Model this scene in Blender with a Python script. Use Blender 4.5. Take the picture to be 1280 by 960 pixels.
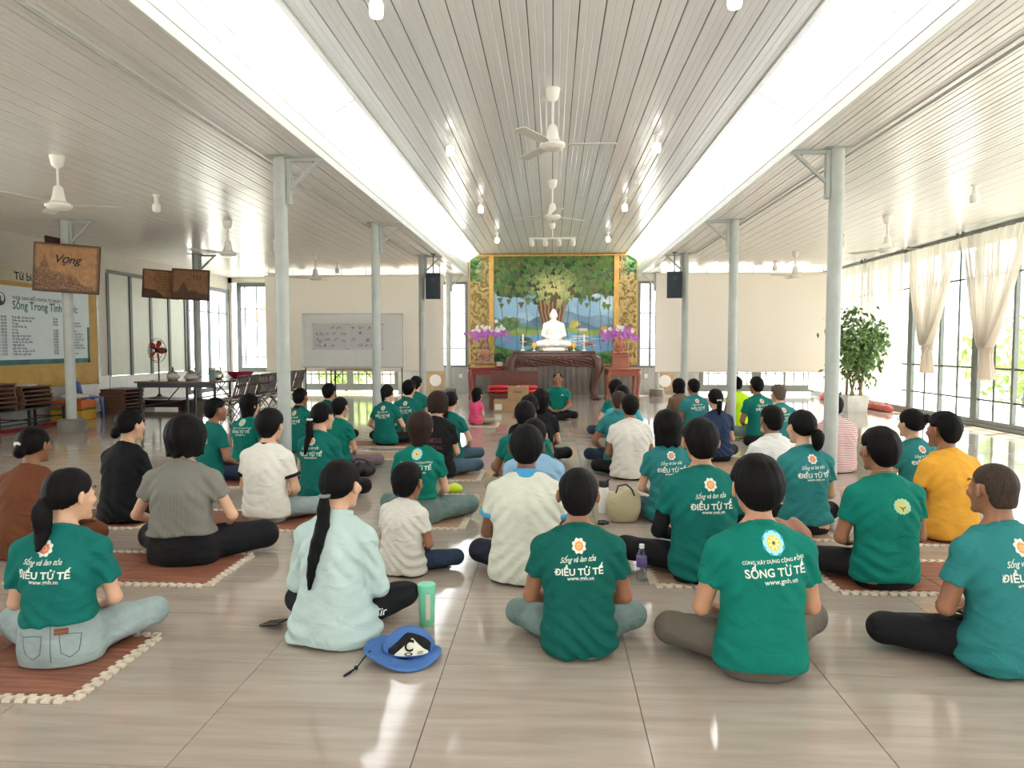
import bpy, bmesh, math, random
import numpy as np
from mathutils import Vector, Matrix, Euler

# ------------------------------------------------------------------ scene, camera, light
for o in list(bpy.data.objects):
    bpy.data.objects.remove(o)
S = bpy.context.scene
COL = S.collection
PI = math.pi
random.seed(7)
RNG = np.random.default_rng(7)

cam_d = bpy.data.cameras.new('camera')
cam_d.sensor_fit = 'HORIZONTAL'
cam_d.sensor_width = 36.0
cam_d.lens = 890.0 / 1280.0 * 36.0
cam_d.clip_start = 0.05
cam_d.clip_end = 300
cam = bpy.data.objects.new('camera', cam_d)
cam.location = (0, 0, 1.38)
cam.rotation_euler = (PI / 2 - math.radians(3.087), 0, math.radians(3.211))
COL.objects.link(cam)
S.camera = cam

world = bpy.data.worlds.new('sky')
S.world = world
world.use_nodes = True
wn = world.node_tree
bg = wn.nodes['Background']
bg.inputs['Color'].default_value = (0.93, 0.97, 1.0, 1)
bg.inputs['Strength'].default_value = 2.3

sun_d = bpy.data.lights.new('sun', 'SUN')
sun_d.energy = 9.5
sun_d.angle = math.radians(3)
sun_d.color = (1.0, 0.95, 0.86)
sun = bpy.data.objects.new('sun', sun_d)
sun.rotation_euler = Vector((0.50, 0.30, 0.85)).to_track_quat('Z', 'Y').to_euler()
COL.objects.link(sun)

S.view_settings.view_transform = 'Standard'
S.view_settings.look = 'None'
S.view_settings.exposure = 1.6
S.view_settings.gamma = 1.0
S.view_settings.use_curve_mapping = False
try:
    S.cycles.use_denoising = True
    S.cycles.max_bounces = 10
    S.cycles.diffuse_bounces = 6
    S.cycles.glossy_bounces = 4
    S.cycles.transparent_max_bounces = 16
    S.cycles.transmission_bounces = 6
    S.cycles.caustics_reflective = False
    S.cycles.caustics_refractive = False
    S.cycles.sample_clamp_indirect = 6.0
except Exception:
    pass


# ------------------------------------------------------------------ materials
def lin(c):
    return tuple((v / 12.92 if v <= 0.04045 else ((v + 0.055) / 1.055) ** 2.4) for v in c)


def rgb(r, g, b):
    return lin((r / 255, g / 255, b / 255))


class NT:
    def __init__(self, name):
        self.m = bpy.data.materials.new(name)
        self.m.use_nodes = True
        self.t = self.m.node_tree
        self.b = self.t.nodes['Principled BSDF']
        self.out = self.t.nodes['Material Output']

    def n(self, typ, **kw):
        nd = self.t.nodes.new(typ)
        for k, v in kw.items():
            if k in nd.inputs.keys():
                nd.inputs[k].default_value = v
            else:
                setattr(nd, k, v)
        return nd

    def l(self, a, b):
        self.t.links.new(a, b)

    def coord(self, kind='Object', scale=(1, 1, 1)):
        tc = self.n('ShaderNodeTexCoord')
        mp = self.n('ShaderNodeMapping')
        mp.inputs['Scale'].default_value = scale
        self.l(tc.outputs[kind], mp.inputs['Vector'])
        return mp.outputs['Vector']

    def noise(self, vec, scale=5, detail=3, rough=0.5, dist=0.0):
        nd = self.n('ShaderNodeTexNoise')
        nd.inputs['Scale'].default_value = scale
        nd.inputs['Detail'].default_value = detail
        nd.inputs['Roughness'].default_value = rough
        nd.inputs['Distortion'].default_value = dist
        if vec is not None:
            self.l(vec, nd.inputs['Vector'])
        return nd.outputs['Fac']

    def ramp(self, fac, stops):
        r = self.n('ShaderNodeValToRGB')
        e = r.color_ramp.elements
        while len(e) < len(stops):
            e.new(0.5)
        for i, (p, c) in enumerate(stops):
            e[i].position = p
            e[i].color = (*c, 1) if len(c) == 3 else c
        self.l(fac, r.inputs['Fac'])
        return r.outputs['Color']

    def bump(self, h, strength=0.3, dist=0.01):
        b = self.n('ShaderNodeBump')
        b.inputs['Strength'].default_value = strength
        b.inputs['Distance'].default_value = dist
        self.l(h, b.inputs['Height'])
        self.l(b.outputs['Normal'], self.b.inputs['Normal'])


def mat(name, c, rough=0.5, metal=0.0, var=0.12, nscale=6, bump=0.0, bscale=40, bdist=0.004, spec=0.5, stretch=(1, 1, 1), sheen=0.0, emit=None, coat=0.0):
    t = NT(name)
    b = t.b
    b.inputs['Roughness'].default_value = rough
    b.inputs['Metallic'].default_value = metal
    b.inputs['Specular IOR Level'].default_value = spec
    v = t.coord('Object', stretch)
    f = t.noise(v, nscale, 4, 0.55)
    lo = tuple(max(0, x * (1 - var)) for x in c)
    hi = tuple(min(1, x * (1 + var)) for x in c)
    t.l(t.ramp(f, [(0.3, lo), (0.7, hi)]), b.inputs['Base Color'])
    if bump:
        t.bump(t.noise(v, bscale, 4, 0.6), bump, bdist)
    if sheen:
        b.inputs['Sheen Weight'].default_value = sheen
        b.inputs['Sheen Roughness'].default_value = 0.5
    if coat:
        b.inputs['Coat Weight'].default_value = coat
    if emit:
        b.inputs['Emission Color'].default_value = (*emit[0], 1)
        b.inputs['Emission Strength'].default_value = emit[1]
    return t.m


def wood(name, c1, c2, rough=0.4, scale=(1, 12, 12), nscale=4, coat=0.0):
    t = NT(name)
    v = t.coord('Object', scale)
    f = t.noise(v, nscale, 5, 0.6, 0.8)
    t.l(t.ramp(f, [(0.3, c1), (0.7, c2)]), t.b.inputs['Base Color'])
    t.b.inputs['Roughness'].default_value = rough
    t.b.inputs['Coat Weight'].default_value = coat
    t.bump(f, 0.15, 0.003)
    return t.m


def cloth(name, c, var=0.06, rough=0.85, wr=0.9, spec=0.25, rib=0):
    """woven cloth with soft small wrinkles"""
    t = NT(name)
    v = t.coord('Object')
    f = t.noise(v, 7, 3, 0.5)
    lo = tuple(x * (1 - var) for x in c)
    hi = tuple(min(1, x * (1 + var)) for x in c)
    t.l(t.ramp(f, [(0.3, lo), (0.7, hi)]), t.b.inputs['Base Color'])
    t.b.inputs['Roughness'].default_value = rough
    t.b.inputs['Specular IOR Level'].default_value = spec
    if rib:
        w = t.n('ShaderNodeTexWave')
        w.inputs['Scale'].default_value = rib
        w.inputs['Distortion'].default_value = 0.3
        t.l(v, w.inputs['Vector'])
        t.bump(w.outputs['Fac'], 0.35, 0.004)
    else:
        v2 = t.coord('Object', (1.0, 1.0, 1.7))
        t.bump(t.noise(v2, 6.5, 2, 0.45, 1.0), wr * 0.65, 0.03)
    return t.m


M = {}
M['teal'] = cloth('teal_cotton', rgb(10, 104, 95))
M['teal_deep'] = cloth('deep_teal_cotton', rgb(6, 88, 78))
M['teal_blue'] = cloth('washed_teal_cotton', rgb(42, 120, 120))
M['green'] = cloth('green_cotton', rgb(2, 114, 98))
M['mint'] = cloth('mint_linen', rgb(180, 200, 195), wr=0.9)
M['polo_white'] = cloth('cream_pique', rgb(206, 208, 192))
M['cream'] = cloth('cream_cotton', rgb(228, 225, 214))
M['off_white'] = cloth('off_white_cotton', rgb(216, 212, 202))
M['white'] = cloth('white_cotton', rgb(226, 226, 222))
M['grey_rib'] = cloth('grey_ribbed_knit', rgb(128, 126, 118), rib=28)
M['black'] = cloth('black_cotton', rgb(22, 22, 24))
M['brown'] = cloth('brown_linen', rgb(112, 66, 42))
M['brown_dull'] = cloth('dull_brown_linen', rgb(112, 92, 74))
M['orange'] = cloth('orange_cotton', rgb(226, 164, 58))
M['navy'] = cloth('navy_cotton', rgb(40, 54, 82))
M['sky'] = cloth('sky_blue_cotton', rgb(140, 176, 204))
M['turq'] = cloth('turquoise_cotton', rgb(62, 160, 176))
M['lime'] = cloth('lime_polyester', rgb(186, 226, 20))
M['pink'] = cloth('pink_cotton', rgb(226, 84, 128))
M['jean_light'] = cloth('light_denim', rgb(150, 166, 164), var=0.18, wr=0.8)
M['jean_grey'] = cloth('grey_green_denim', rgb(106, 126, 122), var=0.18, wr=0.8)
M['jean'] = cloth('mid_denim', rgb(82, 106, 124), var=0.2, wr=0.8)
M['jean_dark'] = cloth('dark_denim', rgb(48, 62, 82), var=0.2, wr=0.8)
M['black_pants'] = cloth('black_trouser_cloth', rgb(24, 24, 26), wr=0.8)
M['navy_pants'] = cloth('navy_trouser_cloth', rgb(38, 40, 54), wr=0.8)
M['taupe'] = cloth('taupe_trouser_cloth', rgb(100, 92, 82), wr=0.8)
M['mauve'] = cloth('mauve_trouser_cloth', rgb(124, 108, 112), wr=0.8)
M['beige_pants'] = cloth('beige_trouser_cloth', rgb(160, 148, 128), wr=0.8)


def stripe_cloth():
    t = NT('red_white_striped_knit')
    v = t.coord('Object', (0, 0, 1))
    w = t.n('ShaderNodeTexWave', bands_direction='Z')
    w.inputs['Scale'].default_value = 16
    t.l(v, w.inputs['Vector'])
    t.l(t.ramp(w.outputs['Fac'], [(0.55, rgb(226, 212, 208)), (0.68, rgb(176, 84, 88))]), t.b.inputs['Base Color'])
    t.b.inputs['Roughness'].default_value = 0.85
    return t.m


M['stripe'] = stripe_cloth()


def skin_mat(name, c):
    t = NT(name)
    v = t.coord('Object')
    f = t.noise(v, 9, 3)
    t.l(t.ramp(f, [(0.3, tuple(x * 0.9 for x in c)), (0.7, tuple(min(1, x * 1.08) for x in c))]), t.b.inputs['Base Color'])
    t.b.inputs['Roughness'].default_value = 0.5
    t.b.inputs['Subsurface Weight'].default_value = 0.08
    t.b.inputs['Subsurface Radius'].default_value = (0.02, 0.008, 0.004)
    return t.m


M['skin'] = skin_mat('skin', rgb(190, 140, 108))
M['skin_tan'] = skin_mat('tanned_skin', rgb(150, 102, 74))
M['skin_dark'] = skin_mat('dark_tanned_skin', rgb(118, 80, 58))
M['skin_fair'] = skin_mat('fair_skin', rgb(214, 168, 138))
M['lip'] = skin_mat('lip_skin', rgb(158, 100, 86))


def hair_mat(name, c):
    t = NT(name)
    v = t.coord('Object', (1, 1, 0.12))
    f = t.noise(v, 170, 3, 0.6)
    t.l(t.ramp(f, [(0.3, tuple(x * 0.5 for x in c)), (0.7, tuple(x * 1.2 for x in c))]), t.b.inputs['Base Color'])
    t.b.inputs['Roughness'].default_value = 0.6
    t.b.inputs['Specular IOR Level'].default_value = 0.12
    t.bump(f, 0.5, 0.004)
    return t.m


M['hair'] = hair_mat('black_hair', rgb(17, 15, 15))
M['hair_brown'] = hair_mat('dark_brown_hair', rgb(50, 36, 32))
M['hair_ash'] = hair_mat('ash_brown_hair', rgb(104, 90, 78))
M['hair_crop'] = hair_mat('cropped_hair', rgb(66, 54, 46))

M['print_white'] = mat('white_print_ink', rgb(218, 226, 214), 0.6, var=0.03)
M['print_orange'] = mat('orange_print_ink', rgb(226, 150, 70), 0.6, var=0.05)
M['print_red'] = mat('coral_print_ink', rgb(222, 120, 86), 0.6, var=0.05)
M['print_yellow'] = mat('yellow_print_ink', rgb(240, 196, 40), 0.6, var=0.05)
M['print_cyan'] = mat('pale_cyan_print_ink', rgb(150, 218, 226), 0.6, var=0.05)
M['print_blue'] = mat('blue_print_ink', rgb(48, 156, 182), 0.6, var=0.05)
M['print_lime'] = mat('yellow_green_print_ink', rgb(192, 204, 134), 0.6, var=0.05)
M['print_pale'] = mat('pale_green_print_ink', rgb(150, 206, 190), 0.6, var=0.05)
M['print_dark'] = mat('dark_print_ink', rgb(40, 66, 50), 0.6, var=0.05)
M['print_plum'] = mat('plum_print_ink', rgb(96, 52, 66), 0.6, var=0.05)
M['ink'] = mat('black_marker_ink', rgb(36, 36, 42), 0.7, var=0.05)


# ------------------------------------------------------------------ object helpers
def tag(o, label=None, cat=None, group=None, kind=None):
    if label: o['label'] = label
    if cat: o['category'] = cat
    if group: o['group'] = group
    if kind: o['kind'] = kind
    return o


def empty(name, loc=(0, 0, 0), rz=0, label=None, cat=None, group=None, scale=1.0):
    o = bpy.data.objects.new(name, None)
    o.empty_display_size = 0.1
    o.location = loc
    o.rotation_euler = (0, 0, rz)
    o.scale = (scale,) * 3
    COL.objects.link(o)
    return tag(o, label, cat, group)


def copy_tree(o, parent=None):
    c = o.copy()
    COL.objects.link(c)
    if parent is not None:
        c.parent = parent
    for ch in list(o.children):
        copy_tree(ch, c)
    return c


def link_mesh(name, me, m=None, parent=None, smooth=False, loc=None):
    if m is not None:
        for k in (m if isinstance(m, (list, tuple)) else [m]):
            me.materials.append(k)
    if smooth:
        me.polygons.foreach_set('use_smooth', [True] * len(me.polygons))
    o = bpy.data.objects.new(name, me)
    COL.objects.link(o)
    if parent is not None:
        o.parent = parent
    if loc is not None:
        o.location = loc
    return o


def np_mesh(name, V, F):
    """V (n,3), F (m,4) or (m,3) int arrays"""
    me = bpy.data.meshes.new(name)
    V = np.asarray(V, dtype=np.float32)
    F = np.asarray(F, dtype=np.int32)
    k = F.shape[1]
    me.vertices.add(len(V))
    me.vertices.foreach_set('co', V.ravel())
    me.loops.add(F.size)
    me.loops.foreach_set('vertex_index', F.ravel())
    me.polygons.add(len(F))
    me.polygons.foreach_set('loop_start', np.arange(0, F.size, k, dtype=np.int32))
    me.update(calc_edges=True)
    me.validate()
    return me


class MB:
    """collects verts and faces of one mesh"""
    def __init__(self):
        self.v = []; self.f = []; self.mi = []

    def add(self, vs, fs, mi=0):
        b = len(self.v)
        self.v += [tuple(p) for p in vs]
        self.f += [tuple(b + i for i in q) for q in fs]
        self.mi += [mi] * len(fs)
        return self

    def box(self, x0, x1, y0, y1, z0, z1, mi=0, T=None):
        p = [Vector((x, y, z)) for z in (z0, z1) for y in (y0, y1) for x in (x0, x1)]
        if T is not None:
            p = [T @ q for q in p]
        return self.add(p, [(0, 2, 3, 1), (4, 5, 7, 6), (0, 1, 5, 4), (2, 6, 7, 3), (0, 4, 6, 2), (1, 3, 7, 5)], mi)

    def bbox(self, x0, x1, y0, y1, z0, z1, b=0.005, mi=0, T=None):
        """box with chamfered vertical and top edges"""
        b = min(b, (x1 - x0) / 2.2, (y1 - y0) / 2.2, (z1 - z0) / 2.2)
        def ring(x0, x1, y0, y1, z, c):
            return [(x0 + c, y0, z), (x1 - c, y0, z), (x1, y0 + c, z), (x1, y1 - c, z), (x1 - c, y1, z), (x0 + c, y1, z), (x0, y1 - c, z), (x0, y0 + c, z)]
        R = [ring(x0 + b, x1 - b, y0 + b, y1 - b, z0, b * .5), ring(x0, x1, y0, y1, z0 + b, b), ring(x0, x1, y0, y1, z1 - b, b), ring(x0 + b, x1 - b, y0 + b, y1 - b, z1, b * .5)]
        vs = [Vector(p) for r in R for p in r]
        if T is not None:
            vs = [T @ q for q in vs]
        fs = [tuple(range(7, -1, -1)), tuple(range(24, 32))]
        for k in range(3):
            for i in range(8):
                j = (i + 1) % 8
                fs.append((k * 8 + i, k * 8 + j, k * 8 + 8 + j, k * 8 + 8 + i))
        return self.add(vs, fs, mi)

    def lathe(self, prof, n=16, c=(0, 0, 0), mi=0, T=None, sx=1, sy=1):
        vs = []
        for r, z in prof:
            for i in range(n):
                a = 2 * PI * i / n
                vs.append(Vector((c[0] + r * sx * math.cos(a), c[1] + r * sy * math.sin(a), c[2] + z)))
        fs = []
        for k in range(len(prof) - 1):
            for i in range(n):
                j = (i + 1) % n
                fs.append((k * n + i, k * n + j, (k + 1) * n + j, (k + 1) * n + i))
        fs.append(tuple(range(n - 1, -1, -1)))
        L = (len(prof) - 1) * n
        fs.append(tuple(range(L, L + n)))
        if T is not None:
            vs = [T @ q for q in vs]
        return self.add(vs, fs, mi)

    def tube(self, pts, r, n=8, mi=0, cap=True):
        pts = [Vector(p) for p in pts]
        rs = r if isinstance(r, (list, tuple)) else [r] * len(pts)
        vs = []
        up = Vector((0, 0, 1))
        prev = None
        for i, p in enumerate(pts):
            d = (pts[min(i + 1, len(pts) - 1)] - pts[max(i - 1, 0)]).normalized()
            if prev is None:
                a = d.cross(up)
                if a.length < 1e-3:
                    a = d.cross(Vector((1, 0, 0)))
            else:
                a = prev - d * prev.dot(d)
                if a.length < 1e-4:
                    a = d.cross(up)
            a.normalize()
            prev = a
            b = d.cross(a)
            for k in range(n):
                t = 2 * PI * k / n
                vs.append(p + (a * math.cos(t) + b * math.sin(t)) * rs[i])
        fs = []
        for i in range(len(pts) - 1):
            for k in range(n):
                j = (k + 1) % n
                fs.append((i * n + k, i * n + j, (i + 1) * n + j, (i + 1) * n + k))
        if cap:
            fs.append(tuple(range(n - 1, -1, -1)))
            L = (len(pts) - 1) * n
            fs.append(tuple(range(L, L + n)))
        return self.add(vs, fs, mi)

    def bar(self, a, b, w, d, mi=0):
        """rectangular bar from a to b"""
        a = Vector(a); b = Vector(b)
        q = (b - a).to_track_quat('Z', 'Y').to_matrix().to_4x4()
        T = Matrix.Translation(a) @ q
        return self.box(-w / 2, w / 2, -d / 2, d / 2, 0, (b - a).length, mi, T)

    def mesh(self, name):
        me = bpy.data.meshes.new(name)
        me.from_pydata([tuple(p) for p in self.v], [], self.f)
        if any(self.mi):
            me.polygons.foreach_set('material_index', self.mi)
        me.update()
        return me

    def build(self, name, m=None, parent=None, smooth=False, loc=None, label=None):
        me = self.mesh(name)
        if smooth:
            bm = bmesh.new()
            bm.from_mesh(me)
            bmesh.ops.recalc_face_normals(bm, faces=bm.faces[:])
            for f in bm.faces:
                f.smooth = True
            for e in bm.edges:
                if len(e.link_faces) == 2 and e.calc_face_angle(0) > 0.7:
                    e.smooth = False
            bm.to_mesh(me)
            bm.free()
        o = link_mesh(name, me, m, parent, False, loc)
        if label:
            o['label'] = label
        return o


_txt = {}


def text2d(s, bold=0.0, shear=0.0, res=3):
    """outline mesh of a text, width normalised to 1, baseline y = 0, x centred; returns (verts, faces, height of a capital)"""
    key = (s, bold, shear, res)
    if key in _txt:
        return _txt[key]
    cu = bpy.data.curves.new('lettering', 'FONT')
    cu.body = s
    cu.size = 1.0
    cu.offset = bold
    cu.shear = shear
    cu.resolution_u = res
    ob = bpy.data.objects.new('lettering', cu)
    COL.objects.link(ob)
    dg = bpy.context.evaluated_depsgraph_get()
    dg.update()
    me = bpy.data.meshes.new_from_object(ob.evaluated_get(dg))
    v = np.array([tuple(p.co)[:2] for p in me.vertices])
    f = [tuple(p.vertices) for p in me.polygons]
    bpy.data.objects.remove(ob)
    bpy.data.curves.remove(cu)
    bpy.data.meshes.remove(me)
    x0, x1 = v[:, 0].min(), v[:, 0].max()
    w = x1 - x0
    v[:, 0] = (v[:, 0] - (x0 + x1) / 2) / w
    v[:, 1] /= w
    _txt[key] = (v, f)
    return _txt[key]


# ------------------------------------------------------------------ the room
YB = 20.4      # back wall
YF = -3.6      # behind the camera
XL, XR = -9.45, 7.3
ZS = 3.36      # side aisle ceiling
ZN = 3.97      # nave ceiling
XE = 2.40      # inner edge of the aisle ceiling
XN = 2.03      # half width of the nave ceiling


def pos_vec(t, scale):
    g = t.n('ShaderNodeNewGeometry')
    mp = t.n('ShaderNodeMapping')
    mp.inputs['Scale'].default_value = scale
    t.l(g.outputs['Position'], mp.inputs['Vector'])
    return mp.outputs['Vector']


def floor_mat():
    t = NT('polished_floor_tile')
    g = t.n('ShaderNodeNewGeometry')
    mp = t.n('ShaderNodeMapping')
    mp.inputs['Location'].default_value = (-0.34 / 0.8 + 20, -0.6 / 0.8 + 20, 0.5)
    mp.inputs['Scale'].default_value = (1 / 0.8, 1 / 0.8, 0)
    t.l(g.outputs['Position'], mp.inputs['Vector'])
    fl = t.n('ShaderNodeVectorMath', operation='FLOOR')
    t.l(mp.outputs['Vector'], fl.inputs[0])
    wn_ = t.n('ShaderNodeTexWhiteNoise', noise_dimensions='3D')
    t.l(fl.outputs['Vector'], wn_.inputs['Vector'])
    sc = t.n('ShaderNodeVectorMath', operation='SCALE')
    sc.inputs['Scale'].default_value = 37.0
    t.l(wn_.outputs['Color'], sc.inputs[0])
    ad = t.n('ShaderNodeVectorMath', operation='ADD')
    t.l(sc.outputs['Vector'], ad.inputs[0])
    m2 = t.n('ShaderNodeMapping')
    m2.inputs['Scale'].default_value = (0.9, 11, 1)
    t.l(g.outputs['Position'], m2.inputs['Vector'])
    t.l(m2.outputs['Vector'], ad.inputs[1])
    f = t.noise(ad.outputs['Vector'], 1.6, 6, 0.62, 0.35)
    t.l(t.ramp(f, [(0.25, rgb(153, 138, 126)), (0.5, rgb(168, 154, 142)), (0.75, rgb(179, 167, 156))]), t.b.inputs['Base Color'])
    t.b.inputs['Roughness'].default_value = 0.09
    t.b.inputs['Specular IOR Level'].default_value = 0.55
    f2 = t.noise(pos_vec(t, (1, 1, 1)), 1.3, 2)
    t.bump(f2, 0.05, 0.02)
    return t.m


def plank_mat(name, c):
    t = NT(name)
    f = t.noise(pos_vec(t, (5, 0.35, 1)), 2.0, 4)
    t.l(t.ramp(f, [(0.3, tuple(x * 0.93 for x in c)), (0.7, c)]), t.b.inputs['Base Color'])
    t.b.inputs['Roughness'].default_value = 0.22
    t.b.inputs['Specular IOR Level'].default_value = 0.5
    t.bump(t.noise(pos_vec(t, (2.2, 1.2, 1)), 2.2, 2), 0.25, 0.03)
    return t.m


M['floor'] = floor_mat()
M['grout'] = mat('tile_grout', rgb(112, 102, 92), 0.8)
M['plank'] = plank_mat('ceiling_plastic', rgb(234, 236, 237))
M['plank_side'] = plank_mat('aisle_ceiling_plastic', rgb(234, 232, 231))
M['fascia'] = plank_mat('fascia_plastic', rgb(232, 234, 232))
M['roof'] = mat('roof_sheet', rgb(84, 82, 80), 0.8)
M['wall'] = mat('wall_paint', rgb(206, 200, 190), 0.7, var=0.03)
M['dado_tile'] = mat('dado_tile', rgb(196, 196, 194), 0.25, var=0.05)
M['corrugated'] = mat('corrugated_panel', rgb(176, 178, 176), 0.45, var=0.05)
M['steel_grey'] = mat('painted_grey_steel', rgb(178, 183, 178), 0.45, var=0.08, spec=0.4)
M['frame'] = mat('window_frame_grey', rgb(116, 122, 118), 0.45, var=0.05)
M['frame_dark'] = mat('dark_window_frame', rgb(86, 90, 90), 0.45, var=0.05)
M['bars'] = mat('security_bar', rgb(74, 78, 76), 0.5)
M['concrete'] = mat('concrete', rgb(120, 118, 112), 0.85, bump=0.3)
M['ground'] = mat('yard_ground', rgb(206, 204, 196), 0.9, nscale=1.5)


def glass_mat():
    t = NT('clear_glass')
    tr = t.n('ShaderNodeBsdfTransparent')
    tr.inputs['Color'].default_value = (0.96, 0.98, 0.97, 1)
    gl = t.n('ShaderNodeBsdfGlossy')
    gl.inputs['Roughness'].default_value = 0.02
    lw = t.n('ShaderNodeLayerWeight')
    lw.inputs['Blend'].default_value = 0.15
    ma = t.n('ShaderNodeMath', operation='MULTIPLY')
    ma.inputs[1].default_value = 0.35
    t.l(lw.outputs['Facing'], ma.inputs[0])
    mx = t.n('ShaderNodeMixShader')
    t.l(ma.outputs[0], mx.inputs[0])
    t.l(tr.outputs[0], mx.inputs[1])
    t.l(gl.outputs[0], mx.inputs[2])
    t.l(mx.outputs[0], t.out.inputs['Surface'])
    return t.m


M['glass'] = glass_mat()


def sheer_mat(name, c, open_=0.35):
    t = NT(name)
    tr = t.n('ShaderNodeBsdfTransparent')
    df = t.n('ShaderNodeBsdfDiffuse')
    df.inputs['Color'].default_value = (*c, 1)
    tl = t.n('ShaderNodeBsdfTranslucent')
    tl.inputs['Color'].default_value = (*c, 1)
    m1 = t.n('ShaderNodeMixShader')
    m1.inputs[0].default_value = 0.55
    t.l(df.outputs[0], m1.inputs[1])
    t.l(tl.outputs[0], m1.inputs[2])
    m2 = t.n('ShaderNodeMixShader')
    m2.inputs[0].default_value = open_
    t.l(m1.outputs[0], m2.inputs[1])
    t.l(tr.outputs[0], m2.inputs[2])
    t.l(m2.outputs[0], t.out.inputs['Surface'])
    return t.m


M['polycarbonate'] = sheer_mat('white_polycarbonate', (0.95, 0.96, 0.97), 0.0)
M['sheer'] = sheer_mat('sheer_curtain', (0.74, 0.67, 0.59), 0.22)
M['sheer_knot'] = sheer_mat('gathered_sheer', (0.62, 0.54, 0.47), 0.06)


def structure(o):
    o['kind'] = 'structure'
    return o


# floor: a bed of grout with polished tiles
fl = MB().box(XL - 0.1, XR + 0.3, YF, YB + 0.1, -0.12, -0.004).build('floor', M['grout'])
structure(fl)
TS = 0.8
tile_me = MB().bbox(-TS / 2 + 0.0015, TS / 2 - 0.0015, -TS / 2 + 0.0015, TS / 2 - 0.0015, -0.006, 0.0, 0.0012).mesh('tile')
tile_me.materials.append(M['floor'])
cells = []
for i in range(-12, 9):
    for j in range(-5, 25):
        cx, cy = 0.34 + TS * (i + 0.5), 0.6 + TS * (j + 0.5)
        if XL - 0.4 < cx < XR + 0.4 and YF - 0.3 < cy < YB + 0.3:
            cells.append((cx, cy))
seen = sorted([c for c in cells if c[1] > 1.6 and abs(c[0] + 0.06 * c[1]) < 0.74 * c[1] + 0.6], key=lambda c: c[1])[:285]
seen_set = set(seen)
for c in seen:
    o = bpy.data.objects.new('tile', tile_me)
    COL.objects.link(o)
    o.parent = fl
    o.location = (c[0], c[1], 0)
rest = MB()
for c in cells:
    if c not in seen_set:
        rest.box(c[0] - TS / 2 + 0.002, c[0] + TS / 2 - 0.002, c[1] - TS / 2 + 0.002, c[1] + TS / 2 - 0.002, -0.006, 0)
o = rest.build('far_tile', M['floor'], fl)
o['kind'] = 'stuff'


# plank ceilings
def plank_mesh(w, L, name='plank'):
    g = 0.005
    h = w / 2 - g
    prof = [(-h, 0.014), (-h, 0.003), (-h + 0.003, 0.0)]
    for r in (-0.33, 0.33):
        x = r * h
        prof += [(x - 0.006, 0.0), (x, 0.003), (x + 0.006, 0.0)]
    prof += [(h - 0.003, 0.0), (h, 0.003), (h, 0.014)]
    n = len(prof)
    vs = [(x, y, z) for y in (0, L) for x, z in prof]
    fs = [(i, i + 1, n + i + 1, n + i) for i in range(n - 1)] + [(n - 1, 0, n, 2 * n - 1), tuple(range(n - 1, -1, -1)), tuple(range(n, 2 * n))]
    return MB().add(vs, fs).mesh(name)


def plank_ceiling(name, x0, x1, z, m, y0=YF, y1=YB, backing=True):
    c = structure(MB().box(x0, x1, y0, y1, z + 0.016, z + 0.10).build(name, M['roof']))  # backing slab above the planks, added to stop light leaking through joints
    n = round((x1 - x0) / 0.2)
    w = (x1 - x0) / n
    me = plank_mesh(w, y1 - y0 - 0.02)
    me.materials.append(m)
    for i in range(n):
        o = bpy.data.objects.new('plank', me)
        COL.objects.link(o)
        o.parent = c
        o.location = (x0 + w * (i + 0.5), y0 + 0.01, z)
    return c


plank_ceiling('ceiling', -XN, XN, ZN, M['plank'])
plank_ceiling('ceiling_left', XL, -XE, ZS, M['plank_side'])
plank_ceiling('ceiling_right', XE, XR + 0.1, ZS, M['plank_side'])
# roof over the eaves on the right
structure(MB().box(XR + 0.1, XR + 1.3, YF, YB + 1.2, ZS + 0.02, ZS + 0.10).build('roof', M['roof']))

# fascia boards and clerestory glazing on both sides of the nave
k = 0
for s in (-1, 1):
    k += 1
    f = structure(MB().box(s * (XE + 0.02) - 0.02, s * (XE + 0.02) + 0.02, YF, YB, ZS - 0.02, ZS + 0.36).build('trim_%d' % k, M['fascia']))
    yy = [YF, -0.6, 3.45, 7.5, 11.55, 15.6, YB]
    for a, b in zip(yy[:-1], yy[1:]):
        for z0, z1 in ((ZS - 0.03, ZS + 0.055), (ZS + 0.06, ZS + 0.205), (ZS + 0.21, ZS + 0.36)):
            x = s * (XE - 0.006)
            MB().bbox(min(x, x + s * 0.02), max(x, x + s * 0.02), a + 0.004, b - 0.004, z0, z1, 0.003).build('board', M['fascia'], f)
    w = structure(MB().box(*sorted((s * (XE + 0.03), s * (XE - 0.01))), YF, YB, ZS + 0.36, ZS + 0.40).build('window_%d' % (20 + k), M['fascia']))
    MB().box(*sorted((s * (XN - 0.0), s * (XN + 0.05))), YF, YB, ZN - 0.02, ZN + 0.05).build('head_rail', M['fascia'], w)
    for y in yy[1:-1]:
        MB().bar((s * (XE), y, ZS + 0.39), (s * (XN + 0.03), y, ZN), 0.03, 0.02).build('glazing_bar', M['fascia'], w)
    for a, b in zip(yy[:-1], yy[1:]):
        MB().add([(s * XE, a + .02, ZS + .395), (s * XE, b - .02, ZS + .395), (s * (XN + .03), b - .02, ZN + .01), (s * (XN + .03), a + .02, ZN + .01)], [(0, 1, 2, 3)]).build('pane', M['polycarbonate'], w)


# walls
def wall(name, *b, m=None):
    return structure(MB().box(*b).build(name, m or M['wall']))


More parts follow.
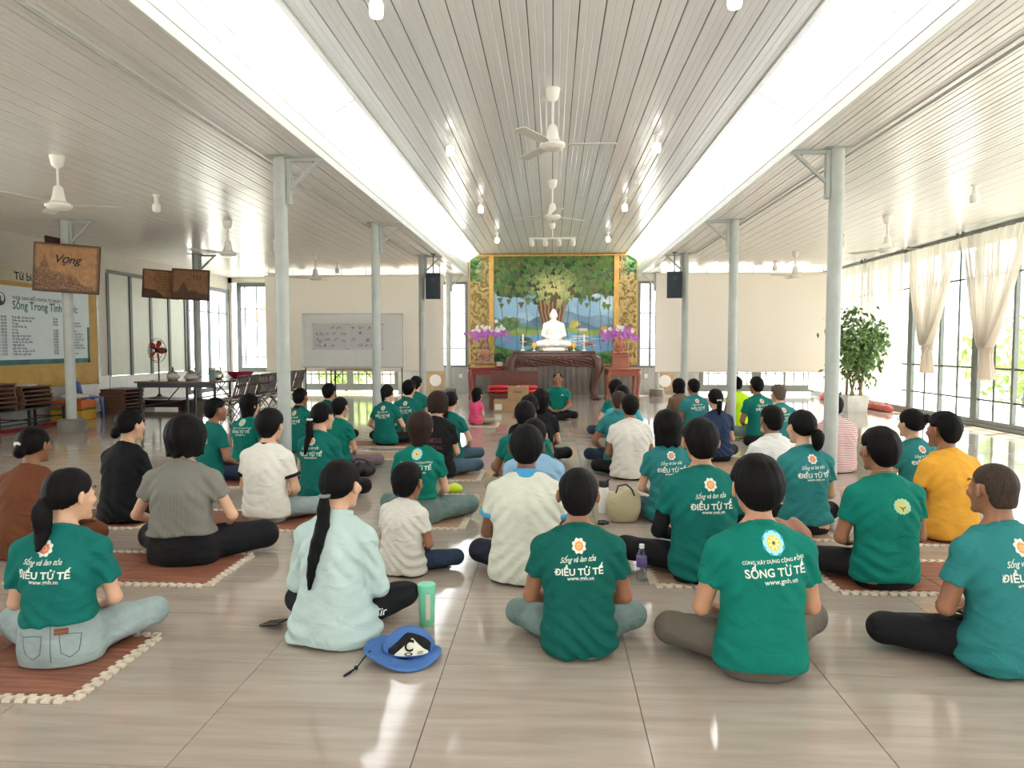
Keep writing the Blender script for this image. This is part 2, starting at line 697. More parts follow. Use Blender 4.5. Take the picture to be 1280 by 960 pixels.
wl = wall('wall_left', XL - 0.2, XL, 8.2, 14.7, 0, ZS + 0.3)
wall('wall_left.003', XL - 0.2, XL, YF, 8.2, 0, 0.85)
wall('wall_left.004', XL - 0.2, XL, YF, 8.2, 3.1, ZS + 0.3)
MB().box(XL, XL + 0.02, 8.2, 14.68, 0.0, 0.72).build('dado', M['dado_tile'], wl)
MB().box(XL, XL + 0.035, 8.2, 14.68, 0.72, 0.75).build('dado_cap', M['dado_tile'], wl)
wlb = wall('wall_left.001', XL - 0.2, XL, 14.7, 18.0, 0, 0.72)
n = 0
for y in np.arange(14.7, 18.0, 0.6):
    for z in (0.0, 0.24, 0.48):
        MB().bbox(XL - .002, XL + 0.018, y + .004, min(y + .596, 17.99), z + .003, z + .237, 0.002).build('tile', M['dado_tile'], wlb)
wall('wall_left.002', XL - 0.2, XL, 14.7, YB, 3.0, ZS + 0.3)
wall('wall_rear', XL, -1.6, YF - 0.15, YF, 0, ZS + 0.4)  # unseen rear wall, its doorway sized to limit light from behind the camera
wall('wall_rear.001', 1.6, XR, YF - 0.15, YF, 0, ZS + 0.4)
wall('wall_rear.002', -1.6, 1.6, YF - 0.15, YF, 2.5, ZN + 0.3)
# gable wall behind the mural, and the low panels beside it
wall('wall_back', -2.42, 2.42, YB, YB + 0.15, 0, ZN + 0.2)
wb_ = wall('wall_back.001', -4.45, -2.42, YB - 0.02, YB + 0.1, 0, 0.76, m=M['corrugated'])
wc_ = wall('wall_back.002', 2.42, 4.15, YB - 0.02, YB + 0.1, 0, 0.76, m=M['corrugated'])
for w_, xa, xb in ((wb_, -4.45, -2.42), (wc_, 2.42, 4.15)):
    mb = MB()
    for x in np.arange(xa + 0.05, xb, 0.13):
        mb.box(x, x + 0.05, YB - 0.045, YB - 0.02, 0.02, 0.75)
    mb.build('corrugation', M['corrugated'], w_)
wall('wall_back.003', XL - 0.2, XL + 0.12, YB, YB + 0.15, 0, ZS + 0.3)
wall('wall_back.004', XL, -2.42, YB, YB + 0.12, 3.2, ZS + 0.3)
wall('wall_back.006', 2.42, XR, YB, YB + 0.12, 3.2, ZS + 0.3)

# windows ---------------------------------------------------------------
WN = [0]


def window(axis, c, a, b, z0, z1, m=None, mull=(0.5,), rails=(), vbars=(), fw=0.07, dep=0.07, sill=0.12, mw=0.06, glass=True, bars=True):
    """glazed frame in a plane X=c (axis 'x') or Y=c (axis 'y') between a and b"""
    m = m or M['frame']
    WN[0] += 1

    def bx(u0, u1, w0, w1, d=dep):
        if axis == 'x':
            return MB().bbox(c - d / 2, c + d / 2, u0, u1, w0, w1, 0.004)
        return MB().bbox(u0, u1, c - d / 2, c + d / 2, w0, w1, 0.004)
    root = structure(bx(a, b, z0, z0 + sill).build('window_%d' % WN[0], m))
    bx(a, b, z1 - fw, z1).build('head_rail', m, root)
    bx(a, a + fw, z0 + sill, z1 - fw).build('stile', m, root)
    bx(b - fw, b, z0 + sill, z1 - fw).build('stile', m, root)
    us = [a + fw]
    for q in mull:
        u = a + (b - a) * q
        bx(u - mw / 2, u + mw / 2, z0 + sill, z1 - fw).build('mullion', m, root)
        us += [u - mw / 2, u + mw / 2]
    us.append(b - fw)
    for z in rails:
        bx(a + fw, b - fw, z - 0.016, z + 0.016, 0.03).build('security_bar', M['bars'], root)
    for q in vbars:
        u = a + (b - a) * q
        bx(u - 0.016, u + 0.016, z0 + sill, z1 - fw, 0.025).build('security_bar', M['bars'], root)
    if glass:
        for i in range(0, len(us), 2):
            u0, u1 = us[i], us[i + 1]
            if axis == 'x':
                MB().box(c - 0.004, c + 0.004, u0, u1, z0 + sill, z1 - fw).build('pane', M['glass'], root)
            else:
                MB().box(u0, u1, c - 0.004, c + 0.004, z0 + sill, z1 - fw).build('pane', M['glass'], root)
    return root


# right hand glass wall, one window per half bay
ys = [YF, -2.0, 0.4, 2.45, 4.5, 6.55, 8.6, 10.65, 12.7, 14.95, 16.9, 18.7, YB]
for a, b in zip(ys[:-1], ys[1:]):
    window('x', XR, a, b, 0.0, ZS, rails=(0.46, 1.0, 2.55), vbars=(0.25, 0.75), fw=0.09, sill=0.13)
# back wall, left aisle
window('y', YB, -9.18, -7.25, 0.62, 3.2, M['frame_dark'], mull=(0.66,), rails=(1.05, 2.45), vbars=(0.12, 0.3, 0.5, 0.83), fw=0.12)
wall('wall_back.005', -9.18, -7.25, YB, YB + 0.12, 0, 0.62)
for a, b in ((-7.25, -5.85), (-5.85, -4.45)):
    window('y', YB, a, b, 0.08, 3.2, M['frame'], mull=(0.5,), rails=(0.55, 1.05, 2.45), vbars=(0.17, 0.34, 0.67, 0.84), fw=0.10, sill=0.2)
window('y', YB, -4.45, -2.42, 0.76, 3.2, M['frame'], mull=(0.33, 0.6), rails=(1.3, 2.3), fw=0.08, sill=0.06)
# back wall, right aisle
window('y', YB, 2.42, 4.15, 0.76, 3.2, M['frame'], mull=(0.2, 0.5), rails=(1.3, 2.3), fw=0.08, sill=0.06)
for a, b in ((4.15, 5.75), (5.75, XR)):
    window('y', YB, a, b, 0.08, 3.2, M['frame'], mull=(0.5,), rails=(0.6, 1.05, 2.45), vbars=(0.17, 0.34, 0.67, 0.84), fw=0.13, sill=0.2)
for a, b in ((YF, -.65), (-.65, 2.3), (2.3, 5.25), (5.25, 8.2)):  # unseen window row, added to bring more daylight to the left aisle ceiling
    window('x', XL - .06, a, b, .85, 3.1, M['frame'], mull=(.33, .66), rails=(1.6,), fw=.08, sill=.07)
# left wall: shuttered doors over the tiled dado, then a sliding window
M['shutter'] = mat('pale_green_shutter', rgb(206, 210, 196), 0.4, var=0.04)
dr = structure(MB().bbox(XL - 0.06, XL, 14.7, 18.0, 2.92, 3.0, 0.004).build('door_1', M['frame_dark']))
for y in (14.72, 15.55, 16.35, 17.15, 17.93):
    MB().bbox(XL - 0.05, XL + 0.02, y - 0.045, y + 0.045, 0.72, 2.92, 0.004).build('post', M['frame_dark'], dr)
for a, b in ((14.77, 15.5), (15.6, 16.3), (16.4, 17.1), (17.2, 17.88)):
    MB().bbox(XL - 0.03, XL - 0.005, a, b, 0.74, 2.92, 0.004).build('panel', M['shutter'], dr)
window('x', XL, 18.0, YB, 0.1, 3.0, M['frame_dark'], mull=(0.5,), rails=(0.62, 2.3), vbars=(0.25, 0.75), fw=0.10)
# baseboards
structure(MB().bbox(XR - 0.06, XR - 0.035, 10, YB, 0, 0.06, 0.003).build('baseboard_right', M['frame']))

# ---------------------------------------------------------------- columns (each a thing of the setting)
M['bracket'] = mat('bracket_steel', rgb(166, 171, 168), 0.5)


def column(x, y, side, top=ZS, r=0.07, label='', bracket=0.45, block=False, mm=None):
    mm = mm or M['steel_grey']
    c = empty('column', (x, y, 0))
    tag(c, label, 'column', 'round steel columns holding the roof')
    MB().lathe([(r, 0.0), (r, top - 0.012)], 20).build('pipe', mm, c, True)
    MB().bbox(-0.13, 0.13, -0.1, 0.1, top - 0.012, top - 0.001, 0.003).build('cap_plate', mm, c)
    MB().bbox(min(side * r, side * (r + .045)), max(side * r, side * (r + .045)), -0.03, 0.03, top - 0.50, top - 0.02, 0.004).build('bracket_post', M['bracket'], c)
    MB().bbox(min(0, side * bracket), max(0, side * bracket), -0.025, 0.025, top - 0.055, top - 0.014, 0.004).build('bracket_arm', M['bracket'], c)
    MB().bar((side * (r + 0.03), 0, top - 0.34), (side * (bracket - 0.03), 0, top - 0.04), 0.04, 0.03).build('bracket_brace', M['bracket'], c)
    if block:
        MB().lathe([(0.20, 0.0), (0.21, 0.02), (0.20, 0.19), (0.17, 0.21)], 20).build('footing', M['concrete'], c, True)
    return c


CY = [7.45, 11.5, 15.6, 19.6]
names_l = ['nearest grey steel column on the left, beside the person in a cream ringer tee', 'grey steel column in front of the whiteboard', 'grey steel column beside the left hanging loudspeaker', 'farthest left grey steel column, next to the mural']
names_r = ['nearest grey steel column on the right, before the striped shirt', 'grey steel column on the right in front of the lime vest', 'grey steel column beside the right hanging loudspeaker', 'farthest right grey steel column, next to the mural']
for i, y in enumerate(CY):
    column(-2.86, y, 1, label=names_l[i], block=i > 1)
    column(2.86, y, -1, label=names_r[i], block=i > 1)
column(-7.68, 10.95, 1, r=0.075, label='grey steel column that carries the big carved landscape plaque', block=True)
column(-7.72, 15.15, 1, r=0.075, label='grey steel column that carries the pair of carved plaques', block=True)
column(-7.72, 19.3, 1, r=0.075, label='grey steel column in the far left corner by the window')
M['conduit'] = mat('conduit_plastic', rgb(170, 170, 168), 0.4)
for s, w in ((-1, 'left'), (1, 'right')):
    c = MB().tube([(s * 3.03, YF + .1, ZS - 0.03), (s * 3.03, 15.5, ZS - 0.03)], 0.014, 8).build('conduit', M['conduit'], None, True)
    tag(c, 'thin cable conduit running under the %s aisle ceiling past the columns' % w, 'conduit')

# ---------------------------------------------------------------- outside
structure(MB().box(-60, 60, -40, 70, -0.4, -0.14).build('ground', M['ground']))
M['leaf_out'] = mat('sunlit_leaf', rgb(142, 164, 84), 0.6, var=0.3)
M['fence'] = mat('yard_wall', rgb(206, 196, 178), 0.8)


def leaf_cloud(n, rx, ry, rz, ls, rng, base=0.0):
    V = []; F = []
    for i in range(n):
        d = rng.normal(size=3)
        d /= np.linalg.norm(d)
        q = d * (rng.random() ** 0.35)
        c = np.array([q[0] * rx, q[1] * ry, base + rz + q[2] * rz])
        a = rng.normal(size=3); a /= np.linalg.norm(a)
        b = np.cross(a, rng.normal(size=3)); b /= np.linalg.norm(b)
        s = ls * (0.7 + 0.6 * rng.random())
        k = len(V)
        V += [c - a * s, c + b * s * .42 - a * s * .2, c + a * s, c - b * s * .42 - a * s * .2]
        F.append((k, k + 1, k + 2, k + 3))
    return np_mesh('foliage', np.array(V), np.array(F))


rng = np.random.default_rng(3)
for i, (x, y, w, h, lb) in enumerate([
        (10.6, 11.0, 1.0, 0.75, 'sunlit green bush outside the glass wall by the nearest tied curtain'),
        (10.8, 14.2, 1.1, 0.95, 'sunlit green bush outside the glass wall by the farther tied curtain'),
        (11.5, 18.0, 1.4, 1.1, 'sunlit bush outside behind the potted tree'),
        (14.2, 12.6, 1.5, 1.4, 'larger pale bush standing farther out in the yard'),
        (-6.8, 23.2, 1.1, 0.8, 'bright bush outside the back window left of the whiteboard stand'),
        (-12.2, 19.6, 1.0, 1.0, 'bright bush outside the left sliding window')]):
    b = empty('bush', (x, y, -0.14), 0, lb, 'bush', 'bushes in the yard')
    o = link_mesh('foliage', leaf_cloud(900, w, w * 1.2, h, 0.12, rng, 0.1), M['leaf_out'], b)
    MB().tube([(0, 0, 0), (0.02, 0, 0.5), (0, 0.03, h * 1.2)], [0.05, 0.04, 0.02], 7).build('stem', M['concrete'], b, True)
w_ = MB().box(16, 16.2, -20, 40, -0.14, 1.5).build('yard_wall', M['fence'])
tag(w_, 'pale plastered garden wall beyond the bushes on the right', 'wall', kind='structure')
M['roof_red'] = mat('terracotta_roof', rgb(170, 120, 90), 0.8)
h_ = empty('house', (-8.6, 29, -0.14), 0, 'small neighbouring house seen through the far left back window', 'house')
MB().box(-3.5, 3.5, 0, 4, 0, 2.6).build('house_wall', M['fence'], h_)
MB().add([(-3.9, -.4, 2.5), (3.9, -.4, 2.5), (3.9, 4.4, 2.5), (-3.9, 4.4, 2.5), (-3.9, 2, 3.7), (3.9, 2, 3.7)], [(0, 1, 5, 4), (2, 3, 4, 5), (0, 4, 3), (1, 2, 5), (3, 2, 1, 0)]).build('house_roof', M['roof_red'], h_)
MB().box(-0.5, 0.5, -0.03, 0.0, 0, 2.0).build('house_door', M['frame_dark'], h_)


# ------------------------------------------------------------------ implicit surfaces
def nrm(a):
    return np.sqrt((a * a).sum(-1))


def seg(P, a, b, ra, rb):
    a = np.asarray(a, float); ab = np.asarray(b, float) - a
    t = np.clip(((P - a) @ ab) / max(ab @ ab, 1e-9), 0, 1)
    return nrm(P - a - t[:, None] * ab) - (ra + (rb - ra) * t)


def ell(P, c, r, R=None):
    q = P - np.asarray(c, float)
    if R is not None:
        q = q @ R
    r = np.asarray(r, float)
    k0 = nrm(q / r)
    k1 = nrm(q / (r * r))
    return k0 * (k0 - 1) / np.maximum(k1, 1e-6)


def smin(a, b, k):
    h = np.clip(0.5 + 0.5 * (b - a) / k, 0, 1)
    return b + (a - b) * h - k * h * (1 - h)


def smax(a, b, k):
    return -smin(-a, -b, k)


_nr = np.random.default_rng(11)
_nd = _nr.normal(size=(24, 3))
_nd /= nrm(_nd)[:, None]
_np_ = _nr.random(24) * 6.28


def wob(P, fr, seed=0, n=5):
    """soft pseudo noise in about -1..1"""
    s = 0
    for i in range(n):
        k = (seed * 5 + i * 7) % 24
        s = s + np.sin((P @ _nd[k]) * fr * (0.7 + 0.22 * i) + _np_[k] + seed)
    return s / n * 1.4


def sdf_mesh(name, f, lo, hi, h):
    lo = np.array(lo, float); hi = np.array(hi, float)
    B = 4
    nb = np.ceil((hi - lo) / (h * B)).astype(int) + 1
    n = nb * B
    ctr = [lo[a] + (np.arange(nb[a]) * B + (B - 1) / 2) * h for a in range(3)]
    G = np.stack(np.meshgrid(*ctr, indexing='ij'), -1).reshape(-1, 3)
    dc = f(G)
    act = np.abs(dc) < h * B * 1.45
    val = np.repeat(np.repeat(np.repeat(np.where(dc > 0, 1.0, -1.0).reshape(nb), B, 0), B, 1), B, 2)
    idx = np.argwhere(act.reshape(nb)) * B
    off = np.stack(np.meshgrid(*[np.arange(B)] * 3, indexing='ij'), -1).reshape(-1, 3)
    I = (idx[:, None, :] + off[None]).reshape(-1, 3)
    d = np.empty(len(I))
    for k in range(0, len(I), 150000):
        J = I[k:k + 150000]
        d[k:k + 150000] = f(lo + J * h)
    val[I[:, 0], I[:, 1], I[:, 2]] = d / h
    # close the box
    val[0], val[-1] = 1, 1
    val[:, 0], val[:, -1] = 1, 1
    val[:, :, 0], val[:, :, -1] = 1, 1
    s = val < 0
    c = [s[i:n[0] - 1 + i, j:n[1] - 1 + j, k:n[2] - 1 + k] for i in (0, 1) for j in (0, 1) for k in (0, 1)]
    cnt = sum(x.astype(np.int8) for x in c)
    cells = np.argwhere((cnt > 0) & (cnt < 8))
    cid = np.full(n - 1, -1, np.int32)
    cid[cells[:, 0], cells[:, 1], cells[:, 2]] = np.arange(len(cells))
    acc = np.zeros((len(cells), 3)); w = np.zeros(len(cells))
    cor = [(i, j, k) for i in (0, 1) for j in (0, 1) for k in (0, 1)]
    cv = [val[cells[:, 0] + i, cells[:, 1] + j, cells[:, 2] + k] for i, j, k in cor]
    for a in range(8):
        for b in range(a + 1, 8):
            ca, cb = np.array(cor[a]), np.array(cor[b])
            if np.abs(ca - cb).sum() != 1:
                continue
            m = (cv[a] < 0) != (cv[b] < 0)
            t = cv[a][m] / (cv[a][m] - cv[b][m])
            acc[m] += ca + (cb - ca) * t[:, None]
            w[m] += 1
    V = lo + (cells + acc / np.maximum(w, 1)[:, None]) * h
    F = []
    for ax in range(3):
        o1, o2 = (ax + 1) % 3, (ax + 2) % 3
        sl0 = [slice(1, n[a] - 1) for a in range(3)]
        sl1 = list(sl0)
        sl0[ax] = slice(0, n[ax] - 1)
        sl1[ax] = slice(1, n[ax])
        e0 = s[tuple(sl0)]; e1 = s[tuple(sl1)]
        E = np.argwhere(e0 != e1)
        fl_ = e0[E[:, 0], E[:, 1], E[:, 2]]
        base = E.copy()
        base[:, o1] += 1; base[:, o2] += 1
        q = []
        for d1, d2 in ((1, 1), (0, 1), (0, 0), (1, 0)):
            c_ = base.copy(); c_[:, o1] -= d1; c_[:, o2] -= d2
            q.append(cid[c_[:, 0], c_[:, 1], c_[:, 2]])
        q = np.stack(q, 1)
        q[~fl_] = q[~fl_][:, ::-1]
        F.append(q)
    F = np.concatenate(F)
    F = F[(F >= 0).all(1)]
    return V, F


def smooth_table(xs, ys):
    z = np.linspace(-0.1, 0.75, 171)
    v = np.interp(z, xs, ys)
    k = np.exp(-np.linspace(-2, 2, 13) ** 2); k /= k.sum()
    vp = np.concatenate([np.full(6, v[0]), v, np.full(6, v[-1])])
    return z, np.convolve(vp, k, 'valid')


ZT = [-.02, .05, .12, .20, .28, .36, .44, .50, .545, .585, .62, .66]
TA_M = [.150, .165, .163, .155, .150, .158, .168, .165, .138, .090, .058, .050]
TA_F = [.165, .178, .168, .148, .136, .140, .150, .145, .118, .074, .050, .044]
TB = [.10, .118, .116, .104, .100, .108, .112, .104, .088, .066, .052, .048]
TC = [.0, .0, -.005, -.014, -.018, -.014, -.004, .008, .016, .024, .03, .034]


def rot_head(yaw, pitch, roll=0):
    return np.array((Euler((pitch, 0, 0)).to_matrix().to_4x4().to_3x3()).to_3x3()) if False else np.array(Matrix.Rotation(yaw, 3, 'Z') @ Matrix.Rotation(roll, 3, 'Y') @ Matrix.Rotation(pitch, 3, 'X'))


class Fig:
    """a cross legged seated figure; local units: crown of the head at about 0.872"""
    def __init__(s, k):
        s.k = k
        g = k.get
        s.f = g('sex', 'm') == 'f'
        wx = g('wx', 1.0)
        s.ta = smooth_table(ZT, np.array(TA_F if s.f else TA_M) * wx)
        s.tb = smooth_table(ZT, np.array(TB) * g('wy', 1.0))
        s.tc = smooth_table(ZT, TC)
        s.lean = g('lean', 0.0)
        s.slouch = g('slouch', 0.02)
        sw = g('sw', .150 if s.f else .168)
        s.sw = sw
        O = s.off
        s.sh = {}; s.el = {}; s.wr = {}; s.hd = {}; s.hn = {}; s.hs = {}
        arms = g('arms', ('lap', 'lap'))
        if isinstance(arms, str):
            arms = (arms, arms)
        for side, ar in zip((-1, 1), arms):
            sz = .505
            s.sh[side] = np.array([side * sw, .004 + O(sz), sz])
            if ar == 'lap':
                s.el[side] = np.array([side * (sw + .060), .045 + O(.3) , .262])
                s.wr[side] = np.array([side * .095, .235, .165 + (.018 if side < 0 else 0)])
                s.hd[side] = np.array([-side * .96, .22, -.12]); s.hn[side] = np.array([0, .1, 1.0]); s.hs[side] = np.array([0.1 * side, 1, -.1])
            elif ar == 'knee':
                s.el[side] = np.array([side * (sw + .085), .085 + O(.3), .285])
                s.wr[side] = np.array([side * .255, .235, .20])
                s.hd[side] = np.array([side * .35, .80, -.45]); s.hn[side] = np.array([0, -.5, -.87]); s.hs[side] = np.array([-side * .9, .4, 0])
            elif ar == 'out':     # elbow pushed out, hand on the thigh
                s.el[side] = np.array([side * (sw + .12), .02 + O(.3), .285])
                s.wr[side] = np.array([side * .20, .20, .185])
                s.hd[side] = np.array([-side * .35, .88, -.30]); s.hn[side] = np.array([0, -.3, -.95]); s.hs[side] = np.array([-side * .9, -.4, 0])
            elif ar == 'hug':     # forearms crossed in front of raised knees
                s.el[side] = np.array([side * (sw + .075), .13 + O(.3), .30])
                s.wr[side] = np.array([side * .08, .34, .30])
                s.hd[side] = np.array([-side * .95, .25, -.1]); s.hn[side] = np.array([0, -1, 0.1]); s.hs[side] = np.array([0, .1, 1])
            elif ar == 'pray':
                s.el[side] = np.array([side * (sw + .06), .10 + O(.3), .30])
                s.wr[side] = np.array([side * .03, .27, .38])
                s.hd[side] = np.array([-side * .12, .25, .95]); s.hn[side] = np.array([-side, 0, 0]); s.hs[side] = np.array([0, -.95, .2])
        for side in (-1, 1):
            for q in (s.hd, s.hn, s.hs):
                q[side] = q[side] / np.linalg.norm(q[side])
            d = s.hd[side]; n_ = s.hn[side] - d * (s.hn[side] @ d); n_ /= np.linalg.norm(n_)
            sd = s.hs[side] - d * (s.hs[side] @ d) - n_ * (s.hs[side] @ n_); sd /= np.linalg.norm(sd)
            s.hn[side] = n_; s.hs[side] = sd
        # legs
        kl, kr = g('kl', (1, 1)), g('kr', (1, 1))
        kh = g('kh', (.095, .095))
        if g('legs', 'cross') == 'cross':
            s.hip = {i: np.array([i * .088, .045, .098]) for i in (-1, 1)}
            s.kn = {-1: np.array([-.315 * kl[0], .265 * kl[1], kh[0]]), 1: np.array([.315 * kr[0], .265 * kr[1], kh[1]])}
            s.an = {-1: np.array([.09, .335, .058]), 1: np.array([-.10, .255, .062])}
            s.toe = {-1: np.array([.20, .37, .035]), 1: np.array([-.21, .30, .035])}
        else:                      # knees drawn up in front
            s.hip = {i: np.array([i * .088, .045, .098]) for i in (-1, 1)}
            s.kn = {i: np.array([i * .17, .30, .40]) for i in (-1, 1)}
            s.an = {i: np.array([i * .10, .44, .075]) for i in (-1, 1)}
            s.toe = {i: np.array([i * .12, .58, .03]) for i in (-1, 1)}
        # head
        s.pv = np.array([0, .020 + O(.61), .61])
        s.R = rot_head(g('hyaw', 0.0), g('hpitch', -.06), g('hroll', 0.0))
        s.hs_ = g('hscale', 1.07)
        s.C = s.pv + s.R @ np.array([0, .030, .143])

    def off(s, z):
        z = np.asarray(z, float)
        t = np.clip(z / .6, 0, 1.3)
        return s.lean * t + s.slouch * t * t

    def torso(s, P, infl=0.0, e=2.25):
        z = P[:, 2]
        a = np.interp(z, *s.ta) + infl
        b = np.interp(z, *s.tb) + infl
        c = np.interp(z, *s.tc) + s.off(z)
        x = np.abs(P[:, 0]) / a; y = np.abs(P[:, 1] - c) / b
        q = (x ** e + y ** e + 1e-9) ** (1 / e)
        g = np.sqrt((x / a) ** 2 + (y / b) ** 2) / np.maximum(q, 1e-3) + 1e-6
        d = (q - 1) / np.maximum(g, 1 / .3)
        return d

    def head_local(s, P):
        return ((P - s.C) @ s.R) / s.hs_

    def body(s, P):
        k = s.k
        d = s.torso(P, -.006)
        d = smax(d, P[:, 2] - .60, .02)
        d = smax(d, .02 - P[:, 2], .02)
        m = 1.0 if not s.f else .88
        for i in (-1, 1):
            d = smin(d, seg(P, [i * .045, .018 + s.off(.59), .588], s.sh[i], .036 * m, .044 * m), .04)
            a = smin(seg(P, s.sh[i], s.el[i], .046 * m, .036 * m), seg(P, s.el[i], s.wr[i], .036 * m, .024 * m), .012)
            d = smin(d, a, .02)
            # palm
            R = np.stack([s.hd[i], s.hs[i], s.hn[i]], 1)
            d = smin(d, ell(P, s.wr[i] + s.hd[i] * .045, [.052, .038 * m, .017], R), .018)
            # legs under the cloth, bare feet
            d = smin(d, smin(seg(P, s.hip[i] + np.array([0, .03, 0]), s.kn[i], .052, .044), seg(P, s.kn[i], s.an[i], .044, .034), .012), .02)
            f = seg(P, s.an[i], s.toe[i], .034, .024)
            d = smin(d, f, .012)
            dirv = s.toe[i] - s.an[i]; dirv = dirv / np.linalg.norm(dirv)
            sv = np.cross(dirv, [0, 0, 1])
            for t in range(5):
                c0 = s.toe[i] + sv * (t - 2) * .011
                d = smin(d, seg(P, c0, c0 + dirv * (.034 - abs(t - 1.2) * .004), .0095, .008), .006)
        # neck and head
        d = smin(d, seg(P, [0, .016 + s.off(.58), .57], s.C + s.R @ np.array([0, -.022, -.055]) * s.hs_, .054 * m, .050 * m), .03)
        H = s.head_local(P)
        h = ell(H, [0, -.012, .018], [.076, .095, .090])
        h = smin(h, ell(H, [0, .035, -.048], [.057, .058, .068]), .03)
        h = smin(h, seg(H, [-.012, .080, -.098], [.012, .080, -.098], .017, .017), .02)
        h = smin(h, seg(H, [0, .088, .012], [0, .108, -.028], .007, .011), .010)
        for i in (-1, 1):
            h = smin(h, ell(H, [i * .013, .098, -.034], [.010, .010, .008]), .006)
            h = smin(h, ell(H, [i * .045, .064, -.022], [.022, .022, .020]), .015)
            h = smax(h, -ell(H, [i * .031, .103, .010], [.020, .018, .012]), .010)
            h = smin(h, ell(H, [i * .031, .077, .008], [.0135, .0125, .011]), .004)
            e = ell(H, [i * .087, -.010, -.006], [.012, .020, .033], np.array(Matrix.Rotation(i * .55, 3, 'Z')))
            e = smax(e, -ell(H, [i * .101, .000, -.002], [.011, .010, .019]), .006)
            h = smin(h, e, .010)
        h = smin(h, seg(H, [-.018, .0905, -.058], [.018, .0905, -.058], .006, .006), .005)
        h = smin(h, seg(H, [-.014, .0895, -.070], [.014, .0895, -.070], .0065, .0065), .005)
        d = smin(d, h * s.hs_, .02)
        return smax(d, .004 - P[:, 2], .006)

    # ---- clothing
    def shirt(s, P):
        k = s.k
        hem = k.get('hem', .03)
        loose = k.get('loose', .013)
        z = P[:, 2]
        sd = k.get('seed', 0)
        d = s.torso(P, loose + k.get('flare', 0.0) * np.clip((.35 - z) / .35, 0, 1))
        if hem < .12:
            d = smin(d, ell(P, [0, .004, .095], [.174 + (.012 if s.f else 0) + loose * .6, .130 + loose * .5, .128]), .03)
        m = 1.0 if not s.f else .92
        m *= k.get('slw', 1.0)
        sl = k.get('sl', .58)
        for i in (-1, 1):
            d = smin(d, seg(P, [i * .040, .016 + s.off(.60), .588], s.sh[i] + np.array([0, 0, .002]), .046, .054 * m), .035)
            S_, E_ = s.sh[i], s.el[i]
            u = (E_ - S_); L = np.linalg.norm(u); u = u / L
            if sl <= 1.0:
                a = seg(P, S_, S_ + u * L * sl, .055 * m, .058 * m)
                a = smax(a, (P - S_) @ u - L * sl * .96, .006)
            else:
                W = s.wr[i]; v = W - E_; Lv = np.linalg.norm(v); v = v / Lv
                q = min(sl - 1, .98)
                a = seg(P, S_, E_, .056 * m, .052 * m)
                b = seg(P, E_, E_ + v * Lv * q, .052 * m, .046 * m)
                b = smax(b, (P - E_) @ v - Lv * q * .97, .005)
                a = smin(a, b, .015)
            d = smin(d, a, .028)
        d = smax(d, z - .618 + (P[:, 1] - s.off(.6)) * .30, .012)
        # gentle channel along the spine, folds
        c = np.interp(z, *s.tc) + s.off(z)
        back = np.clip((c - P[:, 1]) / .05, 0, 1)
        d = d + back * .006 * np.exp(-(P[:, 0] / .04) ** 2) * np.clip((z - .15) / .1, 0, 1) * np.clip((.56 - z) / .1, 0, 1)
        wr = k.get('wr', 1.0)
        low = np.clip((.34 - z) / .2, 0, 1)
        ax = np.abs(P[:, 0])
        arm = np.exp(-((ax - .16) ** 2 + (z - .42) ** 2) / .012)
        d = d + wr * (.0065 * low * np.sin(z * 75 + 9 * np.sin(P[:, 0] * 9 + sd) + sd * 1.7) * np.clip(.6 + wob(P, 9, sd), 0, 1.3)
                      + .006 * arm * np.sin((ax * .9 + z * .7) * 95 + sd + 2 * np.sin(P[:, 1] * 20))
                      + .0065 * wob(P * np.array([1.7, 1, .45]), 21, sd + 1) * np.clip((.5 - z) / .2, .2, 1))
        d = smax(d, hem + .006 * np.sin(P[:, 0] * 17 + sd) + k.get('hemtilt', 0) * P[:, 1] - z, .008)
        # neck opening
        nk = seg(P, [0, .060 + s.off(.60), .605], s.pv + np.array([0, .065, .14]), k.get('neck', .060), .066)
        d = smax(d, -nk, .006)
        if k.get('ringer', True):
            # ribbed neckband
            yb = s.pv[1]
            q = nrm((P - np.array([0, yb + .004, 0]))[:, :2] * np.array([1, .92])) - .059
            zc = .606 - (P[:, 1] - yb) * .42
            rg = np.sqrt(q * q + (z - zc) ** 2 * .55) - .009
            d = smin(d, rg, .006)
        return d

    def collar(s, P, w=.010, z0=.575, z1=.632, r=.066):
        nk = seg(P, [0, .014 + s.off(.58), .56], s.pv + np.array([0, .035, .14]), r, r * .98)
        d = np.abs(nk) - w
        tilt = P[:, 2] + (P[:, 1] - s.pv[1]) * .28
        d = smax(d, z0 - tilt, .006)
        return smax(d, tilt - z1, .006)

    def pants(s, P):
        k = s.k
        pl = k.get('pl', .0)
        sd = k.get('seed', 0)
        cov = k.get('hem', .03) < .10
        q_ = -.018 if cov else 0
        d = ell(P, [0, .012, .100], [.168 + q_ + pl + (.012 if s.f else 0), .128 + q_ + pl, .112])
        wz = k.get('waist', .215)
        t = s.torso(P, -.004 if cov else .004)
        d = smin(d, smax(t, P[:, 2] - wz, .01), .03)
        for i in (-1, 1):
            a = seg(P, s.hip[i] + np.array([0, .03 if cov else 0, 0]), s.kn[i], (.080 if cov else .096) + pl, .068 + pl)
            b = seg(P, s.kn[i], s.an[i], .066 + pl, .050 + pl)
            v = s.an[i] - s.kn[i]; Lv = np.linalg.norm(v); v = v / Lv
            cut = k.get('plen', .94)
            b = smax(b, (P - s.kn[i]) @ v - Lv * cut, .008)
            d = smin(d, smin(a, b, .02), .03)
        d = smax(d, P[:, 2] - max(wz, s.kn[1][2] + .12 if k.get('legs') == 'up' else wz), .008)
        # folds at the hip and behind the knee
        kx = np.abs(P[:, 0])
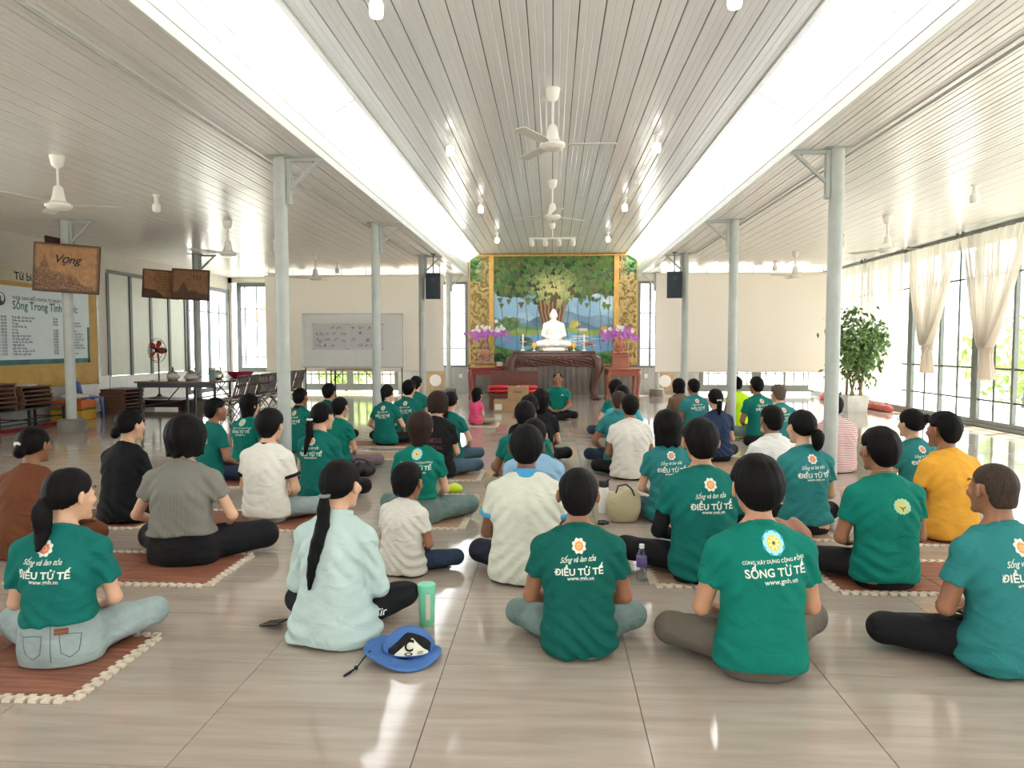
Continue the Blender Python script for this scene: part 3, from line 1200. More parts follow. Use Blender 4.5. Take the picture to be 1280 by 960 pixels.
        d = d + .004 * np.sin((kx * .8 - P[:, 1] * .5) * 90 + 3 * np.sin(P[:, 2] * 22 + sd) + sd) * np.exp(-((kx - .17) ** 2 + (P[:, 1] - .1) ** 2) / .02)
        d = d + .004 * wob(P, 26, sd + 2)
        return smax(d, .002 - P[:, 2], .012)

    def hair(s, P):
        k = s.k
        st = k.get('hair', 'short')
        H = s.head_local(P)
        cached = getattr(s, 'tail_pts', None)
        x, y, z = H[:, 0], H[:, 1], H[:, 2]
        sd = k.get('seed', 0)
        ang = np.arctan2(x, -y)
        strand = .0010 * np.sin(ang * 44 + 3 * np.sin(z * 50 + sd)) + .0022 * wob(H * np.array([1, 1, .5]), 95, sd) + .0010 * np.sin(ang * 21 + z * 30 + sd)
        inf = {'short': .015, 'crop': .0035, 'bald': .006, 'bob': .024, 'long': .018, 'pony': .011, 'bun': .012, 'thick': .021, 'mop': .022}[st]
        inf = inf + k.get('hvol', 0)
        cr = ell(H, [0, -.013, .020], [.076 + inf, .095 + inf, .090 + inf])
        if st in ('short', 'crop', 'bald', 'thick', 'mop'):
            cr = smin(cr, ell(H, [0, -.045, -.045], [.058 + inf * .4, .055 + inf * .45, .065]), .02) + np.clip((-.03 - z) / .06, 0, 1) * (inf * .35)      # tapered nape
            lo = np.interp(y, [-.12, -.055, -.042, -.030, .020, .030, .06, .10], [-.088, -.086, -.066, .022, .022, .036, .058, .066])
            if st == 'bald':
                lo = lo + np.clip(y - .030, 0, 1) * 1.1
                cr = smax(cr, -ell(H, [0, .02, .12], [.05, .075, .045]), .01)
            lo = lo + np.clip((y - .04) / .04, 0, 1) * (.014 - np.abs(x) * .45 + .004 * np.sin(x * 160 + sd))
            if st == 'mop':
                lo = lo - np.interp(y, [-.1, 0, .03], [.02, .02, 0])
            if st == 'crop':
                lo = lo + np.interp(y, [-.1, -.05, -.03], [.012, .010, 0])
            cr = cr + np.clip((lo + .022 - z) / .03, 0, 1) * inf * .65 + np.clip((y - .045) / .05, 0, 1) * inf * .5
            d = smax(cr, lo - z, .008)
        elif st in ('bob', 'long'):
            zb = -.118 if st == 'bob' else -.20
            zb = zb + k.get('hlen', 0)
            low = seg(H * np.array([1, 1, 1]), [0, -.022, .02], [0, -.022 if st == 'bob' else -.035, zb], .092 + inf * .4, .082 + inf * .5 if st == 'bob' else .058)
            low = smax(low, zb + .010 * np.sin(x * 90 + sd) + .006 * wob(H, 60, sd) - z, .006)
            d = smin(cr, low, .02)
            face = smax(.022 - y + np.abs(x) * .15, z - .058, .012)        # negative in the face region
            d = smax(d, -face, .010)
            neck = ell(H, [0, .03, -.14], [.062, .062, .10])
            d = smax(d, -neck, .01)
        else:
            lo = np.interp(y, [-.12, -.06, -.03, .0, .03, .05, .075, .10], [-.062, -.060, -.040, .000, .012, .032, .056, .062])
            cr = cr + np.clip((lo + .020 - z) / .03, 0, 1) * inf * .6 + np.clip((y - .04) / .05, 0, 1) * inf * .6
            d = smax(cr, lo - z, .010)
            tz = k.get('tie', -.01)
            ty = -.108 if tz < .05 else -.10
            if st == 'bun':
                d = smin(d, ell(H, [k.get('tiex', 0), ty - .012, tz], [.040, .032, .038]), .012)
            else:
                tx = k.get('tiex', 0)
                n_ = 7
                L = k.get('tail', .30)
                pts = []
                for j in range(n_ if cached is None else 0):
                    t = j / (n_ - 1)
                    pz = tz - L * t + .02 * math.sin(t * 3)
                    wp = s.C + s.R @ (np.array([tx, ty - .014, tz]) * s.hs_)
                    Z = wp[2] - L * t
                    yb = float(np.interp(Z, *s.tc) + s.off(Z) - np.interp(Z, *s.tb)) - (.018 + s.k.get('loose', .013) + s.k.get('flare', 0) * max(0, (.35 - Z) / .35))
                    Y = wp[1] - .012 * math.sin(min(1, t * 3) * PI / 2)
                    Y = min(Y, yb) if Z < .56 else Y + (min(Y, yb) - Y) * max(0, min(1, (.66 - Z) / .1))
                    pts.append(np.array([wp[0] + k.get('tsw', 0) * t * t, Y, Z]))
                if cached is not None:
                    pts = cached
                low_ = [j for j in range(n_) if pts[j][2] < .60] if cached is None else []
                if low_:
                    q_ = np.array([[pts[j][0], pts[j][2]] for j in low_])
                    ys_ = march_back(s.shirt, q_)
                    for j, yy_ in zip(low_, ys_):
                        pts[j][1] = min(pts[j][1] if pts[j][2] > .5 else 9, yy_ - .016)
                rr = np.array([.018, .030, .032, .030, .026, .020, .010]) * k.get('tw', 1.0)
                s.tail_pts = pts
                tl = None
                for j in range(n_ - 1):
                    e = seg(P, pts[j], pts[j + 1], rr[j], rr[j + 1])
                    tl = e if tl is None else smin(tl, e, .01)
                d = smin(d * s.hs_, tl, .010) / s.hs_
                s.tie_pt = pts[0]
        d = (d + strand * (1.0 if st not in ('crop', 'bald') else .3)) * s.hs_
        return d

    # bounding boxes
    def bb(s, what):
        if what == 'hair':
            c = s.C
            down = .20 + (.16 if s.k.get('hair') == 'long' else 0) + (s.k.get('tail', .3) + .02 if s.k.get('hair') == 'pony' else 0) + max(0, -s.k.get('hlen', 0))
            return (c - np.array([.15, .30, down]), c + np.array([.15, .15, .16]))
        xm = max(abs(s.kn[-1][0]), abs(s.kn[1][0])) + .13
        if what == 'pants':
            return ((-xm, -.2, -.03), (xm, .70 if s.k.get('legs') == 'up' else .50, .62 if s.k.get('legs') == 'up' else .30))
        if what == 'shirt':
            return ((-.42, -.22, -.01), (.42, .40, .68))
        return ((-xm, -.2, -.03), (xm, .72 if s.k.get('legs') == 'up' else .52, .96))

    def fingers(s):
        mb = MB()
        m = 1.0 if not s.f else .88
        for i in (-1, 1):
            W, d, n_, sd = s.wr[i], s.hd[i], s.hn[i], s.hs[i]
            for j, (o, L, r) in enumerate([(.027, .066, .0082), (.009, .075, .0086), (-.009, .070, .0082), (-.026, .054, .0072)]):
                b = W + d * .082 + sd * o * m - d * abs(j - 1.2) * .006
                pts = [b - d * .02]
                ang = .25
                p = b
                pts.append(p)
                for q, fr in enumerate((.45, .32, .23)):
                    dd = d * math.cos(ang) + n_ * math.sin(ang)
                    p = p + dd * L * fr * m
                    pts.append(p)
                    ang += .40
                mb.tube(pts, [r * m, r * m, r * .95 * m, r * .85 * m, r * .6 * m], 6)
            b = W + d * .025 + sd * .030 * m
            t1 = b + (d * .55 + sd * .75 + n_ * .25) * .034 * m
            t2 = t1 + (d * .85 + sd * .35 + n_ * .35) * .030 * m
            mb.tube([b - sd * .012, b, t1, t2, t2 + d * .012], [.0115 * m, .0115 * m, .0100 * m, .0088 * m, .005], 6)
        return mb

    def face_lines(s):
        """closed lash lines (material 1) and brows (material 2)"""
        mb = MB()
        def W(p):
            return s.C + s.R @ (np.array(p) * s.hs_)
        for i in (-1, 1):
            mb.tube([W([i * .018, .0875, .006]), W([i * .025, .0895, .0015]), W([i * .032, .0895, .0005]), W([i * .040, .0865, .003]), W([i * .046, .080, .006])], .0013, 5, 0)
            mb.tube([W([i * .014, .0925, .029]), W([i * .026, .0935, .034]), W([i * .038, .0875, .034]), W([i * .050, .0755, .028])], [.0024, .0032, .0030, .0016], 5, 0)
        return mb


def march_back(f, xz, y0=-.42):
    P = np.stack([xz[:, 0], np.full(len(xz), y0), xz[:, 1]], 1)
    for _ in range(70):
        d = f(P)
        P[:, 1] += np.clip(d, -.02, .06) * .75
        P[:, 1] = np.minimum(P[:, 1], .1)
    return P[:, 1]


class Print:
    """flat print laid on the back of a shirt"""
    def __init__(s):
        s.v = []; s.f = []; s.mi = []

    def add(s, v, f, mi, lift):
        b = len(s.v)
        s.v += [(float(p[0]), float(p[1]), lift) for p in v]
        s.f += [tuple(b + i for i in q) for q in f]
        s.mi += [mi] * len(f)

    def text(s, t, x, z, w, mi=0, bold=0.0, shear=0.0, lift=.0022, rot=0.0, hx=1.0):
        v, f = text2d(t, bold, shear)
        v = v * np.array([w, w * hx])
        c, q = math.cos(rot), math.sin(rot)
        v = np.stack([v[:, 0] * c - v[:, 1] * q + x, v[:, 0] * q + v[:, 1] * c + z], 1)
        s.add(v, f, mi, lift)

    def disc(s, x, z, r, mi, lift, n=14, rx=1.0, rot=0.0):
        v = [(x, z)]
        for i in range(n):
            a = 2 * PI * i / n
            p, q = r * rx * math.cos(a), r * math.sin(a)
            v.append((x + p * math.cos(rot) - q * math.sin(rot), z + p * math.sin(rot) + q * math.cos(rot)))
        s.add(v, [(0, i + 1, (i + 1) % n + 1) for i in range(n)], mi, lift)

    def build(s, name, f, mats, parent, y0=-.42):
        v = np.array(s.v)
        y = march_back(f, v[:, :2], y0)
        ok = np.abs(f(np.stack([v[:, 0], y, v[:, 1]], 1))) < .004
        keep = [i for i, q in enumerate(s.f) if all(ok[j] for j in q)]
        s.f = [s.f[i] for i in keep]
        s.mi = [s.mi[i] for i in keep]
        V = [(a, yy - l, b) for (a, b, l), yy in zip(s.v, y)]
        me = bpy.data.meshes.new(name)
        me.from_pydata(V, [], s.f)
        me.polygons.foreach_set('material_index', s.mi)
        me.update()
        return link_mesh(name, me, mats, parent)


def print_A(F, parent, rot=0.0, x0=0.0, red=False):
    p = Print()
    cx, cz = x0, .540
    for i in range(8):
        a = 2 * PI * (i + .5) / 8
        p.disc(cx + .023 * math.cos(a), cz + .023 * math.sin(a), .0105, 1, .0022, 12, 1.0, a)
        p.disc(cx + .031 * math.cos(a), cz + .031 * math.sin(a), .0040, 1, .0026, 8)
    for i in range(8):
        a = 2 * PI * i / 8
        p.disc(cx + .013 * math.cos(a), cz + .013 * math.sin(a), .0085, 2, .0032, 10)
    p.disc(cx, cz, .013, 2, .0034, 14)
    for i in range(8):
        a = 2 * PI * (i + .5) / 8
        p.disc(cx + .008 * math.cos(a), cz + .008 * math.sin(a), .0022, 1, .004, 6)
    o = p.build('logo', F.shirt, [M['print_white'], M['print_white'], M['print_red'] if red else M['print_orange']], parent)
    t = Print()
    t.text('Sống và lan tỏa', x0 - .004, .474, .168, 0, .010, .55, hx=1.25, rot=rot + .03)
    t.text('ĐIỀU TỬ TẾ', x0, .416, .228, 0, .030, 0, rot=rot)
    t.text('www.gnh.vn', x0 + .006, .394, .124, 0, .018, 0, rot=rot)
    t.build('lettering', F.shirt, [M['print_white']], parent)
    return o


def print_B(F, parent, rot=0.0, x0=0.0):
    p = Print()
    cx, cz = x0 + .004, .556
    for i in range(8):
        a = 2 * PI * (i + .5) / 8
        p.disc(cx + .030 * math.cos(a), cz + .030 * math.sin(a), .0170, 2, .0022, 14)
    for i in range(8):
        a = 2 * PI * i / 8
        p.disc(cx + .028 * math.cos(a), cz + .028 * math.sin(a), .0150, 1, .0028, 14)
    for i in range(8):
        a = 2 * PI * (i + .5) / 8
        p.disc(cx + .017 * math.cos(a), cz + .017 * math.sin(a), .0115, 3, .0036, 12, 1.0)
    for i in range(8):
        a = 2 * PI * (i + .5) / 8
        p.disc(cx + .016 * math.cos(a), cz + .016 * math.sin(a), .0030, 0, .0042, 8, 2.6, a)
    o = p.build('logo', F.shirt, [M['print_white'], M['print_cyan'], M['print_blue'], M['print_yellow']], parent)
    t = Print()
    t.text('CÙNG XÂY DỰNG CỘNG ĐỒNG', x0, .487, .258, 0, .018, 0, rot=rot)
    t.text('SỐNG TỪ TẾ', x0 + .002, .438, .245, 0, .022, 0, rot=rot)
    t.text('www.gnh.vn', x0 + .018, .410, .134, 0, .014, 0, rot=rot)
    t.build('lettering', F.shirt, [M['print_white']], parent)
    return o


def print_C(F, parent, x0=0.0):
    p = Print()
    cx, cz = x0, .468
    for i in range(13):
        a = 2 * PI * i / 13
        p.disc(cx + .038 * math.cos(a), cz + .032 * math.sin(a), .0105, 1, .0022, 10)
    p.disc(cx, cz, .036, 2, .003, 22, 1.08)
    for i in range(9):
        a = 2 * PI * i / 9
        p.disc(cx + .020 * math.cos(a), cz + .004 + .016 * math.sin(a), .005, 3, .0038, 8)
    p.disc(cx, cz - .014, .014, 4, .0044, 8, .22)
    for sgn in (-1, 1):
        p.disc(cx + sgn * .009, cz - .006, .012, 4, .0044, 8, .2, sgn * -.8)
    return p.build('logo', F.shirt, [M['print_white'], M['print_pale'], M['print_lime'], M['print_yellow'], M['print_dark']], parent)


def sdf_obj(name, f, bb, h, mats, parent, mi=None):
    V, F = sdf_mesh(name, f, bb[0], bb[1], h)
    me = np_mesh(name, V, F)
    o = link_mesh(name, me, mats, parent, True)
    return o


GREEN_GROUP = None


MATS = [(-2.40, 2.90, 2, 1), (-2.57, 4.21, 2, 1), (-2.45, 5.42, 2, 1), (-3.70, 5.42, 2, 1), (-3.6, 7.0, 2, 1), (2.21, 4.30, 2, 1), (.90, 4.36, 1, 1), (2.95, 5.29, 2, 1), (-.98, 5.85, 1, 2), (-1.05, 7.45, 1, 1), (-2.25, 9.80, 2, 1), (-2.0, 8.75, 2, 1), (2.05, 8.25, 2, 2), (1.72, 5.38, 1, 1), (-1.25, 12.3, 1, 1)]


def person(label, x, y, sit=.84, yaw=0.0, h=.012, shirt='teal', pants='black_pants', skin='skin', hairm='hair', prt=None, collar=None, **k):
    k.setdefault('seed', int(abs(x * 13 + y * 7)) % 17)
    if any(abs(x - a) < n * .3 + .25 and abs(y - b) < m_ * .3 + .1 for a, b, n, m_ in MATS):
        k.setdefault('z0', .0115)
    F = Fig(k)
    sc = sit / .872
    root = empty('person', (x, y, k.get('z0', 0.0)), yaw, label, 'person', None, sc)
    # body with hands and face as one mesh
    V, Q = sdf_mesh('body', F.body, *F.bb('body'), h * k.get('hb', 1.0))
    me = np_mesh('body', V, Q)
    fg = F.fingers(); fl_ = F.face_lines()
    if len(fg.v):
        bm = bmesh.new()
        bm.from_mesh(me)
        for f in bm.faces:
            f.smooth = True
        for src, mi in ((fg, 0), (fl_, 1)):
            vs = [bm.verts.new(p) for p in src.v]
            for q in src.f:
                try:
                    fc = bm.faces.new([vs[i] for i in q])
                    fc.smooth = True
                    fc.material_index = mi
                except ValueError:
                    pass
        lc = F.C
        for f in bm.faces:
            if f.material_index == 0:
                p = (np.array(f.calc_center_median()) - F.C) @ F.R / F.hs_
                if p[1] > .088 and abs(p[0]) < .019 and -.074 < p[2] < -.054:
                    f.material_index = 2
        bm.to_mesh(me)
        bm.free()
    body = link_mesh('body', me, [M[skin], M['hair'], M['lip']], root)
    sh = sdf_obj('shirt', F.shirt, F.bb('shirt'), h, M[shirt], root)
    pn = sdf_obj('trousers', F.pants, F.bb('pants'), h * 1.1, M[pants], root)
    hr = sdf_obj('hair', F.hair, F.bb('hair'), h * k.get('hh', .8), M[hairm], root)
    rot = k.get('prot', .03)
    x0 = k.get('px', 0.0)
    if prt in ('A', 'AR'):
        print_A(F, sh, rot, x0, prt == 'AR')
    elif prt == 'B':
        print_B(F, sh, rot, x0)
    elif prt == 'C':
        print_C(F, sh, x0)
    if collar:
        c = F.C
        col = sdf_obj('collar', lambda P: F.collar(P, *k.get('cdim', ())), ((-.12, -.12 + F.off(.6), .52), (.12, .17 + F.off(.6), .70)), min(h, .008), M[collar], sh)
    if k.get('hair') == 'pony' and hasattr(F, 'tie_pt') and k.get('tie_mat'):
        b = MB()
        T = Matrix.Translation(Vector(F.tie_pt) - Vector((0, 0, .006)))
        b.lathe([(.022, -.008), (.029, -.003), (.029, .005), (.022, .010)], 14, T=T)
        b.build('hair_tie', M[k['tie_mat']], hr, True)
    return root, F, sh, pn, hr


# ------------------------------------------------------------------ the people, nearest row first
def yw(x, y, f=.7):
    return math.atan2(x, 17 - y) * f


def add_cuffs(F, root_sh, m, z=None):
    """coloured bands at the sleeve ends"""
    k = F.k
    for i in (-1, 1):
        S_, E_ = F.sh[i], F.el[i]
        u = E_ - S_; L = np.linalg.norm(u); u = u / L
        t = L * k.get('sl', .58) * .96
        mm = (1.0 if not F.f else .92) * k.get('slw', 1.0)
        r = .0655 * mm
        a, b, c, d = S_ + u * (t - .022), S_ + u * (t - .014), S_ + u * (t - .006), S_ + u * (t + .003)
        MB().tube([a, b, c, d], [r - .003, r + .0035, r + .0045, r + .002], 20).build('cuff', M[m], root_sh, True)


PRS = {}


def people():
    P = person
    # row one
    r = P('woman with low ponytail, teal printed tee and pale jeans on the nearest brown mat', -2.13, 2.93, .825, +.26, .009,
          'teal', 'jean_light', 'skin_fair', prt='AR', sex='f', hair='pony', tail=.20, tie=-.02, tw=1.25, hem=.215, hemtilt=.15, flare=.012, hyaw=-.62, hpitch=-.10, wy=1.05, px=-.03, prot=-.05, kr=(1.02, 1.0), kh=(.10, .105), sl=.66, slw=1.12, waist=.275)
    PRS['jeans_woman'] = r
    PRS['mint'] = P('woman with a long straight ponytail in an oversized mint shirt and black trousers', -1.015, 3.23, .835, yw(-.96, 3.2) - .04, .009,
          'mint', 'black_pants', 'skin_fair', sex='f', hair='pony', tail=.43, tie=-.03, tw=1.0, tie_mat='frame', sl=1.30, slw=1.08, loose=.026, flare=.030, hem=.012, wx=.98, collar='mint', ringer=False, hyaw=-.25, tsw=-.04, wr=1.3, kr=(.90, .9), kh=(.095, .165), arms='lap', cdim=(.012, .565, .635, .068))
    P('man in deep teal printed tee and grey-green jeans, on bare floor at front centre', .12, 3.15, .815, yw(.12, 3.1), .009,
      'teal_deep', 'jean_grey', 'skin_tan', prt='A', hem=.014, kr=(.93, .95), kl=(.93, 1.0), prot=.055)
    P('man with thick hair in a green tee lettered SỐNG TỪ TẾ and taupe trousers', .88, 2.99, .90, yw(.9, 3) + .03, .009,
      'green', 'taupe', 'skin', prt='B', hair='thick', hem=.055, kl=(1.0, .85), kr=(1.05, 1.05), kh=(.10, .125), prot=.07, px=.018, flare=.02, hvol=.004)
    P('man with cropped hair in a washed teal printed tee at the right edge', 1.92, 3.08, .885, yw(1.9, 3) + .10, .009,
      'teal_blue', 'black_pants', 'skin_tan', 'hair_crop', prt='A', hair='crop', hem=.02, kl=(1.12, 1.0), hscale=.98, hyaw=.08, loose=.016)
    P('person in a green tee just beyond the right edge behind the cropped-haired man', 2.93, 4.1, .84, yw(2.9, 4.1), .016, 'green', 'black_pants')
    P('person in grey jeans beyond the left edge beside the nearest brown mat', -3.05, 2.75, .84, yw(-3, 2.8) + .2, .016, 'teal', 'jean_grey', kr=(1.2, 1.1), sex='f', hair='bob')
    # row two
    P('small boy with short hair in a plain off-white tee and dark jeans', -.90, 4.22, .635, yw(-.9, 4.2) - .35, .010,
      'off_white', 'jean_dark', 'skin_tan', hair='short', hem=.015, hscale=1.42, wx=1.05, hpitch=-.12, hyaw=.1, flare=.02, kr=(1.05, 1.15), loose=.018)
    q = P('large man in a cream polo shirt with blue-striped collar and navy trousers', -.15, 4.14, .90, yw(-.15, 4.1), .009,
          'polo_white', 'navy_pants', 'skin_dark', hem=.012, wx=1.10, flare=.03, loose=.018, collar='polo_blue', ringer=False, sl=.60, kl=(.92, .9), kr=(.85, .9), cdim=(.011, .572, .628, .068), hvol=.003)
    add_cuffs(q[1], q[2], 'polo_blue')
    q = P('man in a teal printed tee over black long sleeves, behind the water bottle', .88, 4.16, .93, yw(.9, 4.1), .009,
          'teal', 'black_pants', 'skin', prt='A', hem=.05, hemtilt=.15, px=.02, kl=(1.2, 1.1), hvol=.003, loose=.017, arms=('lap', 'lap'))
    PRS['sleeves'] = q
    PRS['chain'] = P('man with a thin neck chain in a green tee with only a round tree emblem', 1.90, 4.12, .89, yw(1.8, 4.1), .009,
      'green', 'black_pants', 'skin_tan', prt='C', hem=.045, px=.03, wx=1.04, hvol=.004, hyaw=.12, kl=(1.15, 1.0), kr=(.85, 1.0))
    P('broad woman with wavy bobbed hair in a grey ribbed top with ruffled hem', -2.33, 4.33, .90, +.06, .009,
      'grey_rib', 'black_pants', 'skin_fair', sex='f', hair='bob', hem=.185, wx=1.20, wy=1.1, sw=.175, sl=.52, slw=1.12, flare=.03, hlen=.022, hvol=.012, pl=.02, kr=(1.26, 1.1), waist=.235, arms='out', loose=.010)
    PRS['brown'] = P('woman with a bun and a white hair clip in a brown long-sleeved tunic', -3.44, 4.45, .835, +.05, .011,
      'brown', 'brown', 'skin_tan', sex='f', hair='bun', tie=-.04, sl=1.85, slw=1.1, hem=.012, loose=.024, flare=.03, arms=('lap', 'knee'), hyaw=-.15)
    # row three
    P('slim man in a plain orange tee', 2.82, 5.16, .89, yw(2.8, 5.1) + .06, .011, 'orange', 'beige_pants', 'skin_tan', hem=.012, hvol=.003, loose=.018, flare=.012, hyaw=.2)
    P('woman with a loose low bun in a washed teal printed tee, before the striped top', 1.86, 5.28, .89, yw(1.8, 5.2), .011,
      'teal_blue', 'black_pants', 'skin_fair', prt='AR', sex='f', hair='pony', tail=.12, tie=-.03, tiex=.03, tw=1.35, hem=.075, hyaw=.22, px=.01)
    P('woman with thick dark bob, washed teal tee and blue jeans by the tote bag', .92, 5.60, .855, yw(.9, 5.5), .011,
      'teal_blue', 'jean', 'skin_fair', prt='AR', sex='f', hair='bob', hem=.03, hlen=-.02, hvol=.006, kl=(1.1, 1.0))
    P('person in a plain sky blue tee hidden behind the cream polo', -.13, 5.12, .84, yw(-.1, 5.1), .013, 'sky', 'beige_pants', hem=.015, wx=1.08, loose=.02)
    P('woman with long reddish-black hair in a green tee with round yellow emblem', -1.03, 5.42, .845, yw(-1, 5.4), .011,
      'green', 'jean_grey', 'skin_fair', 'hair_brown', prt='B', sex='f', hair='long', hem=.20, kr=(1.15, 1.0), pl=.012, hlen=.055, waist=.255)
    q = P('person with a thick black mop of hair in a cream ringer tee and light jeans', -2.22, 5.38, .862, yw(-2.1, 5.3) - .05, .011,
          'cream', 'jean_light', 'skin_fair', hair='mop', hem=.05, loose=.022, kr=(1.22, 1.1), sl=.62, hvol=.002, wr=.7, collar='black', ringer=False, cdim=(.006, .588, .612, .066))
    add_cuffs(q[1], q[2], 'black')
    P('woman with a low bun in a plain black tee on the left', -3.34, 5.34, .86, yw(-3.2, 5.3), .012, 'black', 'black_pants', 'skin_fair', sex='f', hair='bun', tie=-.055, hem=.012, hyaw=-.25, loose=.018, flare=.03)
    # row four
    P('person with tousled tied-up hair in a washed teal tee, beyond the orange tee', 3.08, 6.16, .83, yw(3.1, 6.2), .013, 'teal_blue', 'black_pants', 'skin_fair', prt='AR', sex='f', hair='bun', tie=.045, tiex=.045, hvol=.006, hyaw=.2)
    P('man in a plain white shirt behind the woman with the loose low bun', 1.90, 6.15, .86, yw(1.9, 6.2), .013, 'white', 'black_pants', 'skin_tan', sl=1.3, loose=.022, flare=.02, collar='white', ringer=False, arms='pray', hem=.012)
    P('man in a deep green tee sitting behind the sky blue tee', -.24, 6.28, .88, yw(-.2, 6.3), .013, 'teal', 'beige_pants', 'skin_tan', arms=('knee', 'lap'), wx=1.05)
    P('woman with long ponytail and pale scrunchie in a teal printed tee', -2.08, 6.2, .865, yw(-2, 6.2) - .06, .012,
      'teal', 'black_pants', 'skin_fair', prt='A', sex='f', hair='pony', tail=.30, tie=-.02, tiex=-.03, tie_mat='white', hem=.03, hyaw=-.25, px=-.02)
    P('man in a plain teal tee with print near the side, left of the column', -3.44, 6.95, .835, yw(-3.4, 6.9) - .35, .013, 'teal', 'jean_dark', 'skin_tan', hem=.03, prt='A', hyaw=-.1)
    # row five and beyond
    P('stocky man in a plain off-white tee and black trousers by the centre aisle', .82, 7.42, .865, yw(.8, 7.4), .013, 'off_white', 'black_pants', 'skin_tan', wx=1.12, wy=1.1, hem=.02, flare=.02)
    P('person in a red and white striped top partly behind the right column', 3.12, 7.95, .83, yw(2.8, 7.2), .013, 'stripe', 'navy_pants', 'skin_tan', wx=1.32, wy=1.2, hem=.012, loose=.02)
    PRS['famous'] = P('woman with a hair clip in a black tee printed with plum letters and jeans', -1.20, 7.3, .88, yw(-1.2, 7.3) - .08, .013,
      'black', 'jean', 'skin_fair', 'hair_brown', sex='f', hair='bob', hlen=.04, hem=.02, loose=.022, kr=(1.12, 1.15), wx=1.08, sl=.66)
    PRS['public'] = P('man in a black tee with white chest lettering behind the deep green tee', -.22, 7.35, .86, yw(-.3, 7.4) + .25, .014, 'black', 'beige_pants', 'skin_tan', wx=1.05)
    P('person in a green tee with mauve trousers beside the black bag', -2.38, 7.75, .80, yw(-2.4, 7.7) - .1, .013, 'green', 'mauve', 'skin_fair', 'hair', sex='f', hair='short', kr=(1.2, 1.2), hem=.03)
    P('woman with shoulder-length hair in a green emblem tee, left of the nearest column', -3.42, 7.75, .825, yw(-3.4, 7.7) - .05, .013, 'green', 'black_pants', 'skin_fair', prt='B', sex='f', hair='long', hlen=.05, hem=.09, hyaw=-.2)
    P('man in a dark-collared teal tee just right of the nearest left column', -3.30, 9.05, .82, yw(-3, 8) - .1, .014, 'teal', 'black_pants', 'skin_tan', prt='A', collar='black', hem=.02)
    P('woman with long black hair in a plain black tee, behind the chest-lettered black tee', -.13, 8.3, .86, yw(-.1, 8.3), .015, 'black', 'black_pants', 'skin_fair', sex='f', hair='long')
    P('balding man in a teal polo behind the stocky man', .78, 8.25, .86, yw(.8, 8.2), .014, 'teal_blue', 'jean_dark', 'skin_tan', 'hair_crop', hair='bald', collar='teal_blue', arms='out')
    P('woman with a dark ponytail in a teal tee behind the plum-lettered tee', -1.22, 8.35, .83, yw(-1.2, 8.4) - .1, .014, 'teal', 'jean', 'skin_fair', sex='f', hair='pony', tail=.22, tie=-.03, tw=1.3, hem=.03, arms='out', tiex=-.03)
    P('woman with a ponytail in a plain navy tee on the light mat', 1.96, 8.53, .85, yw(2, 8.5), .013, 'navy', 'black_pants', 'skin_fair', sex='f', hair='pony', tail=.18, tie=-.01, tie_mat='white', hem=.06, kr=(1.0, 1.0))
    P('person with rounded black hair in a dull teal tee in front of the whiteboard stand', -3.25, 10.1, .82, yw(-3, 9), .014, 'teal_deep', 'black_pants', 'skin', hair='mop')
    P('man in a bright turquoise tee behind the balding man', .92, 9.27, .86, yw(.9, 9.3), .015, 'turq', 'beige_pants', 'skin_tan', arms='out')
    P('person with ash-brown hair in a teal printed tee at the right', 3.03, 9.58, .86, yw(3, 9.6), .014, 'teal_blue', 'black_pants', 'skin_fair', 'hair_ash', prt='A', hem=.02)
    P('woman with a ponytail in a teal printed tee hugging her bare knees', -2.30, 9.70, .825, yw(-2.3, 9.7), .014, 'teal', 'black_pants', 'skin_fair', prt='A', sex='f', hair='pony', tail=.14, tie=.02, hem=.02, arms='out')
    P('person in a teal printed tee, just behind the hugging woman towards the window', -2.13, 10.37, .86, yw(-2.1, 10.4), .015, 'teal', 'black_pants', 'skin_fair', prt='A', hair='mop')
    P('upright man in a dark teal printed tee and jeans beside the lime vest', 3.05, 10.66, .915, yw(3, 10.6), .014, 'teal', 'jean_grey', 'skin_tan', prt='A', hem=.06, kl=(1.1, 1))
    P('woman with long dark hair in a teal tee, frontmost of the centre-right line', .98, 10.75, .86, yw(1, 10.7) + .2, .015, 'teal', 'jean_dark', 'skin_fair', sex='f', hair='long', arms='out', hem=.03)
    P('man in a washed teal printed tee left of the navy tee', 2.21, 11.1, .86, yw(2.2, 11.1), .015, 'teal_blue', 'black_pants', 'skin_tan', prt='AR', wx=1.05)
    P('person in a teal tee at the far left end of the rows', -2.28, 11.7, .86, yw(-2.3, 11.7), .016, 'teal', 'black_pants', 'skin_fair', hair='mop')
    P('woman with a dark bob in a dull brown blouse near the far right column', 2.13, 11.95, .82, yw(2.1, 12), .015, 'brown_dull', 'brown_dull', 'skin_fair', sex='f', hair='bob', sl=1.6, hem=.012)
    P('person in a lime yellow vest behind the second right column', 3.10, 12.0, .86, yw(3.1, 12), .015, 'lime', 'beige_pants', 'skin_tan', sl=.25, hem=.02)
    P('little girl with loose black hair in a pink tee', -1.32, 12.25, .61, yw(-1.3, 12.2) - .4, .013, 'pink', 'beige_pants', 'skin_fair', sex='f', hair='long', hlen=.02, hscale=1.35, kr=(1.1, 1))
    PRS['teacher'] = P('balding man in a green polo shirt facing the rows with hands in his lap', .11, 13.45, .865, PI + .02, .0075, 'green', 'black_pants', 'skin_tan', hair='bald', collar='green', ringer=False, hem=.10, cdim=(.009, .57, .625, .068), hvol=.004, hpitch=-.08, hh=.9, hb=.9)


M['polo_blue'] = mat('blue_knit_trim', rgb(64, 146, 190), 0.8)
people()

# black under-sleeves of the man behind the water bottle
q = PRS['sleeves']
F = q[1]


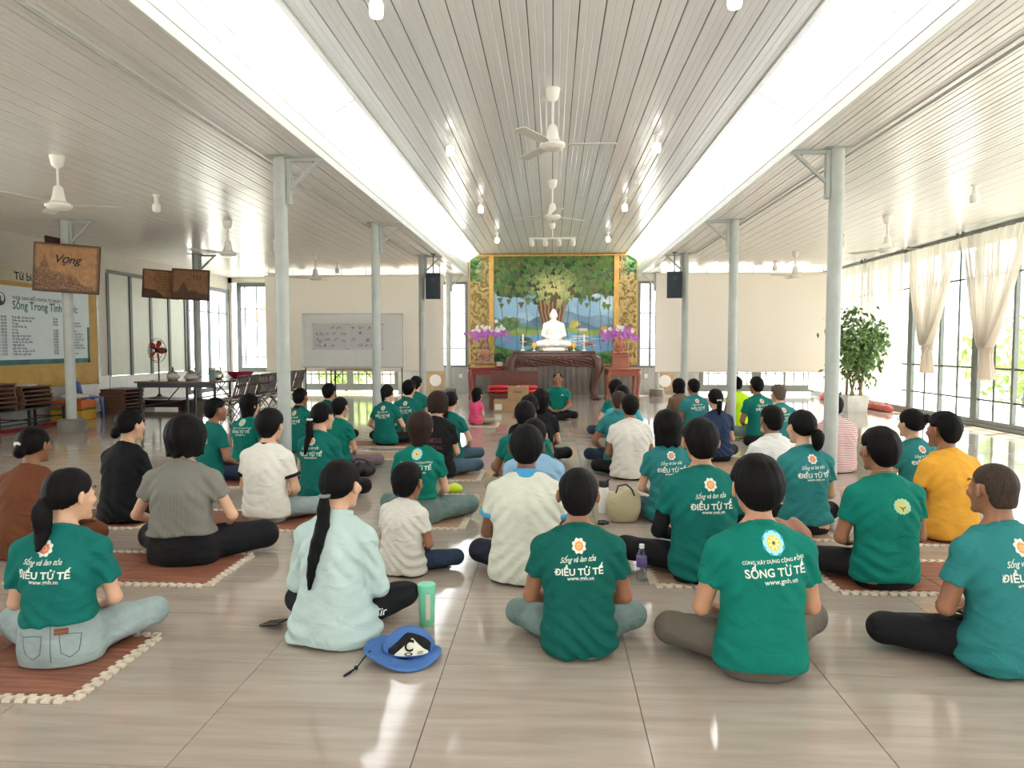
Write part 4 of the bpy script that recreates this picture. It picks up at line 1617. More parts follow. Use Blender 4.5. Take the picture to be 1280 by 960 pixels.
def under(P):
    d = None
    for i in (-1, 1):
        e = smin(seg(P, F.sh[i], F.el[i], .050, .043), seg(P, F.el[i], F.wr[i], .042, .030), .012)
        d = e if d is None else np.minimum(d, e)
    return np.maximum(d, P[:, 2] - .48)


sdf_obj('under_sleeve', under, ((-.42, -.2, .05), (.42, .42, .56)), .010, M['black'], q[0])
# thin chain at the neck of the man with the tree emblem
q = PRS['chain']; F = q[1]
pts = [(.063 * math.cos(a), F.pv[1] + .004 + .064 * math.sin(a), .632 - .022 * math.sin(a)) for a in np.linspace(PI, 2 * PI, 15)]
M['gold'] = mat('gold_metal', rgb(214, 176, 92), 0.3, 0.9)
MB().tube(pts, .0022, 6).build('neck_chain', M['gold'], q[0], True)
# lettering on trousers and tees
q = PRS['mint']; F = q[1]
t = Print()
t.text('Sing Faith', .265, .100, .155, 0, .012, .2, lift=.003, hx=1.4)
t.text('~', .265, .155, .11, 0, .0, lift=.003)
t.build('lettering', F.pants, [M['print_white']], q[3], -.3)
q = PRS['famous']; F = q[1]
t = Print()
t.text('I FAMOUS', 0, .375, .20, 0, .02, hx=1.5)
t.text('INTERNATIONAL', 0, .305, .22, 0, .02, hx=2.2)
t.build('lettering', F.shirt, [M['print_plum']], q[2])
q = PRS['public']; F = q[1]
t = Print()
t.text('Public', -.085, .45, .10, 0, .02)
t.build('lettering', F.shirt, [M['print_white']], q[2])
# jeans of the nearest woman: leather patch and back pockets
q = PRS['jeans_woman']; F = q[1]
M['leather'] = mat('tan_leather_patch', rgb(128, 76, 50), 0.6)
M['stitch'] = mat('dark_seam', rgb(84, 98, 100), 0.8)


def quad_strip(pts, w):
    p = Print()
    for (a, b), (c, d) in zip(pts[:-1], pts[1:]):
        L = math.hypot(c - a, d - b)
        nx, ny = -(d - b) / L * w, (c - a) / L * w
        p.add([(a - nx, b - ny), (c - nx, d - ny), (c + nx, d + ny), (a + nx, b + ny)], [(0, 1, 2, 3)], 0, .0025)
    return p


p = Print()
for i in range(4):
    for j in range(2):
        x0_, z0_ = .015 + i * .014, .160 + j * .015
        p.add([(x0_, z0_), (x0_ + .014, z0_), (x0_ + .014, z0_ + .014), (x0_, z0_ + .014)], [(0, 1, 2, 3)], 0, .004)
p.build('leather_patch', F.pants, [M['leather']], q[3], -.3)
for s in (-1, 1):
    pp = [(s * .035, .160), (s * .038, .12), (s * .042, .08), (s * .075, .055), (s * .108, .08), (s * .115, .12), (s * .118, .155), (s * .08, .161), (s * .035, .160)]
    quad_strip(pp, .0016).build('pocket_seam', F.pants, [M['stitch']], q[3], -.3)
quad_strip([(0, .22), (0, .18), (0, .12), (0, .08), (0, .04)], .0016).build('centre_seam', F.pants, [M['stitch']], q[3], -.3)
# hair clip of the woman in brown
q = PRS['brown']; F = q[1]; hr = q[4]
M['clip'] = mat('white_hair_clip', rgb(232, 228, 208), 0.35)
MB().tube([F.C + F.R @ np.array(p) for p in [(-.045, -.115, .005), (-.03, -.128, .02), (-.005, -.132, .022), (.012, -.128, .012)]], [.007, .010, .010, .007], 10).build('hair_clip', M['clip'], hr, True)
# small chest mark of the man facing the rows
q = PRS['teacher']; F = q[1]
for s, x0_ in ((1, 0),):
    V = []
    p = Print()
    p.disc(.075, .46, .012, 0, .003, 10)
    p.disc(.100, .455, .008, 0, .003, 8)
    v = np.array(p.v)
    Pp = np.stack([-v[:, 0], np.full(len(v), .42), v[:, 1]], 1)
    for _ in range(70):
        d = F.shirt(Pp)
        Pp[:, 1] -= np.clip(d, -.02, .06) * .75
    me = bpy.data.meshes.new('chest_mark')
    me.from_pydata([(a, b + .003, c) for a, b, c in Pp], [], [tuple(reversed(f)) for f in p.f])
    link_mesh('chest_mark', me, [M['print_white']], q[2])


# ------------------------------------------------------------------ mural behind the altar
def smooth_noise(nx, ny, cells, rng):
    g = rng.random((cells + 2, int(cells * ny / nx) + 3))
    x = np.linspace(0, cells, nx); y = np.linspace(0, cells * ny / nx, ny)
    xi, yi = x.astype(int), y.astype(int)
    fx, fy = x - xi, y - yi
    fx = fx * fx * (3 - 2 * fx); fy = fy * fy * (3 - 2 * fy)
    a = g[xi][:, yi]; b = g[xi + 1][:, yi]; c = g[xi][:, yi + 1]; d = g[xi + 1][:, yi + 1]
    return (a * (1 - fx)[:, None] + b * fx[:, None]) * (1 - fy) + (c * (1 - fx)[:, None] + d * fx[:, None]) * fy


def fbm(nx, ny, c, rng, o=4):
    return sum(smooth_noise(nx, ny, c * 2 ** i, rng) * .5 ** i for i in range(o)) / (2 - .5 ** (o - 1))


def col_mesh(name, X, Z, Y, C):
    """grid mesh in the X-Z plane with a colour per point; X (nx,), Z (nz,), Y (nx,nz) offsets, C (nx,nz,3) sRGB"""
    nx, nz = len(X), len(Z)
    V = np.stack([np.repeat(X, nz), Y.ravel(), np.tile(Z, nx)], 1)
    i, j = np.meshgrid(np.arange(nx - 1), np.arange(nz - 1), indexing='ij')
    a = (i * nz + j).ravel()
    F = np.stack([a, a + nz, a + nz + 1, a + 1], 1)
    me = np_mesh(name, V, F)
    at = me.color_attributes.new('paint', 'FLOAT_COLOR', 'POINT')
    c = np.clip(C.reshape(-1, 3), 0, 1)
    c = np.where(c <= .04045, c / 12.92, ((c + .055) / 1.055) ** 2.4)
    at.data.foreach_set('color', np.concatenate([c, np.ones((len(c), 1))], 1).astype(np.float32).ravel())
    return me


def paint_mat(name, rough=.5):
    t = NT(name)
    a = t.n('ShaderNodeAttribute', attribute_name='paint')
    t.l(a.outputs['Color'], t.b.inputs['Base Color'])
    t.b.inputs['Roughness'].default_value = rough
    return t.m


M['mural'] = paint_mat('mural_paint', .55)
M['relief'] = paint_mat('gilded_relief', .45)
M['gold_wood'] = wood('gilded_wood', rgb(196, 150, 70), rgb(226, 184, 98), .35, (3, 3, 1))


def make_mural():
    rng = np.random.default_rng(5)
    x0, x1, z0, z1 = -1.66, 1.74, .86, 3.93
    nx, nz = 300, 270
    X = np.linspace(x0, x1, nx); Z = np.linspace(z0, z1, nz)
    gx, gz = np.meshgrid(X, Z, indexing='ij')
    n1 = fbm(nx, nz, 6, rng); n2 = fbm(nx, nz, 14, rng); n3 = fbm(nx, nz, 30, rng, 3)
    def c(*v): return np.array(v) / 255.
    def put(C, m, col):
        m = np.clip(m, 0, 1)[..., None]
        return C * (1 - m) + np.asarray(col) * m
    C = np.ones((nx, nz, 3)) * c(150, 190, 218)
    C = put(C, np.clip((n1 - .45) * 5, 0, 1), c(206, 224, 234))
    # mountains
    for base, amp, col, ph in ((2.20, .20, c(128, 160, 186), 0), (2.05, .20, c(96, 134, 158), 1.7), (1.90, .14, c(108, 146, 132), 3.1)):
        h = base + amp * np.sin(X * 2.3 + ph) * .6 + amp * np.sin(X * 5.1 + ph * 2) * .4
        C = put(C, (h[:, None] - gz) * 40, col + (n2[..., None] - .5) * .18)
    # meadow, lake, far shore
    C = put(C, (1.86 + .03 * np.sin(X * 4)[:, None] - gz) * 60, c(150, 172, 96) + (n2[..., None] - .5) * .25)
    lake = (1.72 + .06 * np.sin(X * 3 + 1)[:, None] - gz) * 60
    C = put(C, lake, c(112, 160, 196) + (n2[..., None] - .5) * .12)
    shore = (1.42 + .16 * np.sin(X * 2.2 + .5)[:, None] - .32 * np.exp(-((X - .95) / .5) ** 2)[:, None] - gz) * 40
    C = put(C, shore, c(84, 128, 66) + (n3[..., None] - .5) * .45)
    C = put(C, (1.05 + .1 * n1 - gz) * 30, c(60, 104, 56) + (n3[..., None] - .5) * .4)
    for bx, bz, r, col in ((-1.2, 2.0, .30, c(96, 128, 78)), (.62, 1.98, .16, c(206, 190, 84)), (1.45, 1.86, .11, c(190, 150, 90)), (-.75, 1.5, .22, c(78, 104, 86)), (-1.5, 1.95, .26, c(84, 116, 84))):
        m = 1 - np.sqrt(((gx - bx) / r) ** 2 + ((gz - bz) / (r * .7)) ** 2) + (n3 - .5) * .9
        C = put(C, m * 8, col + (n3[..., None] - .5) * .35)
    for k in range(26):
        wx = .45 + rng.random() * .75; wz = 1.38 + rng.random() * .28
        C = put(C, np.exp(-((gx - wx) / .12) ** 2 - ((gz - wz) / .012) ** 2) * .8, c(232, 240, 240))
    C = put(C, ((np.abs(gx - .86) < .13) & (np.abs(gz - 1.83) < .045)) * 1.0, c(226, 214, 206))
    # trunk with roots
    w = .33 + .04 * np.sin(gz * 3) + .60 * np.clip((1.65 - gz) / .7, 0, 1) ** 2 + .10 * np.clip((gz - 2.2) / .6, 0, 1)
    tr = (w - np.abs(gx - .04 - .05 * np.sin(gz * 2))) * 40
    st = .5 + .5 * np.sin((gx - .04) / (w + .05) * 26 + 5 * n2)
    C = put(C, tr * (gz < 2.95), c(138, 106, 76) + (st[..., None] - .5) * .30)
    # hanging aerial roots
    for bx in (-1.42, -1.0, -.72, -.42, .44, .74, 1.05, 1.36, 1.6):
        m = (.011 - np.abs(gx - bx - .02 * np.sin(gz * 7 + bx * 9))) * 160
        C = put(C, m * (gz > 1.25 + .2 * math.sin(bx * 7)) * .85, c(74, 76, 58))
    # crown
    cr = (gz - (2.80 + .16 * np.sin(X * 3.2 + .6)[:, None] * .5 + .12 * np.abs(X)[:, None] * 0 - .20 * np.exp(-(X / .6) ** 2)[:, None] + (n2 - .5) * .5)) * 20
    C = put(C, cr, c(66, 88, 52) + (n3[..., None] - .5) * .4)
    C = put(C, cr * (n1 > .62) * .5, c(104, 96, 66))
    for k in range(560):
        lx = x0 + (x1 - x0) * rng.random(); lz = 2.48 + 1.45 * rng.random()
        ctr = math.exp(-((lx - .05) / .70) ** 2 - ((lz - 2.95) / .52) ** 2)
        if lz < 2.86 and ctr < .45 and rng.random() < .85:
            continue
        s = .055 + .050 * rng.random()
        yl = ctr * .9 + .25 * rng.random() - .1
        lc = c(70, 106, 54) * (1 - yl) + c(240, 230, 158) * yl if yl > .15 else c(66 + 52 * rng.random(), 96 + 50 * rng.random(), 56)
        i0, i1 = np.searchsorted(X, [lx - s, lx + s]); j0, j1 = np.searchsorted(Z, [lz - s * 1.3, lz + s * 1.3])
        sx, sz = gx[i0:i1, j0:j1] - lx, gz[i0:i1, j0:j1] - lz
        hw = np.clip((sz + s * 1.2) / (s * 1.6), 0, 1) * s * .85
        m = (np.abs(sx) < hw) & (sz < s * .75 - np.abs(np.abs(sx) - s * .35) * .6)
        sub = C[i0:i1, j0:j1]
        vein = np.abs(sx) < .006
        sub[m] = lc
        sub[m & vein] = lc * .8
        C[i0:i1, j0:j1] = sub
    root = empty('mural', (0, YB - .10, 0), 0, 'wide painted mural of a spreading bodhi tree by a lake, between gilded borders', 'mural')
    link_mesh('painting', col_mesh('painting', X, Z, np.full((nx, nz), -.004), C), M['mural'], root)
    MB().box(-2.36, 2.40, .0, .06, .84, 3.955).build('backing_board', M['gold_wood'], root)
    # carved gilded side reliefs
    for xa, xb in ((-2.32, -1.78), (1.86, 2.36)):
        mx, mz = 64, 300
        XX = np.linspace(xa, xb, mx); ZZ = np.linspace(z0, z1, mz)
        hx, hz = np.meshgrid(XX, ZZ, indexing='ij')
        q = fbm(mz, mx, 14, rng).T; q2 = fbm(mz, mx, 36, rng, 3).T
        ridge = np.abs(np.sin((hz * 7 + q * 9 + np.sin(hx * 9) * .6)))
        Hh = ridge * .6 + q2 * .4
        CC = c(104, 84, 46) * (1 - Hh[..., None]) + c(206, 180, 118) * Hh[..., None]
        g = np.clip((hz - 3.25 + (q - .5) * .8) * 6, 0, 1)[..., None] * np.clip(1 - np.abs(hx - (xa if xa < 0 else xb)) / .42, 0, 1)[..., None] * 1.6
        g = np.clip(g, 0, 1)
        CC = CC * (1 - g) + (c(64, 110, 56) + (q2[..., None] - .5) * .5) * g
        link_mesh('relief_panel', col_mesh('relief_panel', XX, ZZ, -.015 - .05 * Hh, CC), M['relief'], root, True)
    for xa, xb in ((-1.79, -1.65), (1.73, 1.87)):
        MB().bbox(xa, xb, -.06, 0, .86, 3.93, .012).build('gilded_post', M['gold_wood'], root)
    MB().bbox(-2.36, 2.40, -.07, 0, 3.90, 3.955, .01).build('gilded_beam', M['gold_wood'], root)


make_mural()
M['dado_dark'] = mat('dark_grey_panel', rgb(120, 114, 108), .5)
dk = structure(MB().box(-2.4, 2.4, YB - .06, YB - .001, 0, .84).build('trim_3', M['dado_dark']))
for x in np.arange(-2.35, 2.35, .16):
    MB().bbox(x + .03, x + .13, YB - .085, YB - .06, .01, .83, .01).build('rib', M['dado_dark'], dk)

# ------------------------------------------------------------------ altar
M['rosewood'] = wood('carved_rosewood', rgb(66, 34, 28), rgb(104, 58, 46), .28, (2, 8, 8), 5, .3)
M['redwood'] = wood('red_lacquered_wood', rgb(122, 36, 34), rgb(154, 54, 48), .3, (2, 8, 8), 5, .3)
M['brickwood'] = wood('brick_red_wood', rgb(142, 70, 52), rgb(178, 98, 74), .35, (2, 8, 8), 5, .2)
M['marble'] = mat('white_marble', rgb(240, 238, 232), .25, var=.02)
M['ceramic'] = mat('white_ceramic', rgb(236, 234, 228), .2, var=.02)
al = empty('altar_table', (.05, 18.75, 0), 0, 'long dark carved wooden altar table with scrolled legs under the white statue', 'table')
MB().bbox(-1.10, 1.10, -.45, .45, 1.10, 1.17, .015).build('table_top', M['rosewood'], al)
MB().bbox(-1.06, 1.06, -.42, .42, 1.17, 1.24, .012).build('upper_tier', M['rosewood'], al)


def carved_apron():
    rng = np.random.default_rng(9)
    nx, nz = 180, 36
    X = np.linspace(-1.13, 1.13, nx); Z = np.linspace(0, 1, nz)
    gx, gz = np.meshgrid(X, Z, indexing='ij')
    low = .845 + .02 * np.cos(X * 5.5) - .05 * np.exp(-((np.abs(X) - 1.0) / .15) ** 2)
    zz = low[:, None] + (1.09 - low[:, None]) * gz
    r = np.abs(np.sin(gx * 22 + 2.2 * np.sin(gz * 9 + gx * 6)) * np.cos(gz * 10 + gx * 9))
    y = -.47 - .05 * r * np.sin(gz * PI)
    V = np.stack([gx.ravel(), y.ravel(), zz.ravel()], 1)
    i, j = np.meshgrid(np.arange(nx - 1), np.arange(nz - 1), indexing='ij')
    a = (i * nz + j).ravel()
    F = np.stack([a, a + nz, a + nz + 1, a + 1], 1)
    return np_mesh('apron', V, F)


link_mesh('apron', carved_apron(), M['rosewood'], al, True)
MB().box(-1.08, 1.08, -.455, -.43, .90, 1.09).build('apron_backing', M['rosewood'], al)
for sx in (-1, 1):
    for sy in (-1, 1):
        pts = [(sx * .98, sy * .36, 1.10), (sx * 1.10, sy * .43, 1.0), (sx * 1.14, sy * .45, .82), (sx * 1.06, sy * .40, .5), (sx * 1.02, sy * .38, .22), (sx * 1.08, sy * .42, .07)]
        b = MB().tube(pts, [.10, .14, .13, .10, .085, .085], 10)
        b.lathe([(.10, 0), (.12, .03), (.10, .07)], 12, (sx * 1.08, sy * .42, 0))
        b.build('leg', M['rosewood'], al, True)


def statue_f(P, ushnisha=True, arm='lap'):
    d = ell(P, [0, 0, .10], [.30, .22, .10])
    for i in (-1, 1):
        d = smin(d, seg(P, [i * .10, .02, .09], [i * .34, -.16, .075], .10, .075), .06)
        d = smin(d, seg(P, [i * .34, -.16, .075], [-i * .06, -.24, .075 + (.04 if i > 0 else 0)], .07, .055), .04)
    d = smin(d, ell(P, [0, .02, .24], [.17, .125, .17]), .06)
    d = smin(d, ell(P, [0, .01, .44], [.195, .13, .17]), .06)
    for i in (-1, 1):
        sh, el, wr = np.array([i * .19, .01, .52]), np.array([i * .25, -.02, .30]), np.array([i * .08, -.20, .20])
        if arm == 'raise' and i < 0:
            wr = np.array([i * .17, -.17, .44])
        d = smin(d, seg(P, [i * .05, .01, .58], sh, .07, .065), .05)
        d = smin(d, smin(seg(P, sh, el, .062, .052), seg(P, el, wr, .05, .036), .02), .025)
        d = smin(d, ell(P, wr + np.array([-i * .05, -.02, 0]), [.07, .045, .028]), .02)
    d = smin(d, seg(P, [0, .01, .58], [0, -.005, .70], .062, .058), .03)
    h = ell(P, [0, -.005, .775], [.083, .098, .115])
    h = smin(h, ell(P, [0, -.075, .745], [.012, .02, .03]), .015)
    for i in (-1, 1):
        h = smin(h, ell(P, [i * .086, .0, .755], [.012, .022, .055]), .01)
    if ushnisha:
        h = smin(h, ell(P, [0, .005, .885], [.04, .04, .035]), .02)
    d = smin(d, h, .015)
    # folds of the robe
    d = d + .004 * np.sin(P[:, 2] * 60 + P[:, 0] * 25 * np.sign(P[:, 0] + .05)) * np.clip(.6 - P[:, 2], 0, .3) / .3
    return smax(d, -P[:, 2], .01)


SB = ((-.5, -.40, -.03), (.5, .30, .97))
V_, F_ = sdf_mesh('statue', statue_f, *SB, .016)
V2_, F2_ = sdf_mesh('statue', lambda P: statue_f(P, True, 'raise'), *SB, .018)
st = empty('buddha_statue', (.04, 18.82, 1.246), 0, 'white marble seated Buddha statue in the middle of the altar', 'statue', None, 1.0)
o = link_mesh('figure', np_mesh('figure', V_ * 1.10 + np.array([0, 0, .09]), F_), M['marble'], st, True)
b = MB()
b.lathe([(.33, 0), (.37, .02), (.35, .05), (.32, .07), (.33, .095)], 28, sy=.75)
b.build('lotus_base', M['marble'], st, True)
for i in range(18):
    a = 2 * PI * i / 18
    MB().lathe([(.0, -.05), (.05, -.03), (.045, .01), (.02, .035), (.001, .045)], 8, (.335 * math.cos(a), .335 * .75 * math.sin(a), .045), sy=.5, sx=.9).build('lotus_petal', M['marble'], st, True)


def side_table(name, x0, x1, y0, y1, h, m, label):
    t = empty(name, ((x0 + x1) / 2, (y0 + y1) / 2, 0), 0, label, 'table')
    w, d = (x1 - x0) / 2, (y1 - y0) / 2
    MB().bbox(-w, w, -d, d, h - .05, h, .012).build('table_top', m, t)
    for sy in (-1, 1):
        MB().bbox(-w + .04, w - .04, sy * (d - .04) - .012, sy * (d - .04) + .012, h - .19, h - .05, .004).build('apron', m, t)
    for sx in (-1, 1):
        MB().bbox(sx * (w - .04) - .012, sx * (w - .04) + .012, -d + .04, d - .04, h - .19, h - .05, .004).build('apron', m, t)
        for sy in (-1, 1):
            pts = [(sx * (w - .07), sy * (d - .07), h - .05), (sx * (w - .04), sy * (d - .04), h - .18), (sx * (w - .05), sy * (d - .05), h * .5), (sx * (w - .075), sy * (d - .075), .10), (sx * (w - .04), sy * (d - .04), 0.0)]
            MB().tube(pts, [.05, .055, .042, .035, .04], 8).build('leg', m, t, True)
    return t


side_table('offering_table', -2.16, -1.28, 18.25, 19.35, .82, M['redwood'], 'red lacquered side table with curved legs left of the altar')
side_table('offering_table', 1.40, 2.24, 18.1, 19.2, .80, M['brickwood'], 'brick red side table with curved legs right of the altar')
M['clay'] = mat('brown_clay', rgb(168, 120, 98), .45, var=.1)
M['rosestone'] = mat('rose_wood_carving', rgb(176, 108, 86), .35, var=.12)
M['yellow_cloth'] = mat('ochre_board', rgb(190, 160, 92), .7)
s1 = empty('monk_statue', (-1.76, 18.7, .82), 0, 'brown clay statue of a seated monk with one hand raised, left of the altar', 'statue')
MB().bbox(-.36, .30, -.32, .22, 0, .045, .006).build('plinth', M['yellow_cloth'], s1)
link_mesh('figure', np_mesh('figure', V2_ * .66 + np.array([0, 0, .045]), F2_), M['clay'], s1, True)
s2 = empty('buddha_statue', (1.76, 18.6, .80), 0, 'rose brown carved Buddha statue on a square block, right of the altar', 'statue')
MB().bbox(-.24, .24, -.2, .2, 0, .05, .008).bbox(-.21, .21, -.17, .17, .05, .30, .008).bbox(-.24, .24, -.2, .2, .30, .34, .008).build('pedestal', M['rosestone'], s2)
link_mesh('figure', np_mesh('figure', V_ * np.array([.52, .52, .56]) + np.array([0, 0, .34]), F_), M['rosestone'], s2, True)

# orchids
M['orchid'] = mat('purple_orchid', rgb(196, 116, 206), .6, var=.2)
M['orchid_white'] = mat('white_orchid', rgb(240, 236, 236), .6, var=.05)
M['stem'] = mat('green_stem', rgb(70, 96, 52), .6)
M['leaf'] = mat('dark_glossy_leaf', rgb(52, 88, 44), .4, var=.2)


def orchid(x, y, z, label, seed, wd):
    rng = np.random.default_rng(seed)
    t = empty('orchid_pot', (x, y, z), 0, label, 'flowers', 'orchids beside the altar')
    MB().lathe([(.09, 0), (.13, .05), (.14, .20), (.15, .24), (.13, .24)], 18).build('pot', M['ceramic'], t, True)
    leafs = MB()
    for i in range(7):
        a = i * .9
        p = [(.05 * math.cos(a), .05 * math.sin(a), .22), (.16 * math.cos(a), .12 * math.sin(a), .36), (.30 * math.cos(a), .2 * math.sin(a), .32)]
        w = .035
        n_ = Vector((-math.sin(a), math.cos(a), 0))
        vs = []
        for q, ww in zip(p, (w * .5, w, .004)):
            vs += [Vector(q) - n_ * ww, Vector(q) + n_ * ww]
        o = MB().add(vs, [(0, 1, 3, 2), (2, 3, 5, 4)]).build('leaf', M['leaf'], t)
    pv, pw = MB(), MB()
    for i in range(8):
        tx = wd * (i - 3.5) / 3.5
        top = Vector((tx * .55, rng.normal() * .05, .95 + .05 * rng.random()))
        end = Vector((tx, rng.normal() * .06 - .05, .80 + .08 * rng.random()))
        MB().tube([(0, 0, .2), (tx * .25, 0, .6), top, (top + end) / 2 + Vector((0, 0, .03)), end], .007, 6).build('stem', M['stem'], t, True)
        for j in range(9):
            u = j / 8
            c = top.lerp(end, u) + Vector((rng.normal() * .05, -.03 + rng.normal() * .05, rng.normal() * .085 + .0))
            tgt = pw if (c.z > .95 and rng.random() < .75) else pv
            for k in range(5):
                a = 2 * PI * k / 5 + rng.random()
                e = Vector((math.cos(a), -.25, math.sin(a))) * .056
                sd = Vector((-math.sin(a), 0, math.cos(a))) * .032
                tgt.add([c, c + e * .6 + sd, c + e, c + e * .6 - sd], [(0, 1, 2, 3)])
    pv.build('purple_blossom', M['orchid'], t)['kind'] = 'stuff'
    pw.build('white_blossom', M['orchid_white'], t)['kind'] = 'stuff'


orchid(-1.70, 19.12, .82, 'arching purple and white orchids rising behind the brown monk statue', 3, .52)
orchid(1.74, 19.0, .80, 'arching purple and white orchids rising behind the rose brown Buddha statue', 4, .46)
# candlesticks, cups, deer, small plant
for x, lb in ((-.76, 'white candlestick with a tall candle at the altar end nearer the monk statue'), (.83, 'white candlestick with a tall candle at the altar end nearer the deer figure')):
    c = empty('candlestick', (x, 18.6, 1.24), 0, lb, 'candlestick', 'candlesticks on the altar')
    MB().lathe([(.065, 0), (.06, .02), (.025, .05), (.04, .09), (.018, .14), (.02, .22), (.10, .235), (.10, .245), (.03, .25)], 16).build('holder', M['ceramic'], c, True)
    MB().lathe([(.024, .25), (.024, .43), (.004, .44)], 12).build('candle', M['marble'], c, True)
M['amber'] = mat('amber_glass', rgb(226, 150, 40), .15, var=.05, emit=(rgb(240, 160, 50), .25))
for x, lb in ((-.46, 'amber glass lamp cup on the altar, on the monk statue side'), (.56, 'amber glass lamp cup on the altar, on the deer figure side')):
    c = empty('lamp_cup', (x, 18.45, 1.24), 0, lb, 'lamp', 'lamp cups on the altar')
    MB().lathe([(.05, 0), (.045, .015), (.014, .03), (.014, .09), (.05, .10)], 14).build('stand', M['ceramic'], c, True)
    MB().lathe([(.035, .10), (.05, .13), (.048, .21), (.04, .21)], 14).build('cup', M['amber'], c, True)
tb = MB().bbox(-.5, .5, -.12, .12, 0, .05, .008).build('offering_tray', M['ceramic'], None, loc=(.05, 18.43, 1.242))
tag(tb, 'long low white ceramic tray in front of the white statue', 'tray')
tb.scale = (.55, .5, 1)


def deer_f(P):
    d = ell(P, [0, 0, .26], [.17, .06, .075])
    for sx in (-1, 1):
        for sy in (-1, 1):
            d = smin(d, smin(seg(P, [sx * .12, sy * .035, .22], [sx * .13 - .01, sy * .035, .11], .035, .016), seg(P, [sx * .13 - .01, sy * .035, .11], [sx * .12, sy * .035, .0], .014, .012), .01), .015)
    d = smin(d, seg(P, [-.13, 0, .29], [-.20, 0, .42], .05, .032), .03)
    d = smin(d, seg(P, [-.20, 0, .43], [-.28, 0, .405], .036, .018), .015)
    for s in (-1, 1):
        d = smin(d, seg(P, [-.19, s * .02, .45], [-.16, s * .06, .49], .012, .006), .01)
        d = smin(d, seg(P, [-.20, s * .015, .45], [-.17, s * .05, .58], .008, .005), .005)
        d = smin(d, seg(P, [-.185, s * .035, .52], [-.23, s * .05, .57], .006, .004), .005)
    return smin(d, seg(P, [.16, 0, .29], [.20, 0, .25], .018, .01), .01)


V3, F3 = sdf_mesh('deer', deer_f, (-.34, -.12, -.03), (.26, .12, .64), .0085)
dr_ = link_mesh('deer_figurine', np_mesh('deer_figurine', V3 * .72, F3), M['clay'], None, True, (.98, 18.98, 1.246))
tag(dr_, 'small brown standing deer figure at the right end of the altar', 'figurine')
vs_ = empty('succulent_pot', (-1.37, 18.62, .82), 0, 'small pot with a grey-green plant beside the monk statue', 'plant')
MB().lathe([(.05, 0), (.08, .02), (.085, .12), (.09, .14), (.075, .14)], 16).build('pot', M['ceramic'], vs_, True)
o = link_mesh('foliage', leaf_cloud(120, .11, .1, .13, .045, np.random.default_rng(8), .12), M['leaf'], vs_)
M['red_dish'] = mat('red_plate', rgb(206, 60, 50), .3)
o = MB().lathe([(.05, 0), (.10, .02), (.105, .03), (.06, .02)], 18).build('dish', M['red_dish'], None, True, (-1.37, 18.33, .82))
tag(o, 'small red dish at the front edge of the red side table', 'dish')

# bench, cushions and cartons in front of the altar
M['bench_wood'] = wood('dark_bench_wood', rgb(84, 46, 38), rgb(116, 66, 52), .4, (2, 8, 8), 5)
bn = empty('bench', (-.83, 15.6, 0), 0, 'dark wooden bench with a plain panel back in front of the altar', 'bench')
MB().bbox(-.56, .56, -.25, .25, .30, .35, .01).build('seat', M['bench_wood'], bn)
MB().bbox(-.53, .53, .20, .25, .35, .82, .01).build('backrest', M['bench_wood'], bn)
for x in (-.5, .5):
    for y in (-.2, .2):
        MB().bbox(x - .035, x + .035, y - .035, y + .035, 0, .30, .004).build('leg', M['bench_wood'], bn)
MB().bbox(-.46, .46, -.215, -.19, .20, .29, .004).build('rail', M['bench_wood'], bn)
M['red_cush'] = cloth('red_satin', rgb(196, 36, 48), rough=.45, spec=.5)
k = 0
for x, zs, lb in ((-1.16, (.35, .435), ('lower', 'upper', 'the bench end away from the teacher')), (-.55, (.35, .435), ('lower', 'upper', 'the bench end nearer the teacher'))):
    for i, z in enumerate(zs):
        z += .002
        c = MB().lathe([(.12, .0), (.22, .008), (.245, .04), (.22, .075), (.12, .083), (.01, .075)], 28, sy=.8).build('cushion', M['red_cush'], None, True, (x, 15.5, z))
        tag(c, '%s round red satin cushion of the pair at %s' % (lb[i], lb[2]), 'cushion', 'red cushions on the bench')
M['carton'] = mat('brown_cardboard', rgb(170, 136, 100), .8, var=.06)
M['tape'] = mat('packing_tape', rgb(196, 176, 140), .3)


def carton(x, y, z, w, d, h, rz, label, mark):
    c = empty('cardboard_box', (x, y, z), rz, label, 'box', 'cardboard boxes before the bench')
    MB().bbox(-w / 2, w / 2, -d / 2, d / 2, 0, h, .004).build('body', M['carton'], c)
    MB().box(-w / 2 + .01, -.002, -d / 2 + .004, d / 2 - .004, h, h + .004).build('flap', M['carton'], c)
    MB().box(.002, w / 2 - .01, -d / 2 + .004, d / 2 - .004, h, h + .004).build('flap', M['carton'], c)
    MB().box(-.025, .025, -d / 2 - .001, d / 2 + .001, h + .004, h + .0055).build('tape', M['tape'], c)
    if mark:
        v, f = text2d(mark, .02)
        MB().add([(a * w * .45, -d / 2 - .0015, h * .55 + b_ * w * .45) for a, b_ in v], f).build('print', M['print_plum'], c)
    else:
        MB().box(-w * .45, -w * .2, -d / 2 - .002, -d / 2, .05, h - .08).build('print', M['print_white'], c)


carton(-.93, 14.85, 0, .56, .34, .25, .03, 'wide cardboard box on the floor under another box, before the bench', None)
carton(-.70, 14.83, .256, .42, .30, .27, -.02, 'smaller cardboard box stacked on the wide one, before the bench', 'Classic')

